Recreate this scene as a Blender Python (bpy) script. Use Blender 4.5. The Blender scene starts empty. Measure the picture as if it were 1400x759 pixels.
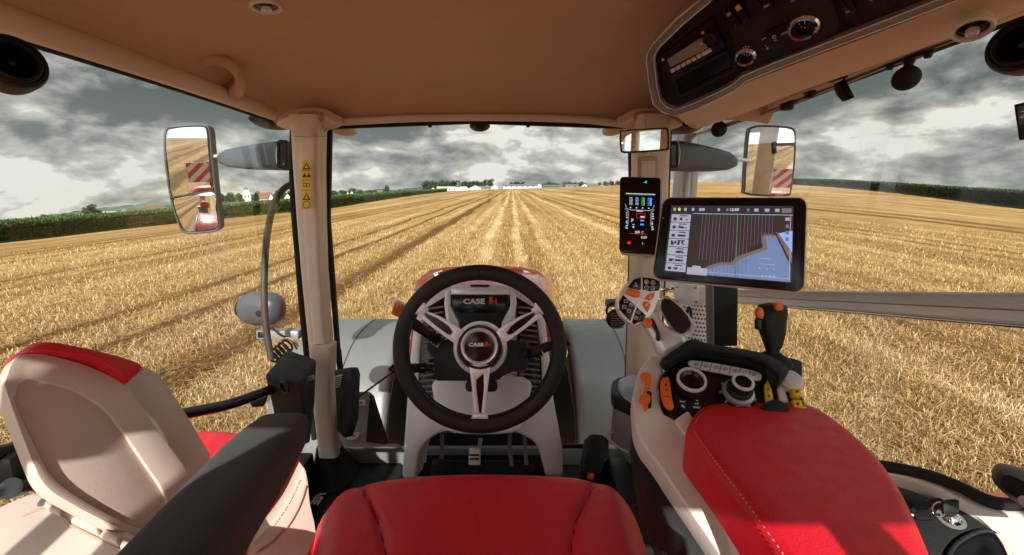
import bpy, bmesh, math, random
import numpy as np
from mathutils import Vector as V, Matrix
random.seed(7); np.random.seed(7)
R = math.radians
sc = bpy.context.scene
COL = sc.collection

# ---------------------------------------------------------------- camera
F = 590.0; CX = 700.0; CY = 379.5
PITCH = R(11.82)
CAM = V((0, 0, 3.0))
FW = V((0, math.cos(PITCH), -math.sin(PITCH))); UP = V((0, math.sin(PITCH), math.cos(PITCH)))
cd = bpy.data.cameras.new('camera'); cam = bpy.data.objects.new('camera', cd); COL.objects.link(cam)
cam.location = CAM; cam.rotation_euler = (R(90) - PITCH, 0, 0)
cd.sensor_width = 36; cd.lens = 36 * F / 1400; cd.clip_start = 0.02; cd.clip_end = 12000
sc.camera = cam

def ray(px, py):
    return V(((px - CX) / F, 0, 0)) + FW + UP * ((CY - py) / F)
def P(px, py, d):
    return CAM + ray(px, py) * d
class Pl:
    def __init__(s, p, n):
        s.p = V(p); s.n = V(n).normalized()
        if s.n.dot(CAM - s.p) < 0: s.n = -s.n
    def hit(s, px, py, off=0.0):
        r = ray(px, py); q = s.p + s.n * off
        return CAM + r * (s.n.dot(q - CAM) / s.n.dot(r))
    def shift(s, o): return Pl(s.p + s.n * o, s.n)
def PX(x): return Pl((x, 0, 3), (1, 0, 0)) if x else None
def PX(x): return Pl((x, .5, 2.9), (1, 0, 0))
def PY(y): return Pl((0, y, 3), (0, 1, 0))
def PZ(z): return Pl((0, .5, z), (0, 0, 1))
def P3(a, b, c):
    a, b, c = (P(*q) for q in (a, b, c))
    return Pl(a, (b - a).cross(c - a))

# ---------------------------------------------------------------- objects
def setp(o, label=None, cat=None, group=None, kind=None):
    if label: o['label'] = label
    if cat: o['category'] = cat
    if group: o['group'] = group
    if kind: o['kind'] = kind
    return o
def root(name, label, cat, loc, group=None):
    o = bpy.data.objects.new(name, None); COL.objects.link(o); o.location = V(loc); o.empty_display_size = .05
    return setp(o, label, cat, group)
def rloc(o):
    l = V((0, 0, 0))
    while o is not None:
        l += o.location; o = o.parent
    return l
def link(name, me, parent=None, origin=None):
    o = bpy.data.objects.new(name, me); COL.objects.link(o)
    if parent is not None:
        L = rloc(parent); o.parent = parent
    else:
        if origin is None:
            vs = [v.co for v in me.vertices]
            if vs and len(vs) < 200000:
                xs = [v.x for v in vs]; ys = [v.y for v in vs]; zs = [v.z for v in vs]
                origin = ((min(xs) + max(xs)) / 2, (min(ys) + max(ys)) / 2, min(zs))
            else: origin = (0, 0, 0)
        L = V(origin); o.location = L
    me.transform(Matrix.Translation(-L))
    return o
def fin(bm, name, mat, parent=None, bevel=0, seg=2, ang=38, smooth=True, origin=None, sub=0):
    bmesh.ops.remove_doubles(bm, verts=bm.verts, dist=1e-6)
    bmesh.ops.recalc_face_normals(bm, faces=bm.faces)
    if bevel:
        es = [e for e in bm.edges if len(e.link_faces) == 2 and e.calc_face_angle(0) > R(30)]
        if es:
            bmesh.ops.bevel(bm, geom=es, offset=bevel, segments=seg, profile=.5, affect='EDGES', clamp_overlap=True)
    me = bpy.data.meshes.new(name); bm.to_mesh(me); bm.free()
    mats = mat if isinstance(mat, (list, tuple)) else [mat]
    for m in mats: me.materials.append(m)
    if smooth:
        me.polygons.foreach_set('use_smooth', [True] * len(me.polygons))
        me.set_sharp_from_angle(angle=R(ang))
    o = link(name, me, parent, origin)
    if sub:
        md = o.modifiers.new('sub', 'SUBSURF'); md.levels = sub; md.render_levels = sub
    return o

def cr(pts, n=4, closed=True):
    """Catmull-Rom through 2-D or 3-D points"""
    out = []; N = len(pts); dim = len(pts[0])
    rng = range(N) if closed else range(N - 1)
    for i in rng:
        if closed: p = [pts[(i + k - 1) % N] for k in range(4)]
        else: p = [pts[max(0, min(N - 1, i + k - 1))] for k in range(4)]
        for j in range(n):
            t = j / n
            out.append(tuple(.5 * ((2 * p[1][d]) + (-p[0][d] + p[2][d]) * t + (2 * p[0][d] - 5 * p[1][d] + 4 * p[2][d] - p[3][d]) * t * t
                        + (-p[0][d] + 3 * p[1][d] - 3 * p[2][d] + p[3][d]) * t ** 3) for d in range(dim)))
    if not closed: out.append(tuple(pts[-1]))
    return out
def rr(x0, y0, x1, y1, r, n=4):
    """rounded rectangle outline"""
    o = []
    for cx, cy, a0 in ((x1 - r, y0 + r, -90), (x1 - r, y1 - r, 0), (x0 + r, y1 - r, 90), (x0 + r, y0 + r, 180)):
        for k in range(n + 1):
            a = R(a0 + 90 * k / n); o.append((cx + r * math.cos(a), cy + r * math.sin(a)))
    return o
def circ(cx, cy, rx, ry=None, n=28, rot=0):
    ry = ry or rx; c, s = math.cos(R(rot)), math.sin(R(rot)); o = []
    for k in range(n):
        a = 2 * math.pi * k / n; x, y = rx * math.cos(a), ry * math.sin(a)
        o.append((cx + x * c - y * s, cy + x * s + y * c))
    return o
def quad(c):
    """map unit square to the pixel quad c = (tl, tr, br, bl)"""
    def f(u, v):
        x = (c[0][0] * (1 - u) + c[1][0] * u) * (1 - v) + (c[3][0] * (1 - u) + c[2][0] * u) * v
        y = (c[0][1] * (1 - u) + c[1][1] * u) * (1 - v) + (c[3][1] * (1 - u) + c[2][1] * u) * v
        return (x, y)
    return f
def qrr(f, r, ru, rv, n=5, m=0):
    return [f(u, v) for u, v in [(x, y) for x, y in _rr2(m, m, 1 - m, 1 - m, ru, rv, n)]]
def _rr2(x0, y0, x1, y1, ru, rv, n):
    o = []
    for cx, cy, a0 in ((x1 - ru, y0 + rv, -90), (x1 - ru, y1 - rv, 0), (x0 + ru, y1 - rv, 90), (x0 + ru, y0 + rv, 180)):
        for k in range(n + 1):
            a = R(a0 + 90 * k / n); o.append((cx + ru * math.cos(a), cy + rv * math.sin(a)))
    return o

def prism(pts, vec, name, mat, parent=None, bevel=.002, seg=2, **kw):
    bm = bmesh.new(); n = len(pts); vec = V(vec)
    a = [bm.verts.new(p) for p in pts]; b = [bm.verts.new(V(p) + vec) for p in pts]
    bm.faces.new(a); bm.faces.new(b[::-1])
    for i in range(n): bm.faces.new((a[i], b[i], b[(i + 1) % n], a[(i + 1) % n]))
    return fin(bm, name, mat, parent, bevel, seg, **kw)
def slab(name, pix, pl, th, mat, parent=None, bevel=.002, off=0, seg=2, **kw):
    return prism([pl.hit(x, y, off) for x, y in pix], -pl.n * th, name, mat, parent, bevel, seg, **kw)
def ringslab(name, outer, inner, pl, th, mat, parent=None, bevel=.0015, off=0, offi=None, closed=True, **kw):
    """band between two outlines of equal length"""
    offi = off if offi is None else offi
    bm = bmesh.new(); n = len(outer); d = -pl.n * th
    A = [bm.verts.new(pl.hit(x, y, off)) for x, y in outer]; B = [bm.verts.new(pl.hit(x, y, offi)) for x, y in inner]
    C = [bm.verts.new(v.co + d) for v in A]; D = [bm.verts.new(v.co + d) for v in B]
    m = n if closed else n - 1
    for i in range(m):
        j = (i + 1) % n
        bm.faces.new((A[i], A[j], B[j], B[i])); bm.faces.new((C[i], D[i], D[j], C[j]))
        bm.faces.new((A[i], C[i], C[j], A[j])); bm.faces.new((B[i], B[j], D[j], D[i]))
    if not closed:
        for k in (0, n - 1): bm.faces.new((A[k], B[k], D[k], C[k]))
    return fin(bm, name, mat, parent, bevel, **kw)
def pillow(name, pix, pl, h, th, mat, parent=None, off=0, flat=.72, rings=7, **kw):
    """puffed cushion over an outline: dome of height h, skirt of depth th"""
    bm = bmesh.new(); o = [pl.hit(x, y, off) for x, y in pix]; n = len(o)
    c = sum(o, V((0, 0, 0))) / n
    lev = []
    lev.append([p - pl.n * th for p in o])
    for k in range(rings):
        a = (k / (rings - 1)) * math.pi / 2
        s = flat + (1 - flat) * math.cos(a)
        lev.append([c + (p - c) * s + pl.n * h * math.sin(a) * .93 for p in o])
    for s in (flat * .66, flat * .33): lev.append([c + (p - c) * s + pl.n * h * (1 - .07 * s) for p in o])
    vs = [[bm.verts.new(p) for p in L] for L in lev]
    for a, b in zip(vs, vs[1:]):
        for i in range(n): bm.faces.new((a[i], a[(i + 1) % n], b[(i + 1) % n], b[i]))
    bm.faces.new(vs[-1]); bm.faces.new(vs[0][::-1])
    return fin(bm, name, mat, parent, 0, ang=60, **kw)
def tube(name, pts, r, mat, parent=None, n=10, closed=False, spl=4, flat=1.0, **kw):
    pts = [tuple(p) for p in pts]; rs = r if isinstance(r, (list, tuple)) else [r] * len(pts)
    if spl > 1 and len(pts) > 2:
        q = cr([p + (rr_,) for p, rr_ in zip(pts, rs)], spl, closed)
    else: q = [p + (rr_,) for p, rr_ in zip(pts, rs)]
    C = [V(p[:3]) for p in q]; N = len(C); bm = bmesh.new(); rings = []
    t0 = (C[1] - C[0]).normalized(); up = V((0, 0, 1)) if abs(t0.z) < .9 else V((0, 1, 0))
    nv = (up - t0 * up.dot(t0)).normalized()
    for i in range(N):
        if closed: t = (C[(i + 1) % N] - C[i - 1]).normalized()
        else: t = (C[min(N - 1, i + 1)] - C[max(0, i - 1)]).normalized()
        nv = (nv - t * nv.dot(t)).normalized(); b = t.cross(nv)
        rings.append([bm.verts.new(C[i] + (nv * math.cos(2 * math.pi * k / n) * flat + b * math.sin(2 * math.pi * k / n)) * q[i][3]) for k in range(n)])
    m = N if closed else N - 1
    for i in range(m):
        a, b_ = rings[i], rings[(i + 1) % N]
        for k in range(n): bm.faces.new((a[k], a[(k + 1) % n], b_[(k + 1) % n], b_[k]))
    if not closed: bm.faces.new(rings[0][::-1]); bm.faces.new(rings[-1])
    return fin(bm, name, mat, parent, 0, ang=50, **kw)
def lathe(name, prof, c, ax, mat, parent=None, n=32, **kw):
    """prof = [(radius, height along ax)]"""
    bm = bmesh.new(); ax = V(ax).normalized(); c = V(c)
    u = ax.orthogonal().normalized(); w = ax.cross(u); rings = []
    for r, h in prof:
        if r < 1e-5: rings.append([bm.verts.new(c + ax * h)])
        else: rings.append([bm.verts.new(c + ax * h + (u * math.cos(2 * math.pi * k / n) + w * math.sin(2 * math.pi * k / n)) * r) for k in range(n)])
    for a, b in zip(rings, rings[1:]):
        for k in range(n):
            k2 = (k + 1) % n
            if len(a) == 1 and len(b) == 1: continue
            if len(a) == 1: bm.faces.new((a[0], b[k], b[k2]))
            elif len(b) == 1: bm.faces.new((a[k], a[k2], b[0]))
            else: bm.faces.new((a[k], a[k2], b[k2], b[k]))
    kw.setdefault('ang', 32)
    return fin(bm, name, mat, parent, 0, **kw)
def sheet(name, grid, th, mat, parent=None, nvec=None, smooth_n=1, **kw):
    """grid of 3-D points, given thickness along nvec (away from the camera by default)"""
    if smooth_n > 1:
        g = [cr([tuple(p) for p in row], smooth_n, False) for row in grid]
        g = list(zip(*[cr(list(col), smooth_n, False) for col in zip(*g)]))
        grid = [[V(p) for p in row] for row in g]
    bm = bmesh.new(); nr, nc = len(grid), len(grid[0])
    A = [[bm.verts.new(p) for p in row] for row in grid]
    def nd(p):
        if nvec is not None: return V(nvec) * th
        return (V(p) - CAM).normalized() * th
    B = [[bm.verts.new(V(p) + nd(p)) for p in row] for row in grid]
    for i in range(nr - 1):
        for j in range(nc - 1):
            bm.faces.new((A[i][j], A[i][j + 1], A[i + 1][j + 1], A[i + 1][j]))
            bm.faces.new((B[i][j], B[i + 1][j], B[i + 1][j + 1], B[i][j + 1]))
    for i in range(nr - 1):
        for j in (0, nc - 1): bm.faces.new((A[i][j], A[i + 1][j], B[i + 1][j], B[i][j]))
    for j in range(nc - 1):
        for i in (0, nr - 1): bm.faces.new((A[i][j], B[i][j], B[i][j + 1], A[i][j + 1]))
    return fin(bm, name, mat, parent, 0, ang=45, **kw)
def loft(name, rings, mat, parent=None, cap=True, ang=45, **kw):
    bm = bmesh.new(); vs = [[bm.verts.new(p) for p in r] for r in rings]; n = len(rings[0])
    for a, b in zip(vs, vs[1:]):
        for i in range(n): bm.faces.new((a[i], a[(i + 1) % n], b[(i + 1) % n], b[i]))
    if cap: bm.faces.new(vs[0][::-1]); bm.faces.new(vs[-1])
    return fin(bm, name, mat, parent, 0, ang=ang, **kw)
def sring(c, u, w, e=3.0, n=24):
    """superellipse ring"""
    o = []
    for k in range(n):
        a = 2 * math.pi * k / n; ca, sa = math.cos(a), math.sin(a)
        o.append(V(c) + V(u) * (abs(ca) ** (2 / e) * (1 if ca > 0 else -1)) + V(w) * (abs(sa) ** (2 / e) * (1 if sa > 0 else -1)))
    return o
def box(name, c, s, mat, parent=None, bevel=.003, rot=None, **kw):
    bm = bmesh.new(); bmesh.ops.create_cube(bm, size=1)
    M = Matrix.Translation(V(c)) @ (rot.to_4x4() if rot is not None else Matrix.Identity(4)) @ Matrix.Diagonal((s[0], s[1], s[2], 1))
    bm.transform(M)
    return fin(bm, name, mat, parent, bevel, **kw)
def marks(name, items, pl, off, mats, parent=None, th=.0006):
    """many small flat printed shapes in one mesh; items = (outline pixels, material index)"""
    bm = bmesh.new()
    for pix, mi in items:
        a = [bm.verts.new(pl.hit(x, y, off)) for x, y in pix]; b = [bm.verts.new(v.co - pl.n * th) for v in a]
        n = len(a); fs = [bm.faces.new(a), bm.faces.new(b[::-1])]
        for i in range(n): fs.append(bm.faces.new((a[i], b[i], b[(i + 1) % n], a[(i + 1) % n])))
        for f in fs: f.material_index = mi
    return fin(bm, name, mats, parent, 0, smooth=False)
def text(name, body, pl, px, py, h, mat, parent=None, d=(1, 0), off=.001, sx=1.0, bold=0.0, ext=.0004, shear=0):
    """lettering whose cap height is h photo pixels, running along pixel direction d"""
    o = pl.hit(px, py, off); L = math.hypot(*d)
    u = (pl.hit(px + d[0] / L, py + d[1] / L, off) - o); m = u.length; u.normalize()
    v = pl.n.cross(u); 
    cu = bpy.data.curves.new(name, 'FONT'); cu.body = body; cu.align_x = 'CENTER'; cu.align_y = 'CENTER'
    cu.size = h * m / .70; cu.extrude = ext; cu.offset = bold * h * m; cu.shear = shear; cu.resolution_u = 3
    t = bpy.data.objects.new(name, cu); COL.objects.link(t)
    dg = bpy.context.evaluated_depsgraph_get(); me = bpy.data.meshes.new_from_object(t.evaluated_get(dg))
    bpy.data.objects.remove(t); bpy.data.curves.remove(cu)
    M = Matrix(((u.x * sx, v.x, pl.n.x, o.x), (u.y * sx, v.y, pl.n.y, o.y), (u.z * sx, v.z, pl.n.z, o.z), (0, 0, 0, 1)))
    me.transform(M); me.materials.clear(); me.materials.append(mat); me.name = name
    return link(name, me, parent)
def copytree(o, parent=None):
    c = o.copy(); COL.objects.link(c)
    if parent is not None: c.parent = parent
    for ch in list(o.children): copytree(ch, c)
    return c

# ---------------------------------------------------------------- materials
MT = {}
def mat(name, col, rough=.5, metal=0, bump=0, bscale=200, var=.08, vscale=6, spec=.5, coat=0, col2=None, emit=0, btype='noise', rvar=.1, sheen=0, stretch=None):
    m = bpy.data.materials.new(name); m.use_nodes = True; nt = m.node_tree; b = nt.nodes['Principled BSDF']
    N, L = nt.nodes.new, nt.links.new
    b.inputs['Base Color'].default_value = (*col, 1); b.inputs['Roughness'].default_value = rough; b.inputs['Metallic'].default_value = metal
    b.inputs['Specular IOR Level'].default_value = spec; b.inputs['Coat Weight'].default_value = coat; b.inputs['Coat Roughness'].default_value = .08
    if sheen: b.inputs['Sheen Weight'].default_value = sheen
    if emit:
        b.inputs['Emission Color'].default_value = (*col, 1); b.inputs['Emission Strength'].default_value = emit
        MT[name] = m; return m
    tc = N('ShaderNodeTexCoord'); src = tc.outputs['Object']
    if stretch:
        mp = N('ShaderNodeMapping'); mp.inputs['Scale'].default_value = stretch; L(src, mp.inputs['Vector']); src = mp.outputs['Vector']
    n1 = N('ShaderNodeTexNoise'); n1.inputs['Scale'].default_value = vscale; n1.inputs['Detail'].default_value = 5; L(src, n1.inputs['Vector'])
    mx = N('ShaderNodeMix'); mx.data_type = 'RGBA'
    c2 = col2 or tuple(min(1, c * (1 + var)) for c in col)
    c1 = col if col2 else tuple(c * (1 - var) for c in col)
    mx.inputs[6].default_value = (*c1, 1); mx.inputs[7].default_value = (*c2, 1)
    L(n1.outputs['Fac'], mx.inputs[0]); L(mx.outputs[2], b.inputs['Base Color'])
    mr = N('ShaderNodeMapRange'); mr.inputs[1].default_value = .3; mr.inputs[2].default_value = .7
    mr.inputs[3].default_value = max(.02, rough - rvar); mr.inputs[4].default_value = min(1, rough + rvar)
    n3 = N('ShaderNodeTexNoise'); n3.inputs['Scale'].default_value = vscale * 5; n3.inputs['Detail'].default_value = 6; L(src, n3.inputs['Vector'])
    L(n3.outputs['Fac'], mr.inputs[0]); L(mr.outputs[0], b.inputs['Roughness'])
    if bump:
        if btype == 'leather':
            n2 = N('ShaderNodeTexVoronoi'); n2.inputs['Scale'].default_value = bscale; o = n2.outputs['Distance']
        elif btype == 'weave':
            n2 = N('ShaderNodeTexWave'); n2.inputs['Scale'].default_value = bscale; n2.inputs['Distortion'].default_value = 1.5; n2.inputs['Detail'].default_value = 2; o = n2.outputs['Fac']
        else:
            n2 = N('ShaderNodeTexNoise'); n2.inputs['Scale'].default_value = bscale; n2.inputs['Detail'].default_value = 3; o = n2.outputs['Fac']
        L(src, n2.inputs['Vector'])
        bp = N('ShaderNodeBump'); bp.inputs['Strength'].default_value = bump; bp.inputs['Distance'].default_value = .001
        L(o, bp.inputs['Height']); L(bp.outputs['Normal'], b.inputs['Normal'])
    MT[name] = m; return m
mat('trim', (.68, .565, .49), .44, bump=.5, bscale=620, var=.10, vscale=4)
mat('trim_dark', (.48, .33, .24), .5, bump=.3, bscale=600, var=.05)
mat('seat_shell', (.68, .56, .50), .38, bump=.45, bscale=700, var=.09, vscale=5)
mat('headliner', (.58, .39, .27), .9, bump=1.0, bscale=170, var=.16, vscale=5, spec=.2, sheen=.2)
mat('red_leather', (.70, .009, .026), .47, bump=.4, bscale=560, btype='leather', var=.08, vscale=9)
mat('black', (.011, .011, .012), .5, spec=.32, bump=.3, bscale=600, var=.2)
mat('black_soft', (.020, .020, .021), .58, spec=.32, bump=.5, bscale=500, btype='leather', var=.15)
mat('black_gloss', (.007, .007, .008), .2, var=.1, rvar=.05, coat=.0, spec=.4)
mat('rubber', (.013, .013, .014), .7, spec=.3, bump=.3, bscale=300)
mat('fabric', (.020, .020, .021), .95, bump=1, bscale=700, var=.6, vscale=380, sheen=.08)
mat('carpet', (.018, .019, .02), .95, bump=1, bscale=500, var=.3, vscale=60)
mat('steel', (.30, .30, .30), .4, .3, var=.1, vscale=4)
mat('fender_grey', (.19, .193, .2), .42, .2, var=.12, vscale=2.5)
mat('silver', (.80, .83, .86), .32, .35, var=.02, bump=.1, bscale=900, rvar=.02)
mat('brushed', (.40, .40, .41), .30, .55, var=.04, vscale=2, rvar=.03)
mat('silver_paint', (.76, .79, .82), .38, .25, var=.05)
mat('chrome', (.8, .8, .8), .1, 1, var=.02, rvar=.04)
mat('alu', (.82, .90, .98), .34, .2, var=.16, vscale=9, stretch=(4, .05, 30), rvar=.08)
mat('shell_light', (.76, .79, .82), .42, .1, var=.04, bump=.15, bscale=800)
mat('console_white', (.76, .72, .69), .37, .0, bump=.3, bscale=700, var=.08, vscale=7)
mat('orange', (.85, .17, .015), .35, var=.08, vscale=20)
mat('orange_lens', (.50, .09, .03), .18, var=.2, vscale=14, coat=.5)
mat('yellow', (.72, .52, .02), .45, var=.1, vscale=30)
mat('label_yellow', (.75, .48, .02), .5, var=.03)
mat('red_paint', (.42, .012, .012), .25, var=.06, coat=.6)
mat('red_gloss', (.6, .02, .015), .3)
mat('white', (.75, .75, .74), .5, var=.03)
mat('grey_key', (.6, .6, .59), .5, var=.04)
mat('dark_ink', (.03, .03, .03), .6)
mat('grey_ink', (.25, .25, .25), .6)
mat('lamp_grey', (.09, .105, .125), .42, .2, var=.1)
mat('arm_grey', (.075, .095, .115), .45, .1, var=.1)
mat('box_grey', (.18, .18, .182), .55, bump=.3, bscale=400)
mat('cool_blue', (.4, .5, .6), .4)
mat('seam', (.16, .004, .008), .6)
mat('stitch', (.55, .45, .42), .7)
mat('hose', (.055, .045, .04), .5)
mat('brown', (.1, .03, .02), .5)
def emis(name, col, s=1.0): return mat(name, col, .4, emit=s)
emis('sc_brown', (.030, .020, .017), 1); emis('sc_blue', (.12, .18, .33), .9); emis('sc_sky', (.16, .26, .6), 1.2)
emis('sc_line', (.10, .095, .17), 1); emis('sc_green', (.03, .16, .10), 1); emis('sc_pale', (.27, .27, .35), 1); emis('sc_dark', (.02, .022, .028), 1)
emis('sc_white', (.42, .42, .46), 1); emis('sc_grey', (.12, .12, .13), 1); emis('sc_edge', (.13, .10, .09), 1); emis('sc_red', (.6, .01, .015), 1.1)
emis('sc_yellow', (.7, .55, .05), 1); emis('sc_bright', (.05, .5, .08), 1); emis('sc_cyan', (.05, .2, .7), 1.2); emis('sc_orange', (.6, .2, .05), 1)
def mirror_mat():
    m = bpy.data.materials.new('mirror_glass'); m.use_nodes = True; b = m.node_tree.nodes['Principled BSDF']
    b.inputs['Base Color'].default_value = (.86, .88, .88, 1); b.inputs['Metallic'].default_value = 1; b.inputs['Roughness'].default_value = .015
    MT['mirror'] = m
mirror_mat()
def glass_mat(name, tint, refl=.05):
    m = bpy.data.materials.new(name); m.use_nodes = True; nt = m.node_tree; nt.nodes.clear(); N, L = nt.nodes.new, nt.links.new
    o = N('ShaderNodeOutputMaterial'); t = N('ShaderNodeBsdfTransparent'); t.inputs[0].default_value = (*tint, 1)
    g = N('ShaderNodeBsdfGlossy'); g.inputs['Roughness'].default_value = .01; g.inputs[0].default_value = (.9, .95, 1, 1)
    fr = N('ShaderNodeLayerWeight'); fr.inputs[0].default_value = .25
    mr = N('ShaderNodeMapRange'); mr.inputs[3].default_value = refl * .35; mr.inputs[4].default_value = refl * 6
    L(fr.outputs['Fresnel'], mr.inputs[0])
    mx = N('ShaderNodeMixShader'); L(mr.outputs[0], mx.inputs[0]); L(t.outputs[0], mx.inputs[1]); L(g.outputs[0], mx.inputs[2]); L(mx.outputs[0], o.inputs[0])
    MT[name] = m
glass_mat('glass', (.98, .99, .985), .02)
glass_mat('glass_tint', (.82, .9, .9), .05)
# ================================================================ daylight
LD = V((.12, 1.0, -.72)).normalized()          # direction the sunlight travels
sd = bpy.data.lights.new('sun', 'SUN'); sd.energy = 4.9; sd.angle = R(.5); sd.color = (1, .94, .84)
sun = bpy.data.objects.new('sun', sd); COL.objects.link(sun); sun.rotation_euler = LD.to_track_quat('-Z', 'Y').to_euler(); sun.location = (0, 0, 30)
SE = math.asin(-LD.z); SR = math.atan2(-LD.x, -LD.y)
w = bpy.data.worlds.new('World'); sc.world = w; w.use_nodes = True; nt = w.node_tree; nt.nodes.clear(); N, L = nt.nodes.new, nt.links.new
def math_(op, a, b=None, c=None, clamp=False):
    n = N('ShaderNodeMath'); n.operation = op; n.use_clamp = clamp
    for i, x in enumerate((a, b, c)):
        if x is None: continue
        if isinstance(x, (int, float)): n.inputs[i].default_value = x
        else: L(x, n.inputs[i])
    return n.outputs[0]
out = N('ShaderNodeOutputWorld'); bg = N('ShaderNodeBackground'); bg.inputs[1].default_value = .11; L(bg.outputs[0], out.inputs[0])
sky = N('ShaderNodeTexSky'); sky.sky_type = 'NISHITA'; sky.sun_disc = False; sky.sun_elevation = SE; sky.sun_rotation = SR; sky.air_density = 1.0; sky.dust_density = 2
tc = N('ShaderNodeTexCoord'); sp = N('ShaderNodeSeparateXYZ'); L(tc.outputs['Generated'], sp.inputs[0])
zz = math_('ADD', math_('MAXIMUM', sp.outputs[2], -.06), .50)
cx_ = math_('DIVIDE', sp.outputs[0], zz); cy_ = math_('DIVIDE', sp.outputs[1], zz)
cb = N('ShaderNodeCombineXYZ'); L(cx_, cb.inputs[0]); L(cy_, cb.inputs[1]); L(math_('MULTIPLY', sp.outputs[2], 2.1), cb.inputs[2])
def nz(scale, det, rough, off, dist=0, vec=None, sc3=(1, 1, 1)):
    mp = N('ShaderNodeMapping'); mp.inputs['Location'].default_value = off; mp.inputs['Scale'].default_value = sc3; L(vec or cb.outputs[0], mp.inputs[0])
    n = N('ShaderNodeTexNoise'); n.inputs['Scale'].default_value = scale; n.inputs['Detail'].default_value = det; n.inputs['Roughness'].default_value = rough
    n.inputs['Distortion'].default_value = dist; L(mp.outputs[0], n.inputs['Vector']); return n.outputs['Fac']
big = nz(1.55, 2, .45, (5.1, 3.3, 0.6), .3); mid = nz(3.4, 8, .56, (1.7, 2.2, 0), .3); mid2 = nz(3.4, 8, .56, (1.7, 2.2, -.05), .3)
fine = nz(8, 8, .58, (4, 0, 2), .25)
# cumulus heads: rounded lobes with dark creases, lit from above
def bil(dz):
    o = None
    for sc_, w_, of in ((3.1, .60, (8, 1, 3)), (6.6, .30, (2, 9, 5)), (14, .14, (6, 4, 1))):
        n = nz(sc_, 1.2, .5, (of[0], of[1], of[2] + dz), .35); a = math_('MULTIPLY', math_('ABSOLUTE', math_('SUBTRACT', n, .5)), w_ * 4); o = a if o is None else math_('ADD', o, a)
    return o
b1 = bil(0); b2 = bil(-.05)
body = math_('ADD', math_('ADD', math_('MULTIPLY', big, .95), math_('MULTIPLY', mid, .62)), math_('MULTIPLY', fine, .26))
lit = math_('ADD', math_('MULTIPLY', math_('SUBTRACT', mid2, mid), 1.4), math_('MULTIPLY', math_('SUBTRACT', b1, b2), -.30))
shade = math_('ADD', math_('ADD', body, lit), math_('MULTIPLY', math_('SUBTRACT', b1, .40), .30))
cr_ = N('ShaderNodeValToRGB'); L(math_('ADD', math_('MULTIPLY', math_('SUBTRACT', shade, .88), 1.22), .80), cr_.inputs[0]); e = cr_.color_ramp
e.elements[0].position = .62; e.elements[0].color = (1.1, 1.3, 1.25, 1)
e.elements[1].position = 1.10 - .1; e.elements[1].color = (6.6, 6.35, 5.7, 1)
for p_, c_ in ((.71, (1.78, 1.9, 1.86, 1)), (.79, (2.75, 2.82, 2.65, 1)), (.86, (3.5, 3.5, 3.22, 1)), (.94, (4.8, 4.68, 4.2, 1))):
    q = e.elements.new(p_); q.color = c_
# near the horizon the deck pales
hz = N('ShaderNodeMapRange'); hz.inputs[1].default_value = -.06; hz.inputs[2].default_value = .16; hz.inputs[3].default_value = .30; hz.inputs[4].default_value = 0; L(sp.outputs[2], hz.inputs[0])
m1 = N('ShaderNodeMix'); m1.data_type = 'RGBA'; L(hz.outputs[0], m1.inputs[0]); L(cr_.outputs[0], m1.inputs[6]); m1.inputs[7].default_value = (4.9, 4.7, 4.25, 1)
# a few thin gaps where the blue sky tints through
gp = N('ShaderNodeMapRange'); gp.inputs[1].default_value = .27; gp.inputs[2].default_value = .22; gp.inputs[3].default_value = 0; gp.inputs[4].default_value = .5; L(big, gp.inputs[0])
m2 = N('ShaderNodeMix'); m2.data_type = 'RGBA'; L(gp.outputs[0], m2.inputs[0]); L(m1.outputs[2], m2.inputs[6]); L(sky.outputs[0], m2.inputs[7])
# the cloud deck is brightest toward the sun, behind the tractor
vd = N('ShaderNodeVectorMath'); vd.operation = 'DOT_PRODUCT'; L(tc.outputs['Generated'], vd.inputs[0]); vd.inputs[1].default_value = tuple(-LD)
gl = N('ShaderNodeMapRange'); gl.interpolation_type = 'SMOOTHSTEP'; gl.inputs[1].default_value = -.1; gl.inputs[2].default_value = 1; gl.inputs[3].default_value = 1; gl.inputs[4].default_value = 2.8; L(vd.outputs['Value'], gl.inputs[0])
vs_ = N('ShaderNodeVectorMath'); vs_.operation = 'SCALE'; L(m2.outputs[2], vs_.inputs[0]); L(gl.outputs[0], vs_.inputs['Scale']); L(vs_.outputs[0], bg.inputs[0])

# ================================================================ terrain
# azimuth (deg, + right), crest (r, z), far point (r, z), slope beyond
TC = [(-180, 150, -1, 400, -6, -.03), (-120, 120, -2, 300, -9, -.045), (-70, 90, -3.6, 260, -12, -.055), (-50, 78, -3.6, 250, -12, -.0565), (-38.4, 100, -3.6, 260, -8.0, -.041),
      (-22.7, 96, -1.3, 300, -4.6, -.023), (-14, 170, -1.2, 400, -3.0, -.013), (-8.4, 350, -.6, 520, -2, -.006), (0, 560, 1.3, 700, 1.2, -.004), (6, 500, 2.6, 700, 2.4, -.004),
      (14, 380, 5.0, 560, 3.6, -.01), (22, 320, 6.4, 500, 3, -.012), (26.4, 300, 6.3, 460, 2, -.02), (32.8, 250, 4.2, 400, 0, -.03), (42, 150, 1.0, 300, -5, -.035),
      (49.6, 105, -.75, 260, -8, -.04), (70, 100, -1, 300, -8, -.04), (120, 150, -1, 400, -8, -.03), (180, 150, -1, 400, -6, -.03)]
TA = np.array(TC, float)
def ctrl(az, k):
    s = 0
    for d_ in (-3, 0, 3): s = s + np.interp((az + d_ + 180) % 360 - 180, TA[:, 0], TA[:, k])
    return s / 3
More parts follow.
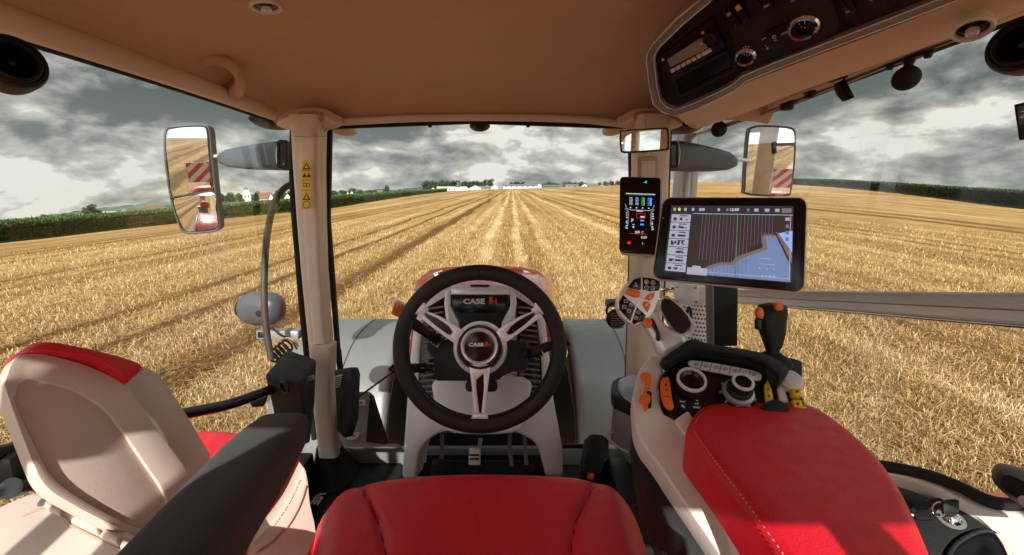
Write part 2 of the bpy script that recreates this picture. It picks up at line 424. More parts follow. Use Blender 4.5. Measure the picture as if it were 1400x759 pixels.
def gz(x, y):
    x = np.asarray(x, float); y = np.asarray(y, float); r = np.hypot(x, y) + 1e-6; az = np.degrees(np.arctan2(x, y))
    R1, z1, R2, z2, k = (ctrl(az, i) for i in range(1, 6))
    s = np.clip(r / R1, 0, 1); a = z1 * s ** 1.7
    t = np.clip((r - R1) / (R2 - R1), 0, 1); b = z1 + (z2 - z1) * t * t * (3 - 2 * t) * .5 + (z2 - z1) * t * .5
    c = z2 + k * (r - R2)
    z = np.where(r < R1, a, np.where(r < R2, b, c))
    return z + .035 * np.sin(x * .31 + 1) * np.sin(y * .05) * np.clip(r / 20, 0, 1)
def at(px, r, py=258):
    d = ray(px, py); az = math.atan2(d.x, d.y); return r * math.sin(az), r * math.cos(az)
def zof(px, py, r):
    d = ray(px, py); return 3 + r * d.z / math.hypot(d.x, d.y)

def big_mesh(name, verts, faces, mat_, smooth=False, k=None):
    """numpy arrays straight into a mesh"""
    me = bpy.data.meshes.new(name); nf, k = faces.shape
    me.vertices.add(len(verts)); me.vertices.foreach_set('co', verts.astype(np.float32).ravel())
    me.loops.add(nf * k); me.loops.foreach_set('vertex_index', faces.astype(np.int32).ravel())
    me.polygons.add(nf); me.polygons.foreach_set('loop_start', np.arange(0, nf * k, k, dtype=np.int32))
    me.update(calc_edges=True); 
    if smooth: me.polygons.foreach_set('use_smooth', np.ones(nf, bool))
    me.materials.append(mat_); o = bpy.data.objects.new(name, me); COL.objects.link(o); return o

def nmat(name): 
    m = bpy.data.materials.new(name); m.use_nodes = True; MT[name] = m
    return m, m.node_tree.nodes, m.node_tree.links, m.node_tree.nodes['Principled BSDF']
def nnoise(n, l, scale, det, vec, sc3=(1, 1, 1), rough=.55):
    mp = n.new('ShaderNodeMapping'); mp.inputs['Scale'].default_value = sc3; l.new(vec, mp.inputs[0])
    t = n.new('ShaderNodeTexNoise'); t.inputs['Scale'].default_value = scale; t.inputs['Detail'].default_value = det; t.inputs['Roughness'].default_value = rough; l.new(mp.outputs[0], t.inputs[0]); return t.outputs['Fac']
def nramp(n, l, fac, stops):
    r = n.new('ShaderNodeValToRGB'); l.new(fac, r.inputs[0]); e = r.color_ramp
    e.elements[0].position, e.elements[0].color = stops[0][0], (*stops[0][1], 1); e.elements[1].position, e.elements[1].color = stops[-1][0], (*stops[-1][1], 1)
    for p_, c_ in stops[1:-1]: q = e.elements.new(p_); q.color = (*c_, 1)
    return r.outputs[0]
def nmix(n, l, fac, a, b, mode='MIX'):
    m = n.new('ShaderNodeMix'); m.data_type = 'RGBA'; m.blend_type = mode
    for i, x in ((0, fac), (6, a), (7, b)):
        if isinstance(x, (int, float)): m.inputs[i].default_value = x
        elif isinstance(x, tuple): m.inputs[i].default_value = (*x, 1)
        else: l.new(x, m.inputs[i])
    return m.outputs[2]
def nmath(n, l, op, a, b=None, clamp=False):
    m = n.new('ShaderNodeMath'); m.operation = op; m.use_clamp = clamp
    for i, x in ((0, a), (1, b)):
        if x is None: continue
        if isinstance(x, (int, float)): m.inputs[i].default_value = x
        else: l.new(x, m.inputs[i])
    return m.outputs[0]

# tracks and straw swaths run along the driving direction: (x, half width, strength: + pale straw, - bare wheel track)
STR = [(-1.25, .38, .9), (.35, .34, .9), (-2.9, .5, .35), (1.9, .45, .55), (3.9, .4, .3), (-5.4, .55, -1.0), (-8.0, .30, -1.0), (-9.9, .28, -.8), (-6.7, .4, .35), (-12.5, .8, .3), (-17, .5, -.6), (-19, .45, -.6),
       (6.7, .5, .8), (8.6, .35, -.5), (10.4, .35, -.5), (13, .9, .4), (17, .6, .5), (21.5, .5, -.5), (23.5, .45, -.5), (-24, 1.2, .3), (-31, .7, -.5), (-33.5, .7, -.5), (29, 1.5, .4), (36, .8, -.5), (39, .8, -.5)]
def field_colour(n, l, pos):
    """straw colour as it varies over the field; pos is the world position"""
    sp = n.new('ShaderNodeSeparateXYZ'); l.new(pos, sp.inputs[0])
    wob = nnoise(n, l, .06, 2, pos); x = nmath(n, l, 'ADD', sp.outputs[0], nmath(n, l, 'MULTIPLY', nmath(n, l, 'SUBTRACT', wob, .5), 1.6))
    cp = cn = None
    for X, wd, s in STR:
        q = nmath(n, l, 'DIVIDE', nmath(n, l, 'SUBTRACT', x, X), wd)
        g = nmath(n, l, 'MULTIPLY', nmath(n, l, 'SUBTRACT', 1.0, nmath(n, l, 'MULTIPLY', q, q), True), abs(s))
        if s > 0: cp = g if cp is None else nmath(n, l, 'ADD', cp, g)
        else: cn = g if cn is None else nmath(n, l, 'ADD', cn, g)
    long_ = nnoise(n, l, 1.0, 6, pos, (.55, .012, 1), .6); rows = nnoise(n, l, 1, 3, pos, (5.5, .05, 1)); patch = nnoise(n, l, .045, 5, pos, (1, .7, 1)); fine = nnoise(n, l, 3.0, 8, pos, (1, .45, 1), .72); mott = nnoise(n, l, .5, 6, pos, (1, .5, 1), .62)
    v = nmath(n, l, 'ADD', nmath(n, l, 'MULTIPLY', long_, .42), nmath(n, l, 'MULTIPLY', rows, .16))
    v = nmath(n, l, 'ADD', v, nmath(n, l, 'MULTIPLY', patch, .16)); v = nmath(n, l, 'ADD', v, nmath(n, l, 'MULTIPLY', fine, .22)); v = nmath(n, l, 'ADD', v, nmath(n, l, 'MULTIPLY', mott, .16))
    v = nmath(n, l, 'SUBTRACT', v, .06)
    brk = nramp(n, l, nnoise(n, l, .35, 4, pos), [(.35, (.25, .25, .25)), (.6, (1, 1, 1))])
    v = nmath(n, l, 'ADD', v, nmath(n, l, 'MULTIPLY', nmath(n, l, 'MULTIPLY', cp, brk), .20)); v = nmath(n, l, 'SUBTRACT', v, nmath(n, l, 'MULTIPLY', cn, .19))
    return v
m, n, l, b = nmat('stubble_ground'); tcn = n.new('ShaderNodeTexCoord'); v = field_colour(n, l, tcn.outputs['Object'])
c = nramp(n, l, v, [(0.34, (0.132, 0.068, 0.024)), (0.43, (0.238, 0.131, 0.045)), (0.51, (0.37, 0.229, 0.089)), (0.6, (0.528, 0.373, 0.184)), (0.72, (0.686, 0.543, 0.326))])
l.new(c, b.inputs['Base Color']); b.inputs['Roughness'].default_value = .95; b.inputs['Specular IOR Level'].default_value = .1
bh = nnoise(n, l, 9, 9, tcn.outputs['Object'], (1, .7, 1), .75); bp = n.new('ShaderNodeBump'); bp.inputs['Strength'].default_value = .8; bp.inputs['Distance'].default_value = .08
l.new(bh, bp.inputs['Height']); l.new(bp.outputs['Normal'], b.inputs['Normal'])
azs = np.radians(np.arange(-180, 180, 1.25)); rs = np.concatenate([[.5, 2], np.geomspace(4, 3500, 120)])
A, Rr = np.meshgrid(azs, rs); X = Rr * np.sin(A); Y = Rr * np.cos(A); Z = gz(X, Y)
nv = np.stack([X.ravel(), Y.ravel(), Z.ravel()], 1); na = len(azs); nr = len(rs)
i, j = np.meshgrid(np.arange(nr - 1), np.arange(na), indexing='ij'); j2 = (j + 1) % na
fc = np.stack([i * na + j, i * na + j2, (i + 1) * na + j2, (i + 1) * na + j], -1).reshape(-1, 4)
# the ground beyond the stubble field is a patchwork of green and brown fields
m2_, n2, l2, b2 = nmat('far_fields'); t2 = n2.new('ShaderNodeTexCoord')
vr = n2.new('ShaderNodeTexVoronoi'); vr.inputs['Scale'].default_value = .0045; mpp = n2.new('ShaderNodeMapping'); mpp.inputs['Scale'].default_value = (1, .55, 0); l2.new(t2.outputs['Object'], mpp.inputs[0]); l2.new(mpp.outputs[0], vr.inputs['Vector'])
sx = n2.new('ShaderNodeSeparateXYZ'); l2.new(vr.outputs['Color'], sx.inputs[0])
cc = nramp(n2, l2, sx.outputs[0], [(.1, (.05, .11, .035)), (.35, (.10, .16, .05)), (.5, (.04, .09, .035)), (.7, (.22, .17, .08)), (.9, (.35, .27, .13))])
l2.new(nmix(n2, l2, .35, cc, nramp(n2, l2, nnoise(n2, l2, .05, 5, t2.outputs['Object']), [(.3, (.03, .06, .02)), (.7, (.2, .2, .1))])), b2.inputs['Base Color']); b2.inputs['Roughness'].default_value = .9
gr = big_mesh('ground', nv, fc, MT['stubble_ground'], True); setp(gr, kind='structure'); gr.data.materials.append(m2_)
cen = nv[fc].mean(1); rc = np.hypot(cen[:, 0], cen[:, 1]); azc = np.degrees(np.arctan2(cen[:, 0], cen[:, 1]))
lim = ctrl(azc, 1) * np.where((azc > -75) & (azc < -5), 1.0, 1.1) + 10
gr.data.polygons.foreach_set('material_index', (rc > lim).astype(np.int32))

# standing stubble and lying straw: one uncountable mass
def blades(N_, rmin, rmax, az0, az1, seed):
    rg = np.random.default_rng(seed); u = rg.random(N_); r = 1 / (1 / rmin + u * (1 / rmax - 1 / rmin)); az = np.radians(rg.uniform(az0, az1, N_))
    x = r * np.sin(az); y = r * np.cos(az); row = .125
    stand = rg.random(N_) < .62
    xs = np.where(stand & (rg.random(N_) < .75), np.round(x / row) * row + rg.normal(0, .015, N_), x)
    sup = np.zeros(N_)
    for X_, wd, s in STR: sup += s * np.clip(1 - ((xs - X_) / wd) ** 2, 0, 1)
    keep = rg.random(N_) < np.clip(.9 + .8 * sup, .12, 1)
    # clumping
    cl = np.sin(x * 1.7 + 2 * np.sin(y * .6)) * np.sin(y * 1.1 + 1.5 * np.sin(x * .9)); keep &= rg.random(N_) < (.72 + .28 * cl)
    x, y, r, stand, sup = xs[keep], y[keep], r[keep], stand[keep], sup[keep]; n_ = len(x); z = gz(x, y)
    wd = (.0022 + r * .00040) * rg.uniform(.7, 1.4, n_)
    hgt = np.where(stand, rg.uniform(.06, .155, n_) * np.where(sup < -.3, .45, 1), rg.uniform(.005, .05, n_)); ln = rg.uniform(.07, .24, n_) * (1 + r * .012)
    th = rg.uniform(0, 2 * math.pi, n_); lean = rg.normal(0, .04, (n_, 2)); wa = rg.uniform(0, math.pi, n_)
    # width vector: turned at random
    wx, wy = np.cos(wa) * wd, np.sin(wa) * wd
    tx = np.where(stand, lean[:, 0], np.cos(th) * ln); ty = np.where(stand, lean[:, 1], np.sin(th) * ln)
    base_z = np.where(stand, z - .01, z + rg.uniform(0, .09, n_)); px_ = np.where(stand, wx, -np.sin(th) * wd); py_ = np.where(stand, wy, np.cos(th) * wd)
    top = np.where(stand, hgt, rg.normal(0, .03, n_))
    v_ = np.stack([np.stack([x - px_, y - py_, base_z], 1), np.stack([x + px_, y + py_, base_z], 1),
                   np.stack([x + tx + px_ * .6, y + ty + py_ * .6, base_z + top + wd * .3], 1), np.stack([x + tx - px_ * .6, y + ty - py_ * .6, base_z + top + wd * .3], 1)], 1)
    return v_.reshape(-1, 3)
bv = np.concatenate([blades(860000, 3.2, 45, -62, 62, 3), blades(60000, 3.0, 30, 62, 298, 4)])
m, n, l, b = nmat('straw'); tcn = n.new('ShaderNodeTexCoord'); v = field_colour(n, l, tcn.outputs['Object']); ge = n.new('ShaderNodeNewGeometry')
vv = nmath(n, l, 'ADD', nmath(n, l, 'MULTIPLY', v, .75), nmath(n, l, 'MULTIPLY', ge.outputs['Random Per Island'], .36))
c = nramp(n, l, vv, [(0.34, (0.132, 0.068, 0.02)), (0.46, (0.273, 0.153, 0.051)), (0.56, (0.422, 0.267, 0.106)), (0.66, (0.581, 0.416, 0.204)), (0.8, (0.722, 0.585, 0.366))])
l.new(c, b.inputs['Base Color']); b.inputs['Roughness'].default_value = .6; b.inputs['Specular IOR Level'].default_value = .3
st = big_mesh('straw_stubble', bv, np.arange(len(bv)).reshape(-1, 4), m); setp(st, 'cut golden wheat stubble and loose straw covering the field in rows', 'stubble', kind='stuff')

# ---------------------------------------------------------------- maize along the left and a hedge-high crop on the right
def crop(name, edge, label, green, tass, hgt=2.2, dens=9000, seed=1, deep=240, skip=0):
    """edge = [(px, r)] : the near border of the crop, seen from the cab"""
    rg = np.random.default_rng(seed); E = [at(px, r) for px, r in edge]; E = np.array(cr([tuple(p) for p in E], 8, False))
    vs, fs = [], []
    d_ = np.array([0, 1.5, 4, 10, 25, 60, 120, deep]); r0 = np.hypot(E[:, 0], E[:, 1]); ux = E / r0[:, None]
    for k, dd in enumerate(d_):
        p = ux * (r0 + dd)[:, None]; zt = gz(p[:, 0], p[:, 1]) + hgt * (.9 if k == 0 else 1) + rg.normal(0, .06, len(p))
        vs.append(np.stack([p[:, 0], p[:, 1], zt], 1))
    front = vs[0].copy(); front[:, 2] = gz(front[:, 0], front[:, 1]) - .1
    allv = np.concatenate([front] + vs); n0 = len(E); f = []
    for k in range(len(d_)):
        for i_ in range(n0 - 1): f.append((k * n0 + i_, k * n0 + i_ + 1, (k + 1) * n0 + i_ + 1, (k + 1) * n0 + i_))
    # leaves
    seg = rg.integers(0, n0 - 1, dens); t = rg.random(dens); p = E[seg] * (1 - t)[:, None] + E[seg + 1] * t[:, None]; rr0 = np.hypot(p[:, 0], p[:, 1])
    dd = rg.exponential(5, dens) * (rg.random(dens) < .5) + rg.uniform(-.35, .2, dens); p = p / rr0[:, None] * (rr0 + dd)[:, None]
    hh = np.where(dd < .3, rg.uniform(.1, 1.0, dens) ** .8, rg.uniform(.9, 1.08, dens)) * hgt; z = gz(p[:, 0], p[:, 1]) + hh
    a = rg.uniform(0, 6.283, dens); ln = rg.uniform(.25, .6, dens); wd = .03 + rr0 * .0007; up = rg.uniform(-.1, .45, dens)
    top = hh > .93 * hgt; ln = np.where(top, .1, ln); up = np.where(top, rg.uniform(.15, .45, dens), up)
    dx, dy = np.cos(a) * ln, np.sin(a) * ln; wx, wy = -np.sin(a) * wd, np.cos(a) * wd
    lv = np.stack([np.stack([p[:, 0] - wx, p[:, 1] - wy, z - .1], 1), np.stack([p[:, 0] + wx, p[:, 1] + wy, z - .1], 1),
                   np.stack([p[:, 0] + dx + wx * .4, p[:, 1] + dy + wy * .4, z + up], 1), np.stack([p[:, 0] + dx - wx * .4, p[:, 1] + dy - wy * .4, z + up - .03], 1)], 1).reshape(-1, 3)
    nb = len(allv); allv = np.concatenate([allv, lv]); f = np.concatenate([np.array(f), nb + np.arange(len(lv)).reshape(-1, 4)])
    m, n, l, b = nmat(name); ge = n.new('ShaderNodeNewGeometry'); tcn = n.new('ShaderNodeTexCoord')
    nzv = nnoise(n, l, .9, 8, tcn.outputs['Object'], (1, 1, 1), .7)
    cg = nramp(n, l, nmath(n, l, 'ADD', nmath(n, l, 'MULTIPLY', nzv, .6), nmath(n, l, 'MULTIPLY', ge.outputs['Random Per Island'], .4)), [(.3, tuple(x * .35 for x in green)), (.55, green), (.75, tuple(x * 2 for x in green))])
    sp = n.new('ShaderNodeSeparateXYZ'); l.new(ge.outputs['True Normal'], sp.inputs[0]); up_ = nramp(n, l, sp.outputs[2], [(.75, (0, 0, 0)), (.9, (1, 1, 1))])
    tc_ = nramp(n, l, nnoise(n, l, .35, 6, tcn.outputs['Object'], (1, 1, 1), .7), [(.3, tuple(x * .6 for x in tass)), (.7, tass)])
    l.new(nmix(n, l, up_, cg, tc_), b.inputs['Base Color']); b.inputs['Roughness'].default_value = .7
    bp = n.new('ShaderNodeBump'); bp.inputs['Distance'].default_value = .4; bp.inputs['Strength'].default_value = 1; l.new(nnoise(n, l, 2.5, 6, tcn.outputs['Object']), bp.inputs['Height']); l.new(bp.outputs[0], b.inputs['Normal'])
    o = big_mesh(name, allv, f, m); setp(o, label, 'crop', kind='stuff'); return o
crop('maize_crop', [(-260, 74), (-120, 75), (0, 78), (120, 88), (230, 98), (330, 98), (400, 96), (450, 98), (500, 130), (560, 210), (611, 360)],
     'tall green maize with tan tassels standing along the left edge of the stubble', (.060, .125, .024), (.26, .21, .075), 2.2, 60000, 2)
crop('green_crop', [(1075, 262), (1110, 235), (1180, 190), (1250, 155), (1330, 128), (1400, 112), (1520, 100)],
     'dark green crop strip along the crest of the field on the right', (.04, .075, .026), (.055, .085, .035), 2.6, 30000, 5, deep=60)

# ---------------------------------------------------------------- far hills
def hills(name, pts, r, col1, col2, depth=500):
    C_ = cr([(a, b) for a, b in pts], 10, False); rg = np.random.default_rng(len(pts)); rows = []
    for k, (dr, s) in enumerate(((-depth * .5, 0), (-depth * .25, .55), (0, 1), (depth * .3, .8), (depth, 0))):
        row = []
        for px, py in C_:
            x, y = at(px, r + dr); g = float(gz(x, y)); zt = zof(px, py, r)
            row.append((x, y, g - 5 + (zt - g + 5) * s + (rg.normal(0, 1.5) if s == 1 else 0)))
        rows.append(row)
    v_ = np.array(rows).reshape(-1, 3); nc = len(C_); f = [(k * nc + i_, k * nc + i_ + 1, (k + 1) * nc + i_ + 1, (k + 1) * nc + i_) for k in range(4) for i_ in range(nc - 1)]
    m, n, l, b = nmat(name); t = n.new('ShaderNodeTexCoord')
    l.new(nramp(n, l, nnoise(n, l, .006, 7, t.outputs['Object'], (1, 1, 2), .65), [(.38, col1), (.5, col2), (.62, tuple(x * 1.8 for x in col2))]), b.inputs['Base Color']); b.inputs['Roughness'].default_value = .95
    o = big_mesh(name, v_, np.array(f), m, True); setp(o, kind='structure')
hills('hills', [(-300, 330), (-150, 315), (0, 303), (60, 294), (130, 285), (180, 280), (220, 276), (300, 268), (380, 265), (450, 262), (520, 261), (575, 256), (610, 259), (700, 262)], 2200, (.03, .055, .055), (.07, .115, .10))  # distance haze is put into the hill colours as a bluish tint
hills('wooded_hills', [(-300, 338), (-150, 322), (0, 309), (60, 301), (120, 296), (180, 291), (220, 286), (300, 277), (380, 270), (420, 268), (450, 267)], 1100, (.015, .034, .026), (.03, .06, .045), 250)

# ---------------------------------------------------------------- trees
def leafmat(name, col):
    m, n, l, b = nmat(name); ge = n.new('ShaderNodeNewGeometry'); t = n.new('ShaderNodeTexCoord')
    f = nmath(n, l, 'ADD', nmath(n, l, 'MULTIPLY', nnoise(n, l, .5, 4, t.outputs['Object']), .6), nmath(n, l, 'MULTIPLY', ge.outputs['Random Per Island'], .4))
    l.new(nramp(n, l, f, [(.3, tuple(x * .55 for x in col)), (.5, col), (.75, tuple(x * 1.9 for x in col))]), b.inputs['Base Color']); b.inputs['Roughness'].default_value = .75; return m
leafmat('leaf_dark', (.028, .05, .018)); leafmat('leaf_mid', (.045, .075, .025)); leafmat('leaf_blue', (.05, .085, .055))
mat('bark', (.07, .05, .035), .9)
def crown_mesh(name, w, h, lobes, nleaf, m, seed, leaf=.5):
    rg = np.random.default_rng(seed); C_ = []
    for k in range(lobes):
        a = rg.uniform(0, 6.28); q = rg.uniform(0, 1); C_.append((math.cos(a) * w * .3 * q, math.sin(a) * w * .3 * q, h * rg.uniform(.32, .82), rg.uniform(.2, .32) * w, rg.uniform(.13, .22) * h))
    C_ = np.array(C_); k = rg.integers(0, lobes, nleaf); d = rg.normal(size=(nleaf, 3)); d /= np.linalg.norm(d, axis=1)[:, None]; rad = rg.uniform(.55, 1.12, nleaf)
    p = C_[k, :3] + d * rad[:, None] * np.stack([C_[k, 3], C_[k, 3], C_[k, 4]], 1)
    a = rg.normal(size=(nleaf, 3)); a /= np.linalg.norm(a, axis=1)[:, None]; b = np.cross(a, d); s = leaf * rg.uniform(.6, 1.3, nleaf)[:, None]
    v_ = np.stack([p - a * s, p + b * s * .8, p + a * s, p - b * s * .8], 1).reshape(-1, 3)
    me = bpy.data.meshes.new(name); nf = nleaf
    me.vertices.add(len(v_)); me.vertices.foreach_set('co', v_.astype(np.float32).ravel()); me.loops.add(nf * 4); me.loops.foreach_set('vertex_index', np.arange(nf * 4, dtype=np.int32))
    me.polygons.add(nf); me.polygons.foreach_set('loop_start', np.arange(0, nf * 4, 4, dtype=np.int32)); me.update(calc_edges=True); me.materials.append(m); return me
def trunk_mesh(h, w):
    bm = bmesh.new()
    def limb(a, b, r0, r1):
        a, b = V(a), V(b); t = (b - a).normalized(); u = t.orthogonal().normalized(); q = t.cross(u)
        A = [bm.verts.new(a + (u * math.cos(k * 1.047) + q * math.sin(k * 1.047)) * r0) for k in range(6)]; B = [bm.verts.new(b + (u * math.cos(k * 1.047) + q * math.sin(k * 1.047)) * r1) for k in range(6)]
        for k in range(6): bm.faces.new((A[k], A[(k + 1) % 6], B[(k + 1) % 6], B[k]))
    limb((0, 0, -1), (0, 0, h * .4), h * .03, h * .02); limb((0, 0, h * .38), (w * .05, 0, h * .75), h * .02, h * .006)
    for k in range(5):
        a = k * 1.3; limb((0, 0, h * (.3 + .05 * k)), (math.cos(a) * w * .3, math.sin(a) * w * .3, h * (.5 + .06 * k)), h * .012, h * .004)
    me = bpy.data.meshes.new('trunk'); bm.to_mesh(me); bm.free(); me.materials.append(MT['bark']); return me
TM = {}
for kk, (mm, ww, hh, lb) in enumerate((('leaf_dark', 9, 10, 9), ('leaf_mid', 8, 9, 8), ('leaf_blue', 9, 8, 8), ('leaf_dark', 6, 11, 7), ('leaf_mid', 11, 8, 10))):
    TM[kk] = (crown_mesh('crown', ww, hh, lb, 1300, MT[mm], 40 + kk, .42), trunk_mesh(hh, ww), ww, hh)
def tree(px, r, pt, wpx, kind, label, group=None, cat='tree'):
    """a tree whose crown is wpx photo pixels wide and whose top shows at height pt"""
    cm, tm, w0, h0 = TM[kind]; x, y = at(px, r); g = float(gz(x, y)); h = max(2.5, zof(px, pt, r) - g); d = ray(px, 258); depth = r / math.hypot(d.x, d.y); wv = wpx * depth / F
    t = root('tree', label, cat, (x, y, g), group); t.rotation_euler.z = random.uniform(0, 6)
    for nm, me in (('crown', cm), ('trunk', tm)):
        o = bpy.data.objects.new(nm, me); COL.objects.link(o); o.parent = t
    t.scale = (wv / w0, wv / w0, h / (h0 * .98)); return t
tree(116, 330, 279, 22, 0, 'lone round tree standing behind the maize, left of the outside mirror')
tree(128, 335, 286, 14, 1, 'small bushy tree leaning against the lone round tree behind the maize')
G1 = 'dark trees in a row behind the maize on the far left'
for px, pt, wp in ((30, 299, 16), (42, 297, 14), (56, 293, 16), (69, 295, 14), (80, 293, 15), (92, 292, 15), (20, 301, 12)): tree(px, 420, pt, wp, random.choice((0, 3)), 'dark bushy tree in the row behind the maize, left of the lone tree', G1)
G2 = 'village trees beyond the maize beside the white tower'
for px, pt, wp in ((301, 262, 12), (313, 262, 18), (326, 263, 12), (353, 261, 14), (347, 263, 10), (379, 259, 14), (388, 262, 10), (394, 261, 8)): tree(px, 520, pt, wp, random.choice((0, 1)), 'dark leafy tree of the village around the white tower', G2)
G3 = 'low trees along the horizon behind the maize, seen through the windscreen'
for px, pt, wp in ((457, 260, 16), (469, 259, 14), (480, 257, 15), (492, 259, 16), (503, 259, 14), (514, 258, 14), (522, 258, 12), (538, 260, 14), (549, 259, 12), (556, 260, 10), (566, 260, 12), (574, 260, 10)): tree(px, 620, pt, wp, random.choice((0, 1, 4)), 'dark green tree in the low tree line behind the maize', G3)
tree(529, 610, 253, 11, 3, 'taller pointed tree sticking out of the low tree line behind the maize')
G4 = 'tall dark trees of the wood behind the white farm buildings'
for k_ in range(17): tree(583 + k_ * 4.6 + random.uniform(-1.5, 1.5), 760 + random.uniform(-25, 25), 247 + random.uniform(-1, 1.6), 12, random.choice((0, 3)), 'tall dark tree in the wood behind the white farm buildings', G4)
G5 = 'big round trees right of the mast behind the farm'
for px, pt, wp in ((662, 245, 13), (670, 244, 14), (656, 248, 10)): tree(px, 740, pt, wp, 0, 'big dark round tree right of the mast behind the grey-roofed barn', G5)
G6 = 'dark trees behind the long white barn'
for px in (699, 704, 709, 714): tree(px, 760, 248 + random.uniform(-.5, 1), 9, 0, 'dark tree rising over the roof of the long white barn', G6)
G7 = 'bluish trees on the horizon right of the long white barn'
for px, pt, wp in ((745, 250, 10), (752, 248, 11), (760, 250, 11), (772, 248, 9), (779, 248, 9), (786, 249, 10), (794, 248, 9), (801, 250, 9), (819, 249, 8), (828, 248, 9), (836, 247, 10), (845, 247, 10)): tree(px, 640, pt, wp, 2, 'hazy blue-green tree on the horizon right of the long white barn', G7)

# ---------------------------------------------------------------- buildings
mat('wall_white', (.75, .74, .70), .8, var=.05, vscale=.3); mat('roof_red', (.21, .10, .075), .85, var=.15, vscale=.5); mat('roof_grey', (.13, .15, .18), .7, var=.1, vscale=.4)
mat('roof_pale', (.5, .42, .36), .8, var=.1, vscale=.4); mat('wall_tan', (.48, .38, .28), .8); mat('window_dark', (.03, .035, .04), .2); mat('roof_green', (.08, .14, .11), .7, var=.1, vscale=.4)
def house(name, px, r, wpx, pyt, label, wallm, roofm, rooffrac=.45, depth=10, nwin=3, turn=0, group=None, cat='building', gable=False, stories=1):
    x, y = at(px, r); g = float(gz(x, y)); d = ray(px, 258); k = r / math.hypot(d.x, d.y) / F; Wd = wpx * k; H = max(3.5, zof(px, pyt, r) - g); hw = H * (1 - rooffrac)
    t = root(name, label, cat, (x, y, g), group); a = math.atan2(x, y)
    M = Matrix.Translation((x, y, g)) @ Matrix.Rotation(-a + turn, 4, 'Z')
    def mk(nm, vs, fs, m, par):
        bm = bmesh.new(); vv = [bm.verts.new(M @ V(p)) for p in vs]
        for f in fs: bm.faces.new([vv[q] for q in f])
        return fin(bm, nm, m, par, 0, smooth=False)
    w2, d2 = Wd / 2, depth / 2
    if gable:
        mk('wall', [(-w2, -d2, -4), (w2, -d2, -4), (w2, d2, -4), (-w2, d2, -4), (-w2, -d2, hw), (w2, -d2, hw), (w2, d2, hw), (-w2, d2, hw), (0, -d2, H - .2), (0, d2, H - .2)],
           [(0, 1, 5, 8, 4), (1, 2, 6, 5), (2, 3, 7, 9, 6), (3, 0, 4, 7)], wallm, t)
        mk('roof', [(-w2 - .5, -d2 - .5, hw - .3), (0, -d2 - .5, H), (w2 + .5, -d2 - .5, hw - .3), (-w2 - .5, d2 + .5, hw - .3), (0, d2 + .5, H), (w2 + .5, d2 + .5, hw - .3),
                    (-w2 - .5, -d2 - .5, hw - .1), (0, -d2 - .5, H + .25), (w2 + .5, -d2 - .5, hw - .1), (-w2 - .5, d2 + .5, hw - .1), (0, d2 + .5, H + .25), (w2 + .5, d2 + .5, hw - .1)],
           [(0, 1, 4, 3), (1, 2, 5, 4), (6, 9, 10, 7), (7, 10, 11, 8), (0, 6, 7, 1), (1, 7, 8, 2), (3, 4, 10, 9), (4, 5, 11, 10), (0, 3, 9, 6), (2, 8, 11, 5)], roofm, t)
    else:
        mk('wall', [(-w2, -d2, -4), (w2, -d2, -4), (w2, d2, -4), (-w2, d2, -4), (-w2, -d2, hw), (w2, -d2, hw), (w2, d2, hw), (-w2, d2, hw), (-w2, 0, H - .2), (w2, 0, H - .2)],
           [(0, 1, 5, 4), (1, 2, 6, 9, 5), (2, 3, 7, 6), (3, 0, 4, 8, 7)], wallm, t)
        mk('roof', [(-w2 - .5, -d2 - .6, hw - .3), (w2 + .5, -d2 - .6, hw - .3), (w2 + .5, 0, H), (-w2 - .5, 0, H), (-w2 - .5, d2 + .6, hw - .3), (w2 + .5, d2 + .6, hw - .3),
                    (-w2 - .5, -d2 - .6, hw - .05), (w2 + .5, -d2 - .6, hw - .05), (w2 + .5, 0, H + .25), (-w2 - .5, 0, H + .25), (-w2 - .5, d2 + .6, hw - .05), (w2 + .5, d2 + .6, hw - .05)],
           [(0, 1, 2, 3), (3, 2, 5, 4), (6, 9, 8, 7), (9, 10, 11, 8), (0, 6, 7, 1), (4, 5, 11, 10), (0, 3, 9, 6), (3, 4, 10, 9), (1, 7, 8, 2), (2, 8, 11, 5)], roofm, t)
    for q in range(nwin):
        xx = -w2 + Wd * (q + .5) / nwin; s = min(.9, Wd / nwin * .25)
        mk('window', [(xx - s, -d2 - .04, hw * .35), (xx + s, -d2 - .04, hw * .35), (xx + s, -d2 - .04, hw * .72), (xx - s, -d2 - .04, hw * .72), (xx - s, -d2 + .1, hw * .35), (xx + s, -d2 + .1, hw * .35), (xx + s, -d2 + .1, hw * .72), (xx - s, -d2 + .1, hw * .72)],
           [(0, 1, 2, 3), (0, 4, 5, 1), (1, 5, 6, 2), (2, 6, 7, 3), (3, 7, 4, 0)], MT['window_dark'], t)
    return t
Wm = MT['wall_white']
house('barn', 714, 600, 52, 252.2, 'long low white barn with grey roof at the end of the field', Wm, MT['roof_grey'], .42, 14, 7)
house('farmhouse', 737.5, 596, 5, 251, 'small white gabled house at the right end of the long white barn', Wm, MT['roof_grey'], .4, 9, 1, gable=True)
house('farm_shed', 664, 612, 16, 254.5, 'blue-grey roofed shed between the pale sheds and the white cottage', MT['wall_tan'], MT['roof_grey'], .6, 12, 3)
house('cottage', 676, 605, 9, 253.2, 'white gabled cottage left of the long white barn', Wm, MT['roof_pale'], .5, 9, 2, gable=True)
house('farm_shed', 650, 604, 16, 253.6, 'white gabled farm hall with pale roof right of the mast', Wm, MT['roof_pale'], .55, 12, 3, gable=True)
house('farm_shed', 618, 640, 40, 255.3, 'long flat pale shed in front of the dark wood', Wm, MT['roof_pale'], .4, 12, 6)
house('cottage', 592, 636, 8, 256.5, 'white gabled cottage at the left end of the long flat pale shed', Wm, MT['roof_grey'], .5, 9, 1, gable=True)
